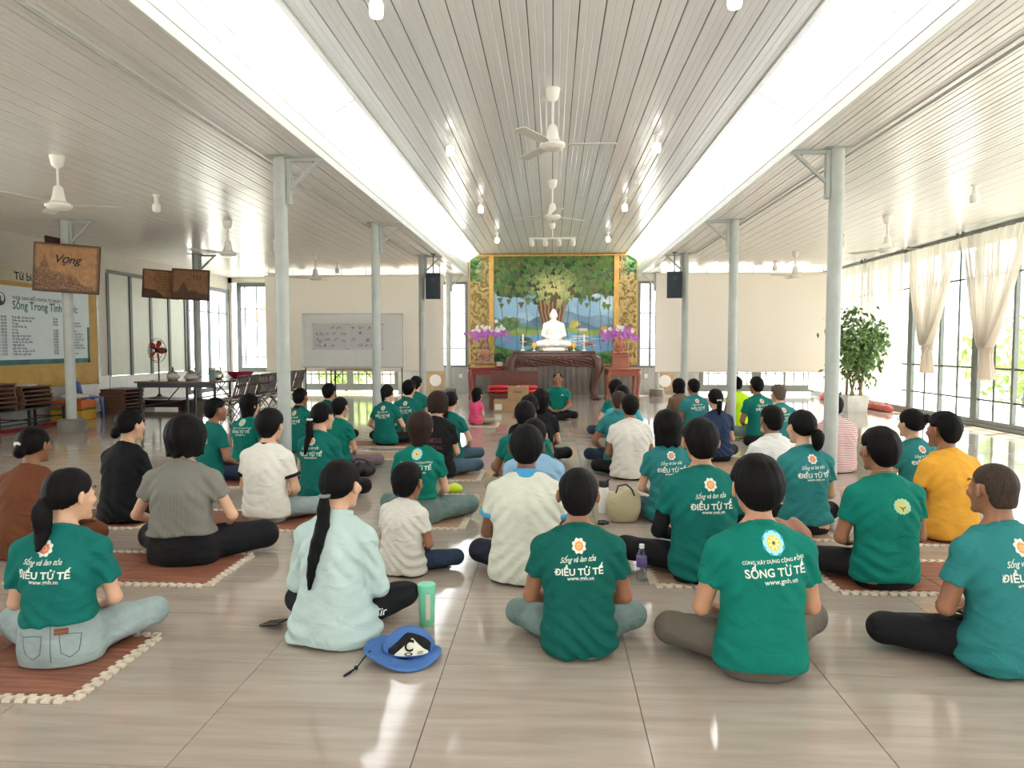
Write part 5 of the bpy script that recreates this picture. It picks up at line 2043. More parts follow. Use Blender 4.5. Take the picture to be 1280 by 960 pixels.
# ------------------------------------------------------------------ hanging screens, loudspeakers
def screen_mat():
    t = NT('projection_fabric')
    df = t.n('ShaderNodeBsdfDiffuse'); df.inputs['Color'].default_value = (*rgb(236, 230, 222), 1)
    tl = t.n('ShaderNodeBsdfTranslucent'); tl.inputs['Color'].default_value = (*rgb(244, 230, 212), 1)
    mx = t.n('ShaderNodeMixShader'); mx.inputs[0].default_value = .08
    t.l(df.outputs[0], mx.inputs[1]); t.l(tl.outputs[0], mx.inputs[2])
    t.l(mx.outputs[0], t.out.inputs['Surface'])
    return t.m


M['screen'] = screen_mat()
M['cord'] = mat('cord', rgb(90, 90, 90), .7)
for x0, x1, lb in ((-7.52, -2.80, 'wide off-white projection sheet hanging over the back windows on the left, behind the whiteboard'), (2.64, 6.90, 'wide off-white projection sheet hanging over the back windows on the right')):
    s = empty('projection_sheet', ((x0 + x1) / 2, 18.4, 0), 0, lb, 'screen', 'hanging projection sheets')
    w = (x1 - x0) / 2
    nx, nz = 40, 12
    X = np.linspace(-w, w, nx); Z = np.linspace(.72, 3.20, nz)
    gx, gz = np.meshgrid(X, Z, indexing='ij')
    Y = .012 * np.sin(gx * 2.6) * (1 - (gz - .72) / 2.48) + .006 * np.sin(gx * 7 + gz)
    for yo in (0,):
        V = np.stack([gx.ravel(), Y.ravel(), gz.ravel()], 1)
        i, j = np.meshgrid(np.arange(nx - 1), np.arange(nz - 1), indexing='ij')
        a = (i * nz + j).ravel()
        o = link_mesh('sheet', np_mesh('sheet', V, np.stack([a, a + nz, a + nz + 1, a + 1], 1)), M['screen'], s, True)
    MB().tube([(-w, 0, 3.20), (w, 0, 3.20)], .018, 8).build('top_rod', M['screen'], s, True)
    MB().tube([(-w, 0, .72), (w, 0, .72)], .018, 8).build('bottom_rod', M['screen'], s, True)
    for i in range(8):
        x = -w + .1 + (2 * w - .2) * i / 7
        MB().tube([(x, 0, 3.20), (x, 0, ZS - .002)], .006, 5).build('cord', M['cord'], s)
M['speaker'] = mat('dark_blue_grey_plastic', rgb(52, 62, 72), .5)
M['grille'] = mat('speaker_grille', rgb(40, 48, 56), .7, bump=.6, bscale=220)
for x, lb, rz in ((-2.58, 'dark loudspeaker hung beside the left screen', .12), (2.60, 'dark loudspeaker hung beside the right screen', -.12)):
    s = empty('loudspeaker', (x, 15.45, 2.38), rz, lb, 'loudspeaker', 'hanging loudspeakers')
    b = MB().add([(-.16, -.15, 0), (.16, -.15, 0), (.11, .15, .02), (-.11, .15, .02), (-.16, -.15, .56), (.16, -.15, .56), (.11, .15, .54), (-.11, .15, .54)], [(0, 3, 2, 1), (4, 5, 6, 7), (0, 1, 5, 4), (2, 3, 7, 6), (0, 4, 7, 3), (1, 2, 6, 5)])
    b.build('cabinet', M['speaker'], s)
    MB().bbox(-.145, .145, -.168, -.15, .02, .54, .01).build('grille', M['grille'], s)
    MB().lathe([(.045, 0), (.05, .01), (.02, .012)], 16, T=Matrix.Translation((0, -.168, .42)) @ Matrix.Rotation(PI / 2, 4, 'X')).build('tweeter', M['speaker'], s, True)
    MB().tube([(0, 0, .55), (0, 0, ZS - 2.38 - .002)], .012, 8).build('hanger', M['cord'], s)
    MB().bbox(-.05, .05, -.05, .05, ZS - 2.38 - .012, ZS - 2.38 - .001, .002).build('ceiling_plate', M['cord'], s)

# ------------------------------------------------------------------ whiteboard on a folding table
M['black_metal'] = mat('black_metal', rgb(34, 34, 36), .4)
M['alu'] = mat('aluminium', rgb(186, 188, 188), .35, .7)
M['wb'] = mat('whiteboard_enamel', rgb(236, 235, 230), .25, var=.02)
M['paper'] = mat('white_paper', rgb(222, 220, 222), .8, var=.02)
ft = empty('folding_table', (-4.72, 16.75, 0), 0, 'narrow folding table with black legs carrying the whiteboard', 'table')
MB().bbox(-.62, .62, -.22, .22, .80, .84, .006).build('table_top', mat('tan_laminate', rgb(184, 160, 134), .4), ft)
for x in (-.5, .5):
    for y in (-.17, .17):
        MB().tube([(x, y, 0), (x, y, .80)], .016, 8).build('leg', M['black_metal'], ft, True)
    MB().tube([(x, -.17, .18), (x, .17, .18)], .011, 6).build('stretcher', M['black_metal'], ft)
    MB().tube([(x, 0, .55), (x * .5, 0, .79)], .010, 6).build('brace', M['black_metal'], ft)
wb = empty('whiteboard', (-4.70, 16.62, 0), 0, 'large framed whiteboard with two written paper sheets, before the left screen', 'whiteboard')
MB().box(-1.20, 1.20, -.012, .012, .88, 2.12).build('panel', M['wb'], wb)
for a in ((-1.22, 1.22, .86, .885), (-1.22, 1.22, 2.115, 2.14), (-1.22, -1.195, .885, 2.115), (1.195, 1.22, .885, 2.115)):
    MB().bbox(a[0], a[1], -.02, .02, a[2], a[3], .004).build('frame', M['alu'], wb)
for x in (-1.16, 1.16):
    MB().tube([(x, .05, 0), (x, .05, 2.0)], .014, 8).build('stand_leg', M['black_metal'], wb, True)
MB().bbox(-.6, .6, -.07, -.012, .845, .858, .003).build('pen_ledge', M['alu'], wb)
rng = np.random.default_rng(21)
for xa, xb, lb in ((-.96, -.13, 'left written sheet'), (-.11, .74, 'right written sheet')):
    pp = MB().box(xa, xb, -.016, -.0125, 1.28, 1.90).build('paper_sheet', M['paper'], wb)
    sc = MB()
    for r_ in range(4):
        zz = 1.80 - r_ * .14
        x = xa + .08
        while x < xb - .12:
            L = .05 + .09 * rng.random()
            pts = []
            for q in range(7):
                pts.append((x + L * q / 6, -.0175, zz + .028 * rng.normal()))
            if rng.random() < .8:
                sc.tube(pts, .005, 4)
            x += L + .03 + .10 * rng.random()
    sc.build('handwriting', M['ink'], pp)
    for x in (xa + .02, xb - .02):
        for z in (1.30, 1.88):
            MB().lathe([(.012, 0), (.012, .006)], 8, T=Matrix.Translation((x, -.016, z)) @ Matrix.Rotation(PI / 2, 4, 'X')).build('magnet', M['ink'], pp)

# ------------------------------------------------------------------ tables, chairs, dishes on the left
M['table_lam'] = wood('dark_table_top', rgb(84, 62, 50), rgb(108, 84, 68), .22, (1, 8, 8), 4, .3)


def long_table(x, y, w, d, label):
    t = empty('dining_table', (x, y, 0), 0, label, 'table', 'long tables by the left wall')
    MB().bbox(-w / 2, w / 2, -d / 2, d / 2, .72, .75, .006).build('table_top', M['table_lam'], t)
    MB().bbox(-w / 2 + .04, w / 2 - .04, -d / 2 + .03, -d / 2 + .05, .64, .72, .003).build('apron', M['black_metal'], t)
    for sx in (-1, 1):
        for sy in (-1, 1):
            MB().bbox(sx * (w / 2 - .08) - .02, sx * (w / 2 - .08) + .02, sy * (d / 2 - .08) - .02, sy * (d / 2 - .08) + .02, 0, .72, .004).build('leg', M['black_metal'], t)
        MB().tube([(sx * (w / 2 - .08), -d / 2 + .08, .30), (sx * (w / 2 - .08), d / 2 - .08, .30)], .012, 6).build('stretcher', M['black_metal'], t)
        MB().tube([(sx * (w / 2 - .10), 0, .32), (sx * (w / 2 - .45), 0, .71)], .012, 6).build('brace', M['black_metal'], t)
    return t


long_table(-6.60, 13.0, 1.5, 1.75, 'long dark table by the left wall, the end with kettles on it')
long_table(-6.60, 14.9, 1.5, 1.75, 'long dark table by the left wall, the far end behind the pink basin')
M['chair_plastic'] = mat('dark_brown_plastic', rgb(58, 40, 38), .35, var=.06)
M['chrome'] = mat('chrome_tube', rgb(200, 200, 200), .2, .9)


def make_chair(label):
    c = empty('folding_chair', (0, 0, 0), 0, label, 'chair', 'dark chairs along the long tables')
    MB().bbox(-.20, .20, -.20, .20, .44, .465, .01).build('seat', M['chair_plastic'], c)
    for x in (-.17, -.085, 0, .085, .17):
        MB().bar((x, -.215, .50), (x, -.31, .86), .042, .016).build('back_slat', M['chair_plastic'], c)
    for z, y in ((.52, -.222), (.70, -.268), (.85, -.308)):
        MB().bbox(-.205, .205, y - .014, y + .014, z - .025, z + .025, .006).build('back_rail', M['chair_plastic'], c)
    for x in (-.19, .19):
        MB().tube([(x, .22, 0), (x, .05, .30), (x, -.20, .50), (x, -.31, .87)], .012, 8).build('leg', M['chrome'], c, True)
        MB().tube([(x * .92, -.22, 0), (x * .92, .0, .30), (x * .92, .14, .44)], .012, 8).build('leg', M['chrome'], c, True)
    MB().tube([(-.19, .13, .16), (.19, .13, .16)], .009, 6).build('stretcher', M['chrome'], c)
    return c


ch0 = make_chair('dark slat-backed chair, first from the camera in the row by the long tables')
nth = ['second', 'third', 'fourth', 'fifth', 'sixth', 'seventh']
ch0.location = (-5.52, 11.75, 0); ch0.rotation_euler.z = PI / 2
for i, q in enumerate(nth):
    c = copy_tree(ch0)
    c.location = (-5.52 + .02 * (i % 2), 12.21 + .46 * i, 0)
    c.rotation_euler.z = PI / 2 + .04 * (-1) ** i
    c['label'] = 'dark slat-backed chair, %s from the camera in the row by the long tables' % q
for i, x in enumerate(()):
    c = copy_tree(ch0)
    c.location = (x, 11.72, 0)
    c.rotation_euler.z = .05 * (-1) ** i
    c['label'] = ['dark chair at the short table end, nearer the wall plaque', 'dark chair at the short table end, nearer the aisle'][i]

M['steel'] = mat('brushed_steel', rgb(176, 172, 166), .25, .8)
M['plastic_clear'] = mat('pale_plastic_bag', rgb(196, 190, 182), .3)
M['cyl_green'] = mat('grey_green_tin', rgb(110, 130, 124), .35)
M['pink_plastic'] = mat('pink_plastic', rgb(224, 66, 100), .35)


def kettle(x, y, label, sc=1.0):
    k = empty('kettle', (x, y, .75), random.random() * 6, label, 'kettle', 'steel kettles on the long table', sc)
    MB().lathe([(.07, 0), (.10, .02), (.105, .08), (.075, .14), (.04, .155), (.04, .165), (.01, .18)], 18).build('body', M['steel'], k, True)
    MB().tube([(.09, 0, .07), (.14, 0, .11), (.17, 0, .16)], [.022, .016, .012], 8).build('spout', M['steel'], k, True)
    MB().tube([(.07, 0, .13), (.06, 0, .20), (0, 0, .235), (-.06, 0, .20), (-.07, 0, .13)], .009, 8).build('handle', M['black_metal'], k, True)


kettle(-6.98, 12.75, 'steel kettle on the long table nearest the wall plaque side')
kettle(-6.68, 12.85, 'steel kettle on the long table, in the middle of the three')
kettle(-6.3, 13.1, 'steel kettle on the long table, beside the green tin')
for x, y, r, h, lb in ((-6.84, 12.5, .09, .12, 'pale plastic bag bunched before the kettles'), (-6.48, 12.45, .10, .10, 'pale plastic bag bunched at the table edge beside the green tin')):
    V, F = sdf_mesh('bag', lambda P: ell(P, [0, 0, h / 2], [r * 1.3, r, h / 2]) + .012 * wob(P, 60, int(r * 100)), (-r * 1.6, -r * 1.4, -.02), (r * 1.6, r * 1.4, h + .04), .012)
    o = link_mesh('plastic_bag', np_mesh('plastic_bag', V, F), M['plastic_clear'], None, True, (x, y, .76))
    tag(o, lb, 'bag')
o = empty('tin', (-6.16, 12.6, .75), 0, 'tall grey-green patterned tin on the long table', 'tin')
MB().lathe([(.055, 0), (.055, .20)], 18).build('body', M['cyl_green'], o, True)
MB().lathe([(.058, .20), (.058, .235), (.03, .24)], 18).build('lid', M['steel'], o, True)
o = MB().lathe([(.14, 0), (.19, .02), (.25, .11), (.265, .115), (.24, .10), (.18, .03)], 28).build('basin', M['pink_plastic'], None, True, (-6.15, 13.75, .75))
tag(o, 'round pink plastic basin on the long table', 'basin')
M['tray'] = mat('pale_yellow_tray', rgb(214, 206, 160), .4)
o = MB().bbox(-.35, .35, -.2, .2, 0, .035, .01).build('tray', M['tray'], None, loc=(-6.25, 14.5, .75))
tag(o, 'pale yellow serving tray on the far long table', 'tray')

# low platform with the red fan
M['maroon'] = mat('maroon_paint', rgb(66, 36, 36), .4)
pf = empty('low_platform', (-8.55, 15.3, 0), 0, 'low maroon wooden platform by the shuttered door', 'platform')
MB().bbox(-.62, .62, -.45, .45, .15, .21, .008).build('top', M['maroon'], pf)
for x in (-.54, .54):
    MB().bbox(x - .04, x + .04, -.42, .42, 0, .15, .004).build('leg', M['maroon'], pf)
MB().bbox(-.6, .6, -.44, -.41, .05, .15, .004).build('front_board', M['maroon'], pf)
M['red_plastic'] = mat('red_fan_plastic', rgb(222, 78, 62), .35)
fn = empty('standing_fan', (-8.72, 15.35, .21), -.35, 'standing fan with five red blades on the low maroon platform', 'fan')
MB().lathe([(.20, 0), (.20, .02), (.06, .05), (.03, .10)], 22).build('base', M['black_metal'], fn, True)
MB().tube([(0, 0, .05), (0, 0, .98)], .016, 10).build('pole', M['black_metal'], fn, True)
MB().lathe([(.05, 0), (.07, .03), (.06, .16), (.03, .18)], 14, T=Matrix.Translation((0, .02, 1.06)) @ Matrix.Rotation(-PI / 2, 4, 'X')).build('motor', M['black_metal'], fn, True)
for i in range(5):
    a = 2 * PI * i / 5 + .3
    R_ = Matrix.Translation((0, -.04, 1.06)) @ Matrix.Rotation(a, 4, 'Y') @ Matrix.Rotation(.35, 4, 'Z')
    MB().add([R_ @ Vector(p) for p in [(-.02, -.004, .04), (.02, -.004, .04), (.075, -.004, .16), (.06, -.004, .23), (-.02, -.004, .235), (-.045, -.004, .14), (-.02, .004, .04), (.02, .004, .04), (.075, .004, .16), (.06, .004, .23), (-.02, .004, .235), (-.045, .004, .14)]],
             [(0, 1, 2, 3, 4, 5), (11, 10, 9, 8, 7, 6)] + [(i_, (i_ + 1) % 6, 6 + (i_ + 1) % 6, 6 + i_) for i_ in range(6)]).build('blade', M['red_plastic'], fn)
MB().lathe([(.045, 0), (.04, .03), (.01, .04)], 12, T=Matrix.Translation((0, -.03, 1.06)) @ Matrix.Rotation(PI / 2, 4, 'X')).build('hub', M['black_metal'], fn, True)
cg = MB()
for rr, yy in ((.27, -.04), (.265, -.02), (.22, -.085), (.15, -.105), (.07, -.115)):
    cg.tube([(rr * math.cos(a), yy, 1.06 + rr * math.sin(a)) for a in np.linspace(0, 2 * PI, 33)], .0035, 5)
for i in range(18):
    a = 2 * PI * i / 18
    cg.tube([(.05 * math.cos(a), -.117, 1.06 + .05 * math.sin(a)), (.22 * math.cos(a), -.085, 1.06 + .22 * math.sin(a)), (.27 * math.cos(a), -.04, 1.06 + .27 * math.sin(a))], .0022, 4)
cg.build('guard_grille', M['black_metal'], fn)

# bench with stacks of low lap tables
M['lap_wood'] = wood('stacked_plywood', rgb(92, 64, 50), rgb(126, 92, 72), .5, (2, 10, 10), 4)
M['lap_wood2'] = wood('stacked_plywood_pale', rgb(108, 78, 60), rgb(142, 108, 84), .5, (2, 10, 10), 4)
bb = empty('rack_bench', (-9.08, 11.5, 0), 0, 'low black steel bench under the wooden lap tables by the yellow board', 'bench')
MB().bbox(-.30, .30, -.95, .95, .30, .325, .004).build('top', M['black_metal'], bb)
for y in (-.85, 0, .85):
    for x in (-.27, .27):
        MB().bbox(x - .018, x + .018, y - .018, y + .018, 0, .30, .003).build('leg', M['black_metal'], bb)
    MB().tube([(-.27, y, .12), (.27, y, .12)], .01, 6).build('stretcher', M['black_metal'], bb)
MB().tube([(.27, -.85, .14), (.27, .85, .14)], .012, 6).build('rail', M['black_metal'], bb)
M['red_mat'] = cloth('dark_red_mat', rgb(126, 34, 40))
o = MB().bbox(-.13, .13, -.9, .9, 0, .03, .008).build('red_mat', M['red_mat'], None, loc=(-8.62, 11.35, .002))
tag(o, 'flat dark red mat on the floor before the black steel bench', 'mat')


def lap_stack(x, y, z, n, place, total):
    ords = ['lowest', 'second', 'third', 'fourth', 'fifth', 'sixth', 'seventh', 'topmost']
    proto = None
    for i in range(n):
        if proto is None:
            t = empty('lap_table', (x, y, z), 0, None, 'table', 'stacked wooden lap tables')
            MB().bbox(-.26, .26, -.36, .36, .050, .072, .004).build('top', M['lap_wood'], t)
            for s in (-1, 1):
                MB().bbox(-.25, .25, s * .33 - .012, s * .33 + .012, 0, .050, .002).build('leg_board', M['lap_wood2'], t)
            proto = t
        else:
            t = copy_tree(proto)
            t.location = (x + .012 * math.sin(i * 5 + x), y + .012 * math.cos(i * 7), z + .0725 * i)
            t.rotation_euler.z = .02 * math.sin(i * 3 + y)
        t['label'] = '%s wooden lap table of the stack %s' % ('topmost' if i == n - 1 else ords[i], place)


lap_stack(-9.08, 10.92, .326, 6, 'on the steel bench nearest the camera', 6)
lap_stack(-9.08, 11.75, .326, 5, 'in the middle of the steel bench', 5)
lap_stack(-8.88, 12.25 + .38, .0, 2, 'standing low on the floor beside the orange box', 2) if False else None
lap_stack(-8.76, 14.05, .0, 7, 'standing on the floor behind the blue chair', 7)
o = MB().bbox(-.15, .15, -.11, .11, 0, .02, .004).build('paper_pad', M['paper'], None, loc=(-9.05, 11.72, .326 + .0725 * 5 + .001))
tag(o, 'white paper pad lying on the middle stack of lap tables', 'paper')
M['blue_plastic'] = mat('blue_plastic', rgb(92, 122, 206), .35)
bc = empty('plastic_chair', (-9.06, 13.42, 0), -.5, 'blue plastic chair beside the orange and yellow box', 'chair')
MB().bbox(-.20, .20, -.20, .20, .36, .385, .012).build('seat', M['blue_plastic'], bc)
V = []
bkm = MB()
for i in range(9):
    a = -.9 + 1.8 * i / 8
    bkm.add([(.23 * math.sin(a), -.21 + .06 * (1 - math.cos(a)), .38), (.24 * math.sin(a), -.27 + .06 * (1 - math.cos(a)), .72 - .05 * abs(a))], [])
bkm.f = [(2 * i, 2 * i + 2, 2 * i + 3, 2 * i + 1) for i in range(8)]
bkm.mi = [0] * 8
o = bkm.build('backrest', M['blue_plastic'], bc, True)
md = o.modifiers.new('thick', 'SOLIDIFY'); md.thickness = .012
for sx in (-1, 1):
    for sy in (-1, 1):
        MB().add([(sx * .20, sy * .20, 0), (sx * .16, sy * .20, 0), (sx * .20, sy * .16, 0), (sx * .19, sy * .19, .37), (sx * .13, sy * .19, .37), (sx * .19, sy * .13, .37)], [(0, 1, 2), (5, 4, 3), (0, 1, 4, 3), (1, 2, 5, 4), (2, 0, 3, 5)]).build('leg', M['blue_plastic'], bc)
M['box_yellow'] = mat('yellow_sack', rgb(222, 178, 62), .6, var=.1)
M['box_orange'] = mat('orange_wrap', rgb(220, 112, 48), .5, var=.1)
M['box_green'] = mat('green_band', rgb(74, 140, 56), .5)
ob = empty('goods_box', (-8.95, 12.82, 0), .03, 'yellow and orange wrapped box with a green band by the column', 'box')
MB().bbox(-.30, .30, -.22, .22, 0, .18, .01).build('lower_case', M['box_yellow'], ob)
MB().bbox(-.302, .302, -.222, .222, .18, .205, .004).build('band', M['box_green'], ob)
MB().bbox(-.30, .30, -.22, .22, .205, .36, .012).build('upper_case', M['box_orange'], ob)
V, F = sdf_mesh('cloth', lambda P: ell(P, [0, 0, .03], [.26, .18, .05]) + .012 * wob(P, 35, 2), (-.34, -.26, -.05), (.34, .26, .13), .014)
o = link_mesh('folded_cloth', np_mesh('folded_cloth', V, F), M['white'], None, True, (-8.93, 12.82, .40))
tag(o, 'crumpled white cloth lying on the wrapped box', 'cloth')

# ------------------------------------------------------------------ left wall: yellow board, banner, strip sign
M['board_yellow'] = wood('ochre_board_paint', rgb(178, 140, 66), rgb(200, 164, 88), .6, (8, 1, 1), 3)
M['banner'] = mat('pale_blue_banner', rgb(216, 228, 232), .55, var=.05, nscale=1.2)
M['banner_dark'] = mat('teal_banner_edge', rgb(44, 104, 108), .55, var=.4, nscale=5)
M['banner_ink'] = mat('grey_banner_ink', rgb(78, 84, 98), .6)
M['banner_teal'] = mat('teal_banner_ink', rgb(40, 110, 116), .6)
XW = XL + .037
yb_ = empty('notice_board', (XW, 0, 0), 0, 'large ochre board on the left wall behind the banner', 'board')
MB().bbox(0, .02, 8.6, 14.3, .60, 2.72, .004).build('panel', M['board_yellow'], yb_)
MB().bbox(0, .03, 14.26, 14.32, .58, 2.74, .004).build('edge_trim', M['alu'], yb_)
bn_ = empty('banner', (XW + .022, 0, 0), 0, 'pale blue printed schedule banner titled Sống Trong Tỉnh Thức', 'banner')
MB().box(0, .004, 11.35, 14.0, 1.04, 2.42).build('sheet', M['banner'], bn_)
MB().box(.004, .0055, 11.35, 14.0, 1.04, 1.13).build('lower_edge', M['banner_dark'], bn_)
MB().box(.004, .0055, 13.93, 14.0, 1.04, 1.75).build('side_edge', M['banner_dark'], bn_)
MB().box(.004, .0055, 11.35, 11.42, 1.04, 1.75).build('side_edge', M['banner_dark'], bn_)


def wall_text(t, y, z, w, m, parent, bold=.01, dx=.0065, name='lettering', hx=1.0, left=False):
    v, f = text2d(t, bold, 0, 2)
    off = w / 2 if left else 0
    MB().add([(dx, y + off + a * w, z + b_ * w * hx) for a, b_ in v], f).build(name, m, parent)


wall_text('THỜI GIAN BIỂU KHÓA TU NGÀY AN LẠC', 11.95, 2.19, 1.55, M['banner_ink'], bn_, .02, left=True)
wall_text('Sống Trong Tỉnh Thức', 11.95, 2.02, 1.70, M['banner_teal'], bn_, .015, left=True, hx=1.15)
lg = MB()
for i in range(24):
    a = 2 * PI * i / 24
    a2 = 2 * PI * (i + 1) / 24
    r0, r1 = .085 + .02 * math.sin(a), .115
    lg.add([(.0066, 11.68 + r0 * math.cos(a), 2.18 + r0 * math.sin(a)), (.0066, 11.68 + r1 * math.cos(a), 2.18 + r1 * math.sin(a)), (.0066, 11.68 + r1 * math.cos(a2), 2.18 + r1 * math.sin(a2)), (.0066, 11.68 + r0 * math.cos(a2), 2.18 + r0 * math.sin(a2))], [(0, 1, 2, 3)])
lg.add([(.0066, 11.62, 2.10), (.0066, 11.74, 2.10), (.0066, 11.70, 2.17), (.0066, 11.66, 2.17)], [(0, 1, 2, 3)])
lg.add([(.0066, 11.655, 2.175), (.0066, 11.705, 2.175), (.0066, 11.695, 2.23), (.0066, 11.665, 2.23)], [(0, 1, 2, 3)])
lg.build('emblem', M['banner_ink'], bn_)
rows = ['Thức dậy, vệ sinh cá nhân', 'Thiền tọa, tập thể dục', 'Ăn sáng', 'Chuẩn bị lên lớp', 'Ăn nhẹ', 'Học tập', 'Học tập và thực hành', 'Ăn trưa, nghỉ ngơi', 'Chuẩn bị lên lớp chiều', 'Nghỉ giải lao', 'Sinh hoạt chung', 'Tắm rửa, vệ sinh, ăn tối', 'Thiền tọa, nghỉ ngơi']
for i, r_ in enumerate(rows):
    z = 1.86 - i * .054
    wall_text('%02d:00 - %02d:30' % (4 + i, 4 + i), 11.50, z, .30, M['banner_ink'], bn_, .02, left=True)
    wall_text(r_, 11.92, z, .022 * len(r_), M['banner_ink'], bn_, .02, left=True)
    if i not in (3,):
        wall_text('%02d:00' % (7 + i), 12.95, z, .13, M['banner_ink'], bn_, .02, left=True)
        wall_text(rows[(i * 5 + 2) % 13], 13.35, z, .020 * len(rows[(i * 5 + 2) % 13]), M['banner_ink'], bn_, .02, left=True)
M['strip_sign'] = mat('cream_strip_paper', rgb(206, 198, 176), .7)
ss = empty('strip_sign', (XW, 0, 0), 0, 'cream paper strip with brush lettering above the banner', 'sign')
MB().box(.022, .028, 10.8, 12.75, 2.50, 2.72).build('sheet', M['strip_sign'], ss)
wall_text('Từ bi', 12.22, 2.54, .42, M['ink'], ss, .02, .0295)

# ------------------------------------------------------------------ carved plaques on the columns
M['plaque'] = paint_mat('carved_wood_stain', .5)
M['bark'] = mat('dark_bark_edge', rgb(72, 48, 36), .8, bump=.5)


def plaque(x, y, z, w, h, rz, label, kind, seed, ry=0):
    rng = np.random.default_rng(seed)
    nx, nz = 90, 74
    X = np.linspace(-w / 2, w / 2, nx); Z = np.linspace(-h / 2, h / 2, nz)
    gx, gz = np.meshgrid(X / w, Z / h, indexing='ij')
    n1 = fbm(nx, nz, 5, rng); n2 = fbm(nx, nz, 18, rng, 3)
    base = np.array([224, 164, 108]) / 255.; dark = np.array([58, 38, 30]) / 255.
    hmap = np.clip(.8 - n2 * .3, 0, 1)
    if kind == 'scene':
        land = ((-.12 - .28 * gx - .25 * (gx + .2) ** 2 + (n1 - .5) * .25) - gz) * 12
        peak = ((.30 - np.abs(gx + .33) * 3.2) - gz) * 8
        m = np.clip(np.maximum(land, np.minimum(peak, .8)), 0, 1)
        hmap = hmap * (1 - m * .75) + m * .7 * (np.sin(n2 * 26 + n1 * 20) * .5 + .5) * .6
    elif kind == 'verse':
        m = np.clip(((-.42 * gx - .32 + (n1 - .5) * .4) - gz) * 12, 0, 1) * (gx < .1)
        hmap = hmap * (1 - m * .8)
        for i in range(6):
            zz = .28 - i * .1
            hmap -= .35 * np.exp(-((gz - zz) / .018) ** 2) * (np.abs(gx - .08) < .26) * (np.sin(gx * 90 + i * 3) > -.3)
    else:
        land = ((-.20 + (n1 - .5) * .2) - gz) * 12
        tree = ((.12 - np.abs(gx + .18) * 2.2) - gz) * 10
        m = np.clip(np.maximum(land, tree), 0, 1)
        hmap = hmap * (1 - m * .6) * .85
        hmap -= .3 * ((np.abs(gx - .18) < .14) & (np.abs(gz - .24) < .08) & (np.sin(gx * 80) > 0))
    edge = np.clip((np.maximum(np.abs(gx), np.abs(gz)) - .44) / .06, 0, 1)
    hmap = np.clip(hmap * (1 - edge * .75), 0, 1)
    C = dark + (base - dark) * hmap[..., None]
    t = empty('carved_plaque', (x, y, z), rz, label, 'plaque', 'carved wooden plaques on the columns')
    t.rotation_euler.y = ry
    jx = 1 + .012 * np.sin(gz * 40 + seed)
    me = col_mesh('carving', X, Z, -.03 - .012 * hmap, C)
    link_mesh('carving', me, M['plaque'], t, True)
    MB().bbox(-w / 2 - .008, w / 2 + .008, -.030, .0, -h / 2 - .008, h / 2 + .008, .012).build('board', M['bark'], t)
    return t


pl = plaque(-7.56, 10.79, 2.58, .92, .74, .30, 'large carved landscape plaque with black brush lettering on the first left-wall column', 'scene', 2, .06)
v, f = text2d('Vọng', .015, .35, 3)
MB().add([(.04 + a * .36, -.047, .08 + b_ * .36) for a, b_ in v], f).build('lettering', M['ink'], pl)
plaque(-8.42, 15.0, 2.70, .72, .60, .34, 'carved verse plaque with a pale centre, the one nearer the wall', 'verse', 6, .06)
plaque(-7.72, 14.92, 2.68, .74, .64, .30, 'dark carved plaque with a tree outline, nearer the aisle', 'tree', 9, .04)
pk = MB().bbox(-.02, .0, -.35, .35, -.42, .42, .008).build('side_plaque', M['bark'], None, loc=(-7.98, 11.25, 2.70))
tag(pk, 'dark plaque seen edge-on behind the large landscape plaque', 'plaque')

# ------------------------------------------------------------------ ceiling fans, bulbs, track light
M['fan_white'] = mat('white_enamel', rgb(232, 228, 220), .35, var=.03)
M['blade'] = mat('fan_blade_enamel', rgb(206, 204, 198), .35, var=.03)


def make_fan(drop):
    f = empty('ceiling_fan', (0, 0, 0), 0, 'x', 'fan')
    MB().lathe([(.02, -.13), (.055, -.10), (.075, -.012), (.075, 0.0)], 20).build('canopy', M['fan_white'], f, True)
    MB().tube([(0, 0, -.10), (0, 0, -drop + .22)], .013, 10).build('rod', M['fan_white'], f, True)
    MB().lathe([(.03, .24), (.045, .22), (.06, .13), (.075, .08), (.125, .055), (.13, .03), (.10, .0), (.05, -.006), (.01, -.006)], 26, (0, 0, -drop)).build('motor', M['fan_white'], f, True)
    for i in range(3):
        R_ = Matrix.Translation((0, 0, -drop + .045)) @ Matrix.Rotation(2 * PI * i / 3, 4, 'Z') @ Matrix.Rotation(.14, 4, 'X')
        vs = [Vector(p) for p in [(.12, -.03, 0), (.12, .03, 0), (.22, .06, 0), (.62, .065, 0), (.65, .03, 0), (.65, -.03, 0), (.62, -.06, 0), (.22, -.055, 0)]]
        vs = [R_ @ (p + Vector((0, 0, d))) for d in (-.003, .003) for p in vs]
        MB().add(vs, [tuple(range(7, -1, -1)), tuple(range(8, 16))] + [(i_, (i_ + 1) % 8, 8 + (i_ + 1) % 8, 8 + i_) for i_ in range(8)]).build('blade', M['blade'], f)
    return f


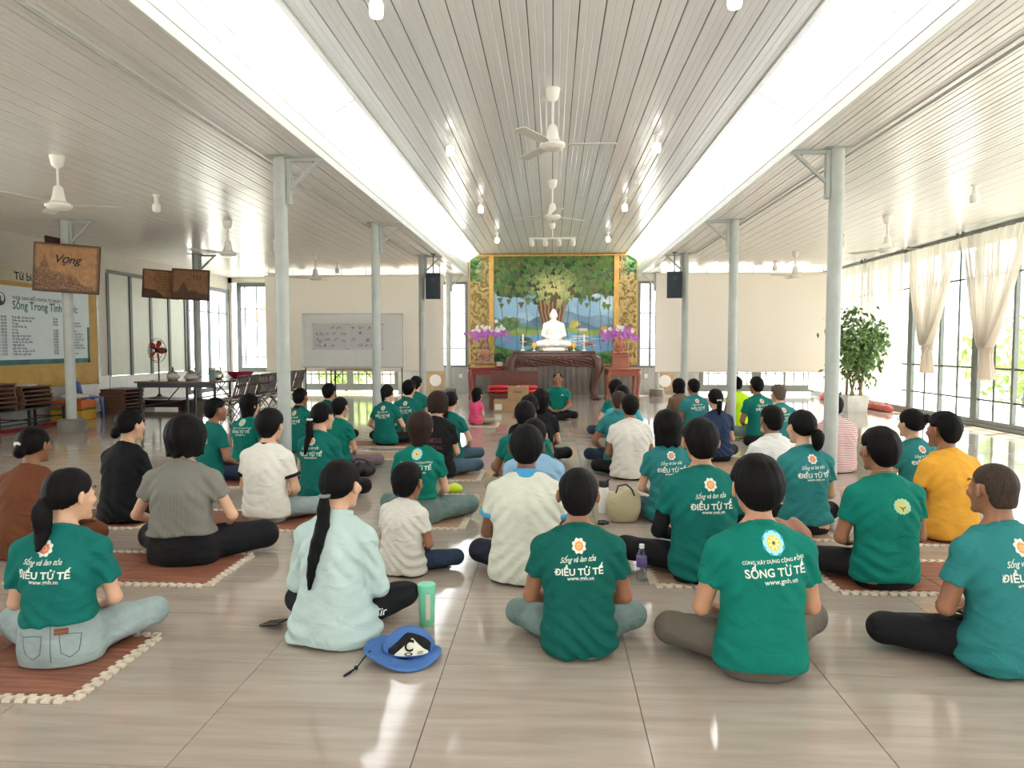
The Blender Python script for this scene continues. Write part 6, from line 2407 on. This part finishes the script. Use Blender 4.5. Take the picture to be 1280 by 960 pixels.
f0 = make_fan(.60)
f0.location = (0, 7.35, ZN - .001)
f0['label'] = 'white ceiling fan under the high middle ceiling, the nearest one'
c = copy_tree(f0); c.location = (0, 11.35, ZN - .001); c.rotation_euler.z = .7
c['label'] = 'white ceiling fan under the high middle ceiling, just before the spot lamps'
f1 = make_fan(.55)
f1.location = (-5.17, 7.28, ZS - .001); f1.rotation_euler.z = .25
f1['label'] = 'white ceiling fan on the left aisle ceiling above the landscape plaque, nearest'
for x, y, lb in ((-5.17, 11.2, 'white ceiling fan on the left aisle ceiling, middle one of three'), (-5.17, 15.4, 'white ceiling fan on the left aisle ceiling, before the projection sheet'), (5.12, 11.3, 'white ceiling fan on the right aisle ceiling by the curtains'), (5.12, 15.45, 'white ceiling fan on the right aisle ceiling, before the projection sheet')):
    c = copy_tree(f1); c.location = (x, y, ZS - .001); c.rotation_euler.z = y * .37
    c['label'] = lb
for o in bpy.data.objects:
    if o.name.startswith('ceiling_fan'):
        o['group'] = 'white ceiling fans'
M['bulb'] = mat('lit_bulb_glass', rgb(244, 244, 240), .3, var=.02, emit=((1.0, .97, .9), 1.6))
M['bulb_off'] = mat('opal_bulb_glass', rgb(228, 226, 220), .3, var=.02)


def make_bulb(m):
    b = empty('light_bulb', (0, 0, 0), 0, 'x', 'lamp')
    MB().lathe([(.045, -.02), (.045, 0)], 14).build('ceiling_rose', M['fan_white'], b, True)
    MB().lathe([(.026, -.11), (.026, -.02)], 14).build('lamp_holder', M['fan_white'], b, True)
    MB().lathe([(.012, -.235), (.044, -.225), (.052, -.20), (.052, -.14), (.040, -.115), (.026, -.11)], 18).build('bulb', m, b, True)
    return b


b0 = make_bulb(M['bulb'])
first = True
rowsY = [(5.2, 'nearest'), (8.95, 'second'), (12.75, 'third'), (16.5, 'farthest')]
for y, r_ in rowsY:
    for s, sd in ((-1, 'left'), (1, 'right')):
        b = b0 if first else copy_tree(b0)
        first = False
        b.location = (s * 1.27, y, ZN - .001)
        b['label'] = 'white lit bulb under the middle ceiling, %s of the %s row' % (r_, sd)
        b['group'] = 'bulbs under the middle ceiling'
b1 = make_bulb(M['bulb_off'])
first = True
for y, r_ in ((9.2, 'nearest'), (13.2, 'second'), (17.1, 'farthest')):
    for s, sd in ((-1, 'left'), (1, 'right')):
        b = b1 if first else copy_tree(b1)
        first = False
        b.location = (s * 5.2, y, ZS - .001)
        b['label'] = 'small unlit bulb on the %s aisle ceiling, %s of its row' % (sd, r_)
        b['group'] = 'bulbs on the aisle ceilings'
tl = empty('track_light', (0, 15.3, ZN - .001), 0, 'white spot lamp bar with four heads before the mural', 'lamp')
MB().lathe([(.02, -.12), (.05, -.10), (.07, -.01), (.07, 0)], 18).build('canopy', M['fan_white'], tl, True)
MB().tube([(0, 0, -.1), (0, 0, -.30)], .013, 10).build('rod', M['fan_white'], tl, True)
MB().bbox(-.50, .50, -.02, .02, -.33, -.295, .004).build('bar', M['fan_white'], tl)
for x, ax, tgt in ((-.44, -.25, (-.3, 18.7, 1.7)), (-.15, -.05, (0.04, 18.7, 1.75)), (.14, .05, (0.06, 18.7, 1.6)), (.44, .25, (.3, 18.7, 1.7))):
    d = (Vector(tgt) - Vector((x, 15.3, ZN - .45))).normalized()
    T = Matrix.Translation((x, 0, -.40)) @ d.to_track_quat('Z', 'Y').to_matrix().to_4x4()
    MB().lathe([(.035, -.09), (.05, -.08), (.055, .07), (.05, .075)], 14, T=T).build('spot_head', M['fan_white'], tl, True)
    MB().tube([(x, 0, -.33), (x, 0, -.40)], .008, 6).build('spot_arm', M['fan_white'], tl)
    L = bpy.data.lights.new('spot_light', 'SPOT')
    L.energy = 26
    L.spot_size = math.radians(26); L.spot_blend = .6
    L.shadow_soft_size = .05
    L.color = (1, .95, .86)
    lo = bpy.data.objects.new('spot_light', L)
    COL.objects.link(lo)
    lo.parent = tl
    lo.location = (T @ Vector((0, 0, .09)))
    lo.rotation_euler = d.to_track_quat('-Z', 'Y').to_euler()

# ------------------------------------------------------------------ curtains on the glass wall
M['rail'] = mat('curtain_rail', rgb(110, 112, 108), .4)


def sheet_mesh(name, X, Y, Z):
    nu, nv = X.shape
    V = np.stack([X.ravel(), Y.ravel(), Z.ravel()], 1)
    i, j = np.meshgrid(np.arange(nu - 1), np.arange(nv - 1), indexing='ij')
    a = (i * nv + j).ravel()
    return np_mesh(name, V, np.stack([a, a + nv, a + nv + 1, a + 1], 1))


def hanging(y0, y1, label, z0=.16):
    c = empty('curtain', (XR - .16, 0, 0), 0, label, 'curtain', 'sheer curtains on the glass wall')
    nu, nv = 110, 24
    u, v = np.meshgrid(np.linspace(0, 1, nu), np.linspace(0, 1, nv), indexing='ij')
    Y = y0 + (y1 - y0) * u + .01 * np.sin(v * 5 + u * 30)
    Z = z0 + (ZS - .10 - z0) * v
    X = .035 * np.sin(u * (y1 - y0) * 42 + np.sin(u * 13) * 2) * (.6 + .4 * (1 - v)) + .01 * np.sin(u * 7 + v * 3)
    link_mesh('drape', sheet_mesh('drape', X, Y, Z), M['sheer'], c, True)
    MB().tube([(0, y0, ZS - .09), (0, y1, ZS - .09)], .012, 8).build('rod', M['rail'], c, True)
    for yb in (y0 + .06, y1 - .06):
        MB().bbox(-.02, .02, yb - .012, yb + .012, ZS - .09, ZS - .0005, .003).build('bracket', M['rail'], c)


def tied(y0, y1, yc, zk, label):
    c = empty('curtain', (XR - .16, 0, 0), 0, label, 'curtain', 'sheer curtains on the glass wall')
    nu, nv = 120, 60
    u, v = np.meshgrid(np.linspace(-1, 1, nu), np.linspace(0, 1, nv), indexing='ij')
    zt = ZS - .10
    Z = zk + .10 + (zt - zk - .10) * v
    t = v ** .75
    half = .09 + ((y1 - y0) / 2 - .09) * t
    ctr = yc + ((y0 + y1) / 2 - yc) * t
    Y = ctr + half * np.sign(u) * np.abs(u) ** (1 - .0 * v)
    X = (.035 + .05 * (1 - v)) * np.sin(u * 34 + np.sin(u * 7) * 2) * (1 - .35 * v) + .03 * (1 - v) * np.cos(u * 3)
    link_mesh('drape', sheet_mesh('drape', X, Y, Z), M['sheer'], c, True)
    f = lambda P: smin(ell(P, [0, yc, zk + .06], [.09, .10, .10]) + .018 * np.sin(np.arctan2(P[:, 0], P[:, 1] - yc) * 9 + P[:, 2] * 30),
                       seg(P, [0, yc, zk], [0, yc - .02, zk - .42], .075, .115) + .018 * np.sin(np.arctan2(P[:, 0], P[:, 1] - yc) * 7 + 1), .04)
    V, F = sdf_mesh('knot', lambda P: smax(f(P), (zk - .42) - P[:, 2], .01), (-.2, yc - .24, zk - .5), (.2, yc + .24, zk + .25), .016)
    link_mesh('knot', np_mesh('knot', V, F), M['sheer_knot'], c, True)
    MB().tube([(0, y0, ZS - .09), (0, y1, ZS - .09)], .012, 8).build('rod', M['rail'], c, True)
    for yb in (y0 + .06, y1 - .06):
        MB().bbox(-.02, .02, yb - .012, yb + .012, ZS - .09, ZS - .0005, .003).build('bracket', M['rail'], c)


hanging(16.95, 18.6, 'full-length sheer white curtain behind the potted tree')
hanging(15.02, 16.9, 'full-length sheer white curtain between the potted tree and the tied curtains')
tied(13.05, 14.9, 14.02, 1.28, 'sheer curtain tied in a knot, the farther of the two knotted ones')
tied(11.15, 13.0, 12.15, 1.24, 'sheer curtain tied in a knot, the nearer one at the right edge')
hanging(18.72, 20.2, 'full-length sheer white curtain in the far right corner')
M['red_roll'] = mat('red_patterned_cloth', rgb(186, 96, 88), .8, var=.35, nscale=22)
V, F = sdf_mesh('roll', lambda P: smax(seg(P, [0, 15.1, .06], [0, 18.7, .06], .10, .10) + .02 * wob(P, 14, 3), .004 - P[:, 2], .01), (-.2, 14.9, -.03), (.2, 18.95, .25), .03)
o = link_mesh('cloth_roll', np_mesh('cloth_roll', V, F), M['red_roll'], None, True, (XR - .34, 0, 0))
tag(o, 'long rolled red patterned cloth on the floor along the curtains', 'cloth')

# potted tree
M['tree_leaf'] = mat('ficus_leaf', rgb(104, 138, 76), .45, var=.3)  # leaf green set lighter to stand for light coming through from behind
M['bark2'] = mat('pale_trunk', rgb(138, 122, 98), .8)
M['pot_white'] = mat('white_planter', rgb(226, 222, 214), .35)
M['soil'] = mat('potting_soil', rgb(70, 54, 42), .95)
pt = empty('potted_tree', (6.36, 15.35, 0), 0, 'leafy green tree with twisted stems in a square white planter by the curtains', 'plant')
MB().add([(-.19, -.19, 0), (.19, -.19, 0), (.19, .19, 0), (-.19, .19, 0), (-.22, -.22, .34), (.22, -.22, .34), (.22, .22, .34), (-.22, .22, .34), (-.19, -.19, .34), (.19, -.19, .34), (.19, .19, .34), (-.19, .19, .34), (-.19, -.19, .30), (.19, -.19, .30), (.19, .19, .30), (-.19, .19, .30)],
         [(3, 2, 1, 0), (0, 1, 5, 4), (1, 2, 6, 5), (2, 3, 7, 6), (3, 0, 4, 7), (4, 5, 9, 8), (5, 6, 10, 9), (6, 7, 11, 10), (7, 4, 8, 11), (8, 9, 13, 12), (9, 10, 14, 13), (10, 11, 15, 14), (11, 8, 12, 15)]).build('planter', M['pot_white'], pt)
MB().box(-.19, .19, -.19, .19, .28, .305).build('soil', M['soil'], pt)
rng = np.random.default_rng(12)
tips = []
for i in range(5):
    a0 = i * 1.26
    pts = []
    for j in range(9):
        t = j / 8
        rr = .09 * (1 - t) + .06 + .26 * t * t
        pts.append((rr * math.cos(a0 + t * 2.2), rr * math.sin(a0 + t * 2.2), .30 + 1.35 * t))
    MB().tube(pts, [.026 - .016 * j / 8 for j in range(9)], 7).build('stem', M['bark2'], pt, True)
    tips += pts[4:]
V = []; F = []
for i in range(1900):
    b_ = np.array(tips[rng.integers(len(tips))])
    c_ = b_ + rng.normal(size=3) * np.array([.17, .16, .19]) + np.array([.04, 0, 0])
    if i < 60:
        c_ = np.array([rng.normal() * .12 - .05, rng.normal() * .1, 1.9 + rng.random() * .3])
    if i > 1740:
        c_ = np.array([.42 + rng.normal() * .12, rng.normal() * .12, 1.55 + rng.normal() * .14])
    c_[0] = min(c_[0], .58)
    d = rng.normal(size=3) + np.array([0, 0, -.8]); d /= np.linalg.norm(d)
    s_ = np.cross(d, rng.normal(size=3)); s_ /= np.linalg.norm(s_)
    L = .052 + .03 * rng.random()
    k = len(V)
    n_ = np.cross(d, s_)
    V += [c_, c_ + d * L + s_ * L * .42 + n_ * .008, c_ + d * L * 2, c_ + d * L - s_ * L * .42 + n_ * .008]
    F += [(k, k + 1, k + 2, k + 3)]
o = link_mesh('foliage', np_mesh('foliage', np.array(V), np.array(F)), M['tree_leaf'], pt)
o['kind'] = 'stuff'

# posters on the low panels at the back
M['poster'] = mat('tan_poster', rgb(176, 150, 120), .6, var=.2, nscale=9)
for x, lb in ((-3.35, 'tan poster with a pale round picture low on the left back panel'), (3.20, 'tan poster with a pale round picture low on the right back panel')):
    p = empty('poster', (x, YB - .05, 0), 0, lb, 'poster', 'posters on the low back panels')
    MB().box(-.26, .26, -.006, 0, .06, .70).build('sheet', M['poster'], p)
    MB().lathe([(.17, 0), (.17, .003)], 24, T=Matrix.Translation((0, -.006, .38)) @ Matrix.Rotation(PI / 2, 4, 'X')).build('round_picture', M['paper'], p)
# door switches on the panels
for x, lb in ((-2.62, 'white socket on the back panel left of the mural'), (2.66, 'white socket on the back panel right of the mural')):
    o = MB().bbox(-.05, .05, -.02, 0, 0, .12, .006).build('wall_socket', M['ceramic'], None, loc=(x, YB - .045, .45))
    tag(o, lb, 'socket')

# ------------------------------------------------------------------ jigsaw foam mats
M['mat_brown'] = wood('brown_plank_foam', rgb(104, 58, 44), rgb(168, 110, 84), .55, (.7, 8, 1), 3)
M['mat_light'] = wood('light_plank_foam', rgb(150, 118, 92), rgb(182, 150, 122), .55, (.8, 9, 1), 3)
M['mat_edge'] = mat('cream_foam_edge', rgb(214, 202, 182), .7)


def foam_mat(x, y, nx, ny, m, label, rz=0.0, T=.6):
    r = empty('foam_mat', (x, y, 0), rz, label, 'mat', 'jigsaw foam mats')
    w, d = nx * T / 2, ny * T / 2
    h = .012
    e = .022
    for i in range(nx):
        for j in range(ny):
            x0, y0 = -w + i * T, -d + j * T
            MB().bbox(x0 + .001, x0 + T - .001, y0 + .001, y0 + T - .001, .001, h, .003).build('tile', m, r)
    sides = [((-w, -d), (w, -d), (0, -1)), ((w, -d), (w, d), (1, 0)), ((w, d), (-w, d), (0, 1)), ((-w, d), (-w, -d), (-1, 0))]
    for a, b, n_ in sides:
        L = math.hypot(b[0] - a[0], b[1] - a[1])
        tx, ty = (b[0] - a[0]) / L, (b[1] - a[1]) / L
        mb = MB()
        k = int(L / .05)
        vs = []; top = []
        for q in range(k):
            s0 = (q + .06) / k * L; s1 = (q + .56) / k * L
            for (u0, u1, o0, o1) in ((s0, s1, -e * .2, e * 1.5), (s0 + L / k * .5, s1 + L / k * .5, -e * .9, e * .15)):
                P_ = [(u0, o0), (u1, o0), (u1 + .004, o1), (u0 - .004, o1)]
                pts = [(a[0] + tx * u + n_[0] * o, a[1] + ty * u + n_[1] * o) for u, o in P_]
                mb.add([(px, py, z) for z in (.0015, h + .0012) for px, py in pts], [(3, 2, 1, 0), (4, 5, 6, 7), (0, 1, 5, 4), (1, 2, 6, 5), (2, 3, 7, 6), (3, 0, 4, 7)])
        mb.build('jigsaw_edge', M['mat_edge'], r)
    return r


foam_mat(-2.46, 2.90, 2, 1, M['mat_brown'], 'brown jigsaw foam mat under the nearest woman in pale jeans', 0)
foam_mat(-2.57, 4.21, 2, 1, M['mat_brown'], 'brown jigsaw foam mat under the grey ribbed top')
foam_mat(-2.45, 5.42, 2, 1, M['mat_brown'], 'brown jigsaw foam mat under the cream ringer tee')
foam_mat(-3.72, 5.42, 2, 1, M['mat_brown'], 'brown jigsaw foam mat under the plain black tee')
foam_mat(-3.6, 7.0, 2, 1, M['mat_brown'], 'brown jigsaw foam mat under the man left of the column')
foam_mat(2.21, 4.30, 2, 1, M['mat_brown'], 'brown jigsaw foam mat under the tree-emblem tee')
foam_mat(.90, 4.36, 1, 1, M['mat_light'], 'pale jigsaw foam mat under the man with black sleeves')
foam_mat(2.95, 5.29, 2, 1, M['mat_brown'], 'brown jigsaw foam mat under the orange tee')
foam_mat(-.98, 5.85, 1, 2, M['mat_light'], 'pale jigsaw foam mat under the woman with reddish-black hair')
foam_mat(-1.05, 7.45, 1, 1, M['mat_light'], 'pale jigsaw foam mat under the plum-lettered black tee')
foam_mat(-2.25, 9.80, 2, 1, M['mat_brown'], 'brown jigsaw foam mat under the woman hugging her knees')
foam_mat(-2.0, 8.75, 2, 1, M['mat_light'], 'pale empty jigsaw foam mat behind the hugging woman')
foam_mat(2.05, 8.25, 2, 2, M['mat_light'], 'pale jigsaw foam mat under the navy tee')
foam_mat(1.72, 5.38, 1, 1, M['mat_light'], 'pale jigsaw foam mat under the woman with the loose low bun')
foam_mat(-1.25, 12.3, 1, 1, M['mat_light'], 'pale jigsaw foam mat under the little girl in pink')

# ------------------------------------------------------------------ things on the floor
M['mint_plastic'] = mat('mint_plastic', rgb(122, 208, 172), .3, var=.03)
M['strap_beige'] = mat('beige_strap', rgb(206, 200, 178), .5)
tm = empty('tumbler', (-.615, 3.43, 0), .3, 'mint green tumbler with a strap standing beside the blue cap', 'bottle')
MB().lathe([(.034, 0), (.038, .01), (.042, .165)], 22).build('body', M['mint_plastic'], tm, True)
MB().lathe([(.044, .165), (.045, .195), (.043, .205), (.01, .208)], 22).build('lid', M['mint_plastic'], tm, True)
MB().bbox(-.012, .012, -.048, -.040, .04, .165, .003).build('strap', M['strap_beige'], tm)
# bucket-brimmed cap
M['cap_blue'] = cloth('blue_nylon', rgb(72, 112, 172), rough=.6)
M['cap_white'] = cloth('cream_cap_panel', rgb(214, 214, 196))
M['cap_black'] = cloth('black_cap_band', rgb(26, 26, 28))
cp = empty('cap', (-.655, 3.05, 0), .0, 'blue and cream cap with black band and letters lying on the floor', 'hat')


def crown_f(P):
    return smax(ell(P, [.02, .03, .03], [.115, .10, .095]) + .004 * wob(P, 40, 1), .028 - P[:, 2], .006)


def brim_f(P):
    r = np.sqrt((P[:, 0] / 1.12) ** 2 + P[:, 1] ** 2)
    z0 = .018 + .030 * np.clip((-P[:, 0] - .02) / .12, 0, 1.2) ** 1.5 + .012 * np.cos(np.arctan2(P[:, 1], P[:, 0]) * 3) * np.clip(r / .15, 0, 1)
    d = np.abs(P[:, 2] - z0) - .007
    return smax(smax(d, r - .155, .006), .06 - r, .006)


def band_f(P):
    a = np.abs(P[:, 0] - .055) * 1.0 + (P[:, 2] - .125) * .95
    return smax(smax(crown_f(P) - .003, -(crown_f(P) + .006), .001), np.maximum(P[:, 1] - .03, -(a + .022)), .002)


for nm, f_, m_, bb in (('crown', crown_f, 'cap_blue', ((-.13, -.12, 0), (.18, .17, .16))), ('brim', brim_f, 'cap_blue', ((-.21, -.19, -.02), (.21, .19, .12)))):
    V, F = sdf_mesh(nm, f_, bb[0], bb[1], .006)
    V[:, 2] = np.maximum(V[:, 2], .001)
    link_mesh(nm, np_mesh(nm, V, F), M[m_], cp, True)


def panel(fn, name, m, lift, parent):
    pr = Print()
    fn(pr)
    v = np.array(pr.v)
    y = march_back(crown_f, v[:, :2], -.25)
    ok = np.abs(crown_f(np.stack([v[:, 0], y, v[:, 1]], 1))) < .003
    pr.f = [q for q in pr.f if all(ok[j] for j in q)]
    me = bpy.data.meshes.new(name)
    me.from_pydata([(a, yy - l - lift, b_) for (a, b_, l), yy in zip(pr.v, y)], [], pr.f)
    link_mesh(name, me, [M[m]], parent)


def grid_poly(pr, x0, x1, zf0, zf1, n=14, k=6):
    for i in range(n):
        xa, xb = x0 + (x1 - x0) * i / n, x0 + (x1 - x0) * (i + 1) / n
        for j in range(k):
            za = [zf0(xa) + (zf1(xa) - zf0(xa)) * t / k for t in (j, j + 1)]
            zb = [zf0(xb) + (zf1(xb) - zf0(xb)) * t / k for t in (j, j + 1)]
            pr.add([(xa, za[0]), (xb, zb[0]), (xb, zb[1]), (xa, za[1])], [(0, 1, 2, 3)], 0, 0)


ztop = lambda x: .03 + .095 * .93 * math.sqrt(max(0, 1 - ((x - .02) / .115) ** 2))
topf = lambda x: .118 - abs(x - .05) * .85
panel(lambda p: grid_poly(p, -.055, .125, lambda x: .040, lambda x: max(.041, min(ztop(x), topf(x) + .028))), 'band', 'cap_black', .004, cp)
panel(lambda p: grid_poly(p, -.022, .118, lambda x: .040, lambda x: max(.041, min(ztop(x) - .004, topf(x) - .012))), 'front_panel', 'cap_white', .007, cp)


def cap_text(p):
    p.text('C', .040, .060, .038, 0, .03, 0, 0)
    p.text('CO', .088, .046, .022, 0, .03, 0, 0)
    p.text('O', .040, .042, .036, 0, .03, 0, 0, hx=.42)


panel(cap_text, 'lettering', 'cap_black', .0095, cp)
MB().tube([(-.13, -.06, .055), (-.15, -.09, .035), (-.17, -.13, .012), (-.19, -.17, .008), (-.205, -.20, .007)], [.003, .003, .003, .006, .005], 7).build('cord', M['cap_black'], cp, True)
MB().lathe([(.008, -.006), (.009, .006)], 8, T=Matrix.Translation((-.172, -.135, .013))).build('cord_lock', M['cap_black'], cp, True)
ph = empty('phone', (-1.36, 3.36, .0), -.5, 'black phone lying tilted on the floor beside the mint shirt', 'phone')
T_ = Matrix.Translation((0, 0, .022)) @ Matrix.Rotation(-.28, 4, 'Y')
MB().bbox(-.075, .075, -.037, .037, -.004, .004, .004, T=T_).build('body', M['black_metal'], ph)
M['phone_glass'] = mat('phone_screen', rgb(16, 16, 20), .08)
MB().box(-.071, .071, -.034, .034, .004, .0046, T=T_).build('screen', M['phone_glass'], ph)
MB().box(.055, .070, -.03, -.012, -.0052, -.004, T=T_).build('camera_bump', M['phone_glass'], ph)


def clear_plastic():
    t = NT('clear_bottle_plastic')
    tr = t.n('ShaderNodeBsdfTransparent'); tr.inputs['Color'].default_value = (.86, .90, .93, 1)
    gl = t.n('ShaderNodeBsdfGlossy'); gl.inputs['Roughness'].default_value = .08
    lw = t.n('ShaderNodeLayerWeight'); lw.inputs['Blend'].default_value = .35
    mx = t.n('ShaderNodeMixShader')
    t.l(lw.outputs['Facing'], mx.inputs[0]); t.l(tr.outputs[0], mx.inputs[1]); t.l(gl.outputs[0], mx.inputs[2])
    t.l(mx.outputs[0], t.out.inputs['Surface'])
    return t.m


M['clear'] = clear_plastic()
M['label_purple'] = mat('purple_label', rgb(104, 82, 140), .5, var=.4, nscale=14)
M['cap_plastic'] = mat('white_cap_plastic', rgb(226, 228, 232), .35)
M['cap_violet'] = mat('violet_cap_plastic', rgb(112, 96, 150), .35)


def bottle(x, y, label, h=.215, r=.032, lab='label_purple', cap='cap_plastic', body='clear'):
    b = empty('water_bottle', (x, y, 0), 0, label, 'bottle')
    MB().lathe([(r * .8, 0), (r, .008), (r, h * .3), (r * .93, h * .34), (r, h * .38), (r, h * .70), (r * .45, h * .86), (r * .4, h * .90)], 20).build('body', M[body], b, True)
    MB().lathe([(r * 1.015, h * .40), (r * 1.015, h * .66)], 20).build('label_band', M[lab], b, True)
    MB().lathe([(r * .48, h * .90), (r * .48, h), (r * .3, h * 1.005)], 14).build('bottle_cap', M[cap], b, True)
    return b


bottle(.53, 4.16, 'clear water bottle with white cap and purple label beside the black sleeves')
bottle(-1.80, 5.98, 'small water bottle with violet cap behind the cream ringer tee', .17, .036, 'paper', 'cap_violet')
M['blue_label'] = mat('blue_label', rgb(96, 130, 176), .4, var=.2)
bottle(2.52, 8.62, 'blue-labelled steel bottle standing beside the navy tee', .24, .038, 'blue_label', 'cap_plastic', 'steel')
o = None
V, F = sdf_mesh('tissue', lambda P: smin(ell(P, [0, 0, .045], [.06, .045, .055]), seg(P, [0, 0, .08], [.0, .01, .145], .03, .006), .02) + .008 * wob(P, 55, 4), (-.1, -.08, -.02), (.1, .08, .18), .009)
V[:, 2] = np.maximum(V[:, 2], .001)
o = link_mesh('tissue_pack', np_mesh('tissue_pack', V, F), M['paper'], None, True, (.40, 4.27, 0))
tag(o, 'crumpled white tissue pack on the floor behind the water bottle', 'tissue')
# canvas tote, thermos, earphones by the aisle
M['canvas'] = cloth('beige_canvas', rgb(186, 176, 142))
tt = empty('tote_bag', (.56, 5.56, 0), .15, 'beige canvas tote bag with black strap on the centre aisle floor', 'bag')
V, F = sdf_mesh('bag', lambda P: smax(ell(P, [0, 0, .13], [.14, .075, .19]) + .007 * wob(P, 30, 6), np.maximum(.003 - P[:, 2], P[:, 2] - .25 - .02 * np.sin(P[:, 0] * 30)), .012), (-.19, -.12, -.02), (.19, .12, .31), .012)
link_mesh('bag_body', np_mesh('bag_body', V, F), M['canvas'], tt, True)
MB().tube([(-.07, -.05, .24), (-.06, -.08, .30), (0, -.09, .315), (.05, -.07, .27), (.07, -.075, .22)], .007, 7).build('strap', M['black_metal'], tt, True)
th = empty('thermos', (.43, 5.86, 0), 0, 'white thermos bottle with black cap standing behind the tote bag', 'bottle')
MB().lathe([(.04, 0), (.045, .01), (.045, .19), (.035, .215)], 20).build('body', M['ceramic'], th, True)
MB().lathe([(.036, .215), (.042, .22), (.042, .265), (.02, .275)], 18).build('lid', M['black_metal'], th, True)
MB().tube([(.0, -.036, .24), (.03, -.05, .285), (.05, 0, .285), (.03, .04, .25)], .007, 7).build('loop', M['black_metal'], th, True)
ck = MB()
rng = np.random.default_rng(2)
for i in range(5):
    a0 = i * 1.3
    ck.tube([(.035 * math.cos(a0 + t) + .012 * math.sin(3 * t), .03 * math.sin(a0 + t), .006 + .008 * i * .6) for t in np.linspace(0, 4.5, 12)], .004, 6)
o = ck.build('charging_cable', M['black_metal'], None, True, (.40, 5.46, 0))
tag(o, 'small coiled dark cable on the floor before the tote bag', 'cable')
M['bag_black'] = cloth('black_quilted_bag', rgb(26, 24, 28), rough=.45, spec=.5)
V, F = sdf_mesh('bag', lambda P: smax(ell(P, [0, 0, .07], [.17, .10, .085]) + .010 * np.abs(np.sin(P[:, 0] * 45)) + .008 * wob(P, 28, 3), .003 - P[:, 2], .01), (-.22, -.15, -.02), (.22, .15, .19), .012)
hb = empty('handbag', (-2.02, 7.38, 0), .1, 'black quilted handbag on the floor beside the mauve trousers', 'bag')
link_mesh('bag_body', np_mesh('bag_body', V, F), M['bag_black'], hb, True)
MB().tube([(-.09, 0, .14), (-.04, -.04, .19), (.05, -.05, .18), (.10, 0, .13)], .009, 7).build('handle', M['bag_black'], hb, True)
M['neon'] = mat('neon_yellow_green', rgb(206, 226, 40), .5)
V, F = sdf_mesh('pouch', lambda P: ell(P, [0, 0, .04], [.075, .055, .042]) + .007 * wob(P, 45, 7), (-.11, -.09, -.02), (.11, .09, .11), .009)
o = link_mesh('pouch', np_mesh('pouch', V, F), M['neon'], None, True, (-.80, 5.72, .175))
tag(o, 'neon yellow-green pouch resting on the jeans of the reddish-haired woman', 'pouch')
# beige sun hat and folded cloths on the right
M['hat_beige'] = cloth('beige_hat_cotton', rgb(196, 172, 146))
V, F = sdf_mesh('hat', lambda P: np.abs(smin(ell(P, [0, 0, .10], [.10, .10, .10]), np.maximum(np.abs(P[:, 2] - .03 - .02 * np.sin(P[:, 0] * 25)) - .004, np.sqrt(P[:, 0] ** 2 + P[:, 1] ** 2) - .16), .02) + .003 * wob(P, 25, 5)) - .006, (-.2, -.2, -.03), (.2, .2, .24), .010)
ht = empty('sun_hat', (2.36, 5.62, .13), 0, 'soft beige sun hat beside the woman with the loose low bun', 'hat')
ht.rotation_euler = (.9, .3, .2)
link_mesh('hat_body', np_mesh('hat_body', V, F), M['hat_beige'], ht, True)
M['cloth_pink'] = cloth('dusty_pink_cloth', rgb(172, 126, 108))
M['cloth_green'] = cloth('pale_green_cloth', rgb(150, 172, 128))
for nm, m_, x, y, r_, lb, sd in (('jacket', 'cloth_pink', 1.56, 4.86, (.20, .13, .10), 'crumpled dusty pink jacket beside the tree-emblem tee', 3), ('scarf', 'cloth_green', 1.27, 4.90, (.09, .08, .09), 'small crumpled pale green scarf beside the pink jacket', 8)):
    V, F = sdf_mesh('heap', lambda P: smax(ell(P, [0, 0, r_[2]], r_) + .022 * wob(P * np.array([1, 1, .6]), 26, sd) + .012 * np.sin(P[:, 0] * 60 + P[:, 2] * 30), .002 - P[:, 2], .01), (-.3, -.22, -.02), (.3, .22, .28), .012)
    o = link_mesh(nm, np_mesh(nm, V, F), M[m_], None, True, (x, y, 0))
    tag(o, lb, 'clothing')
# hand-held fan or cap on the mat of the brown tunic
M['purse'] = mat('tan_leather', rgb(150, 104, 66), .5)
V, F = sdf_mesh('pouch', lambda P: smax(ell(P, [0, 0, .06], [.09, .06, .07]), .002 - P[:, 2], .01) + .004 * wob(P, 40, 2), (-.13, -.1, -.02), (.13, .1, .16), .010)
o = link_mesh('leather_pouch', np_mesh('leather_pouch', V, F), M['purse'], None, True, (-2.70, 3.80, 0))
tag(o, 'tan leather pouch on the floor between the ponytail woman and the grey top', 'pouch')
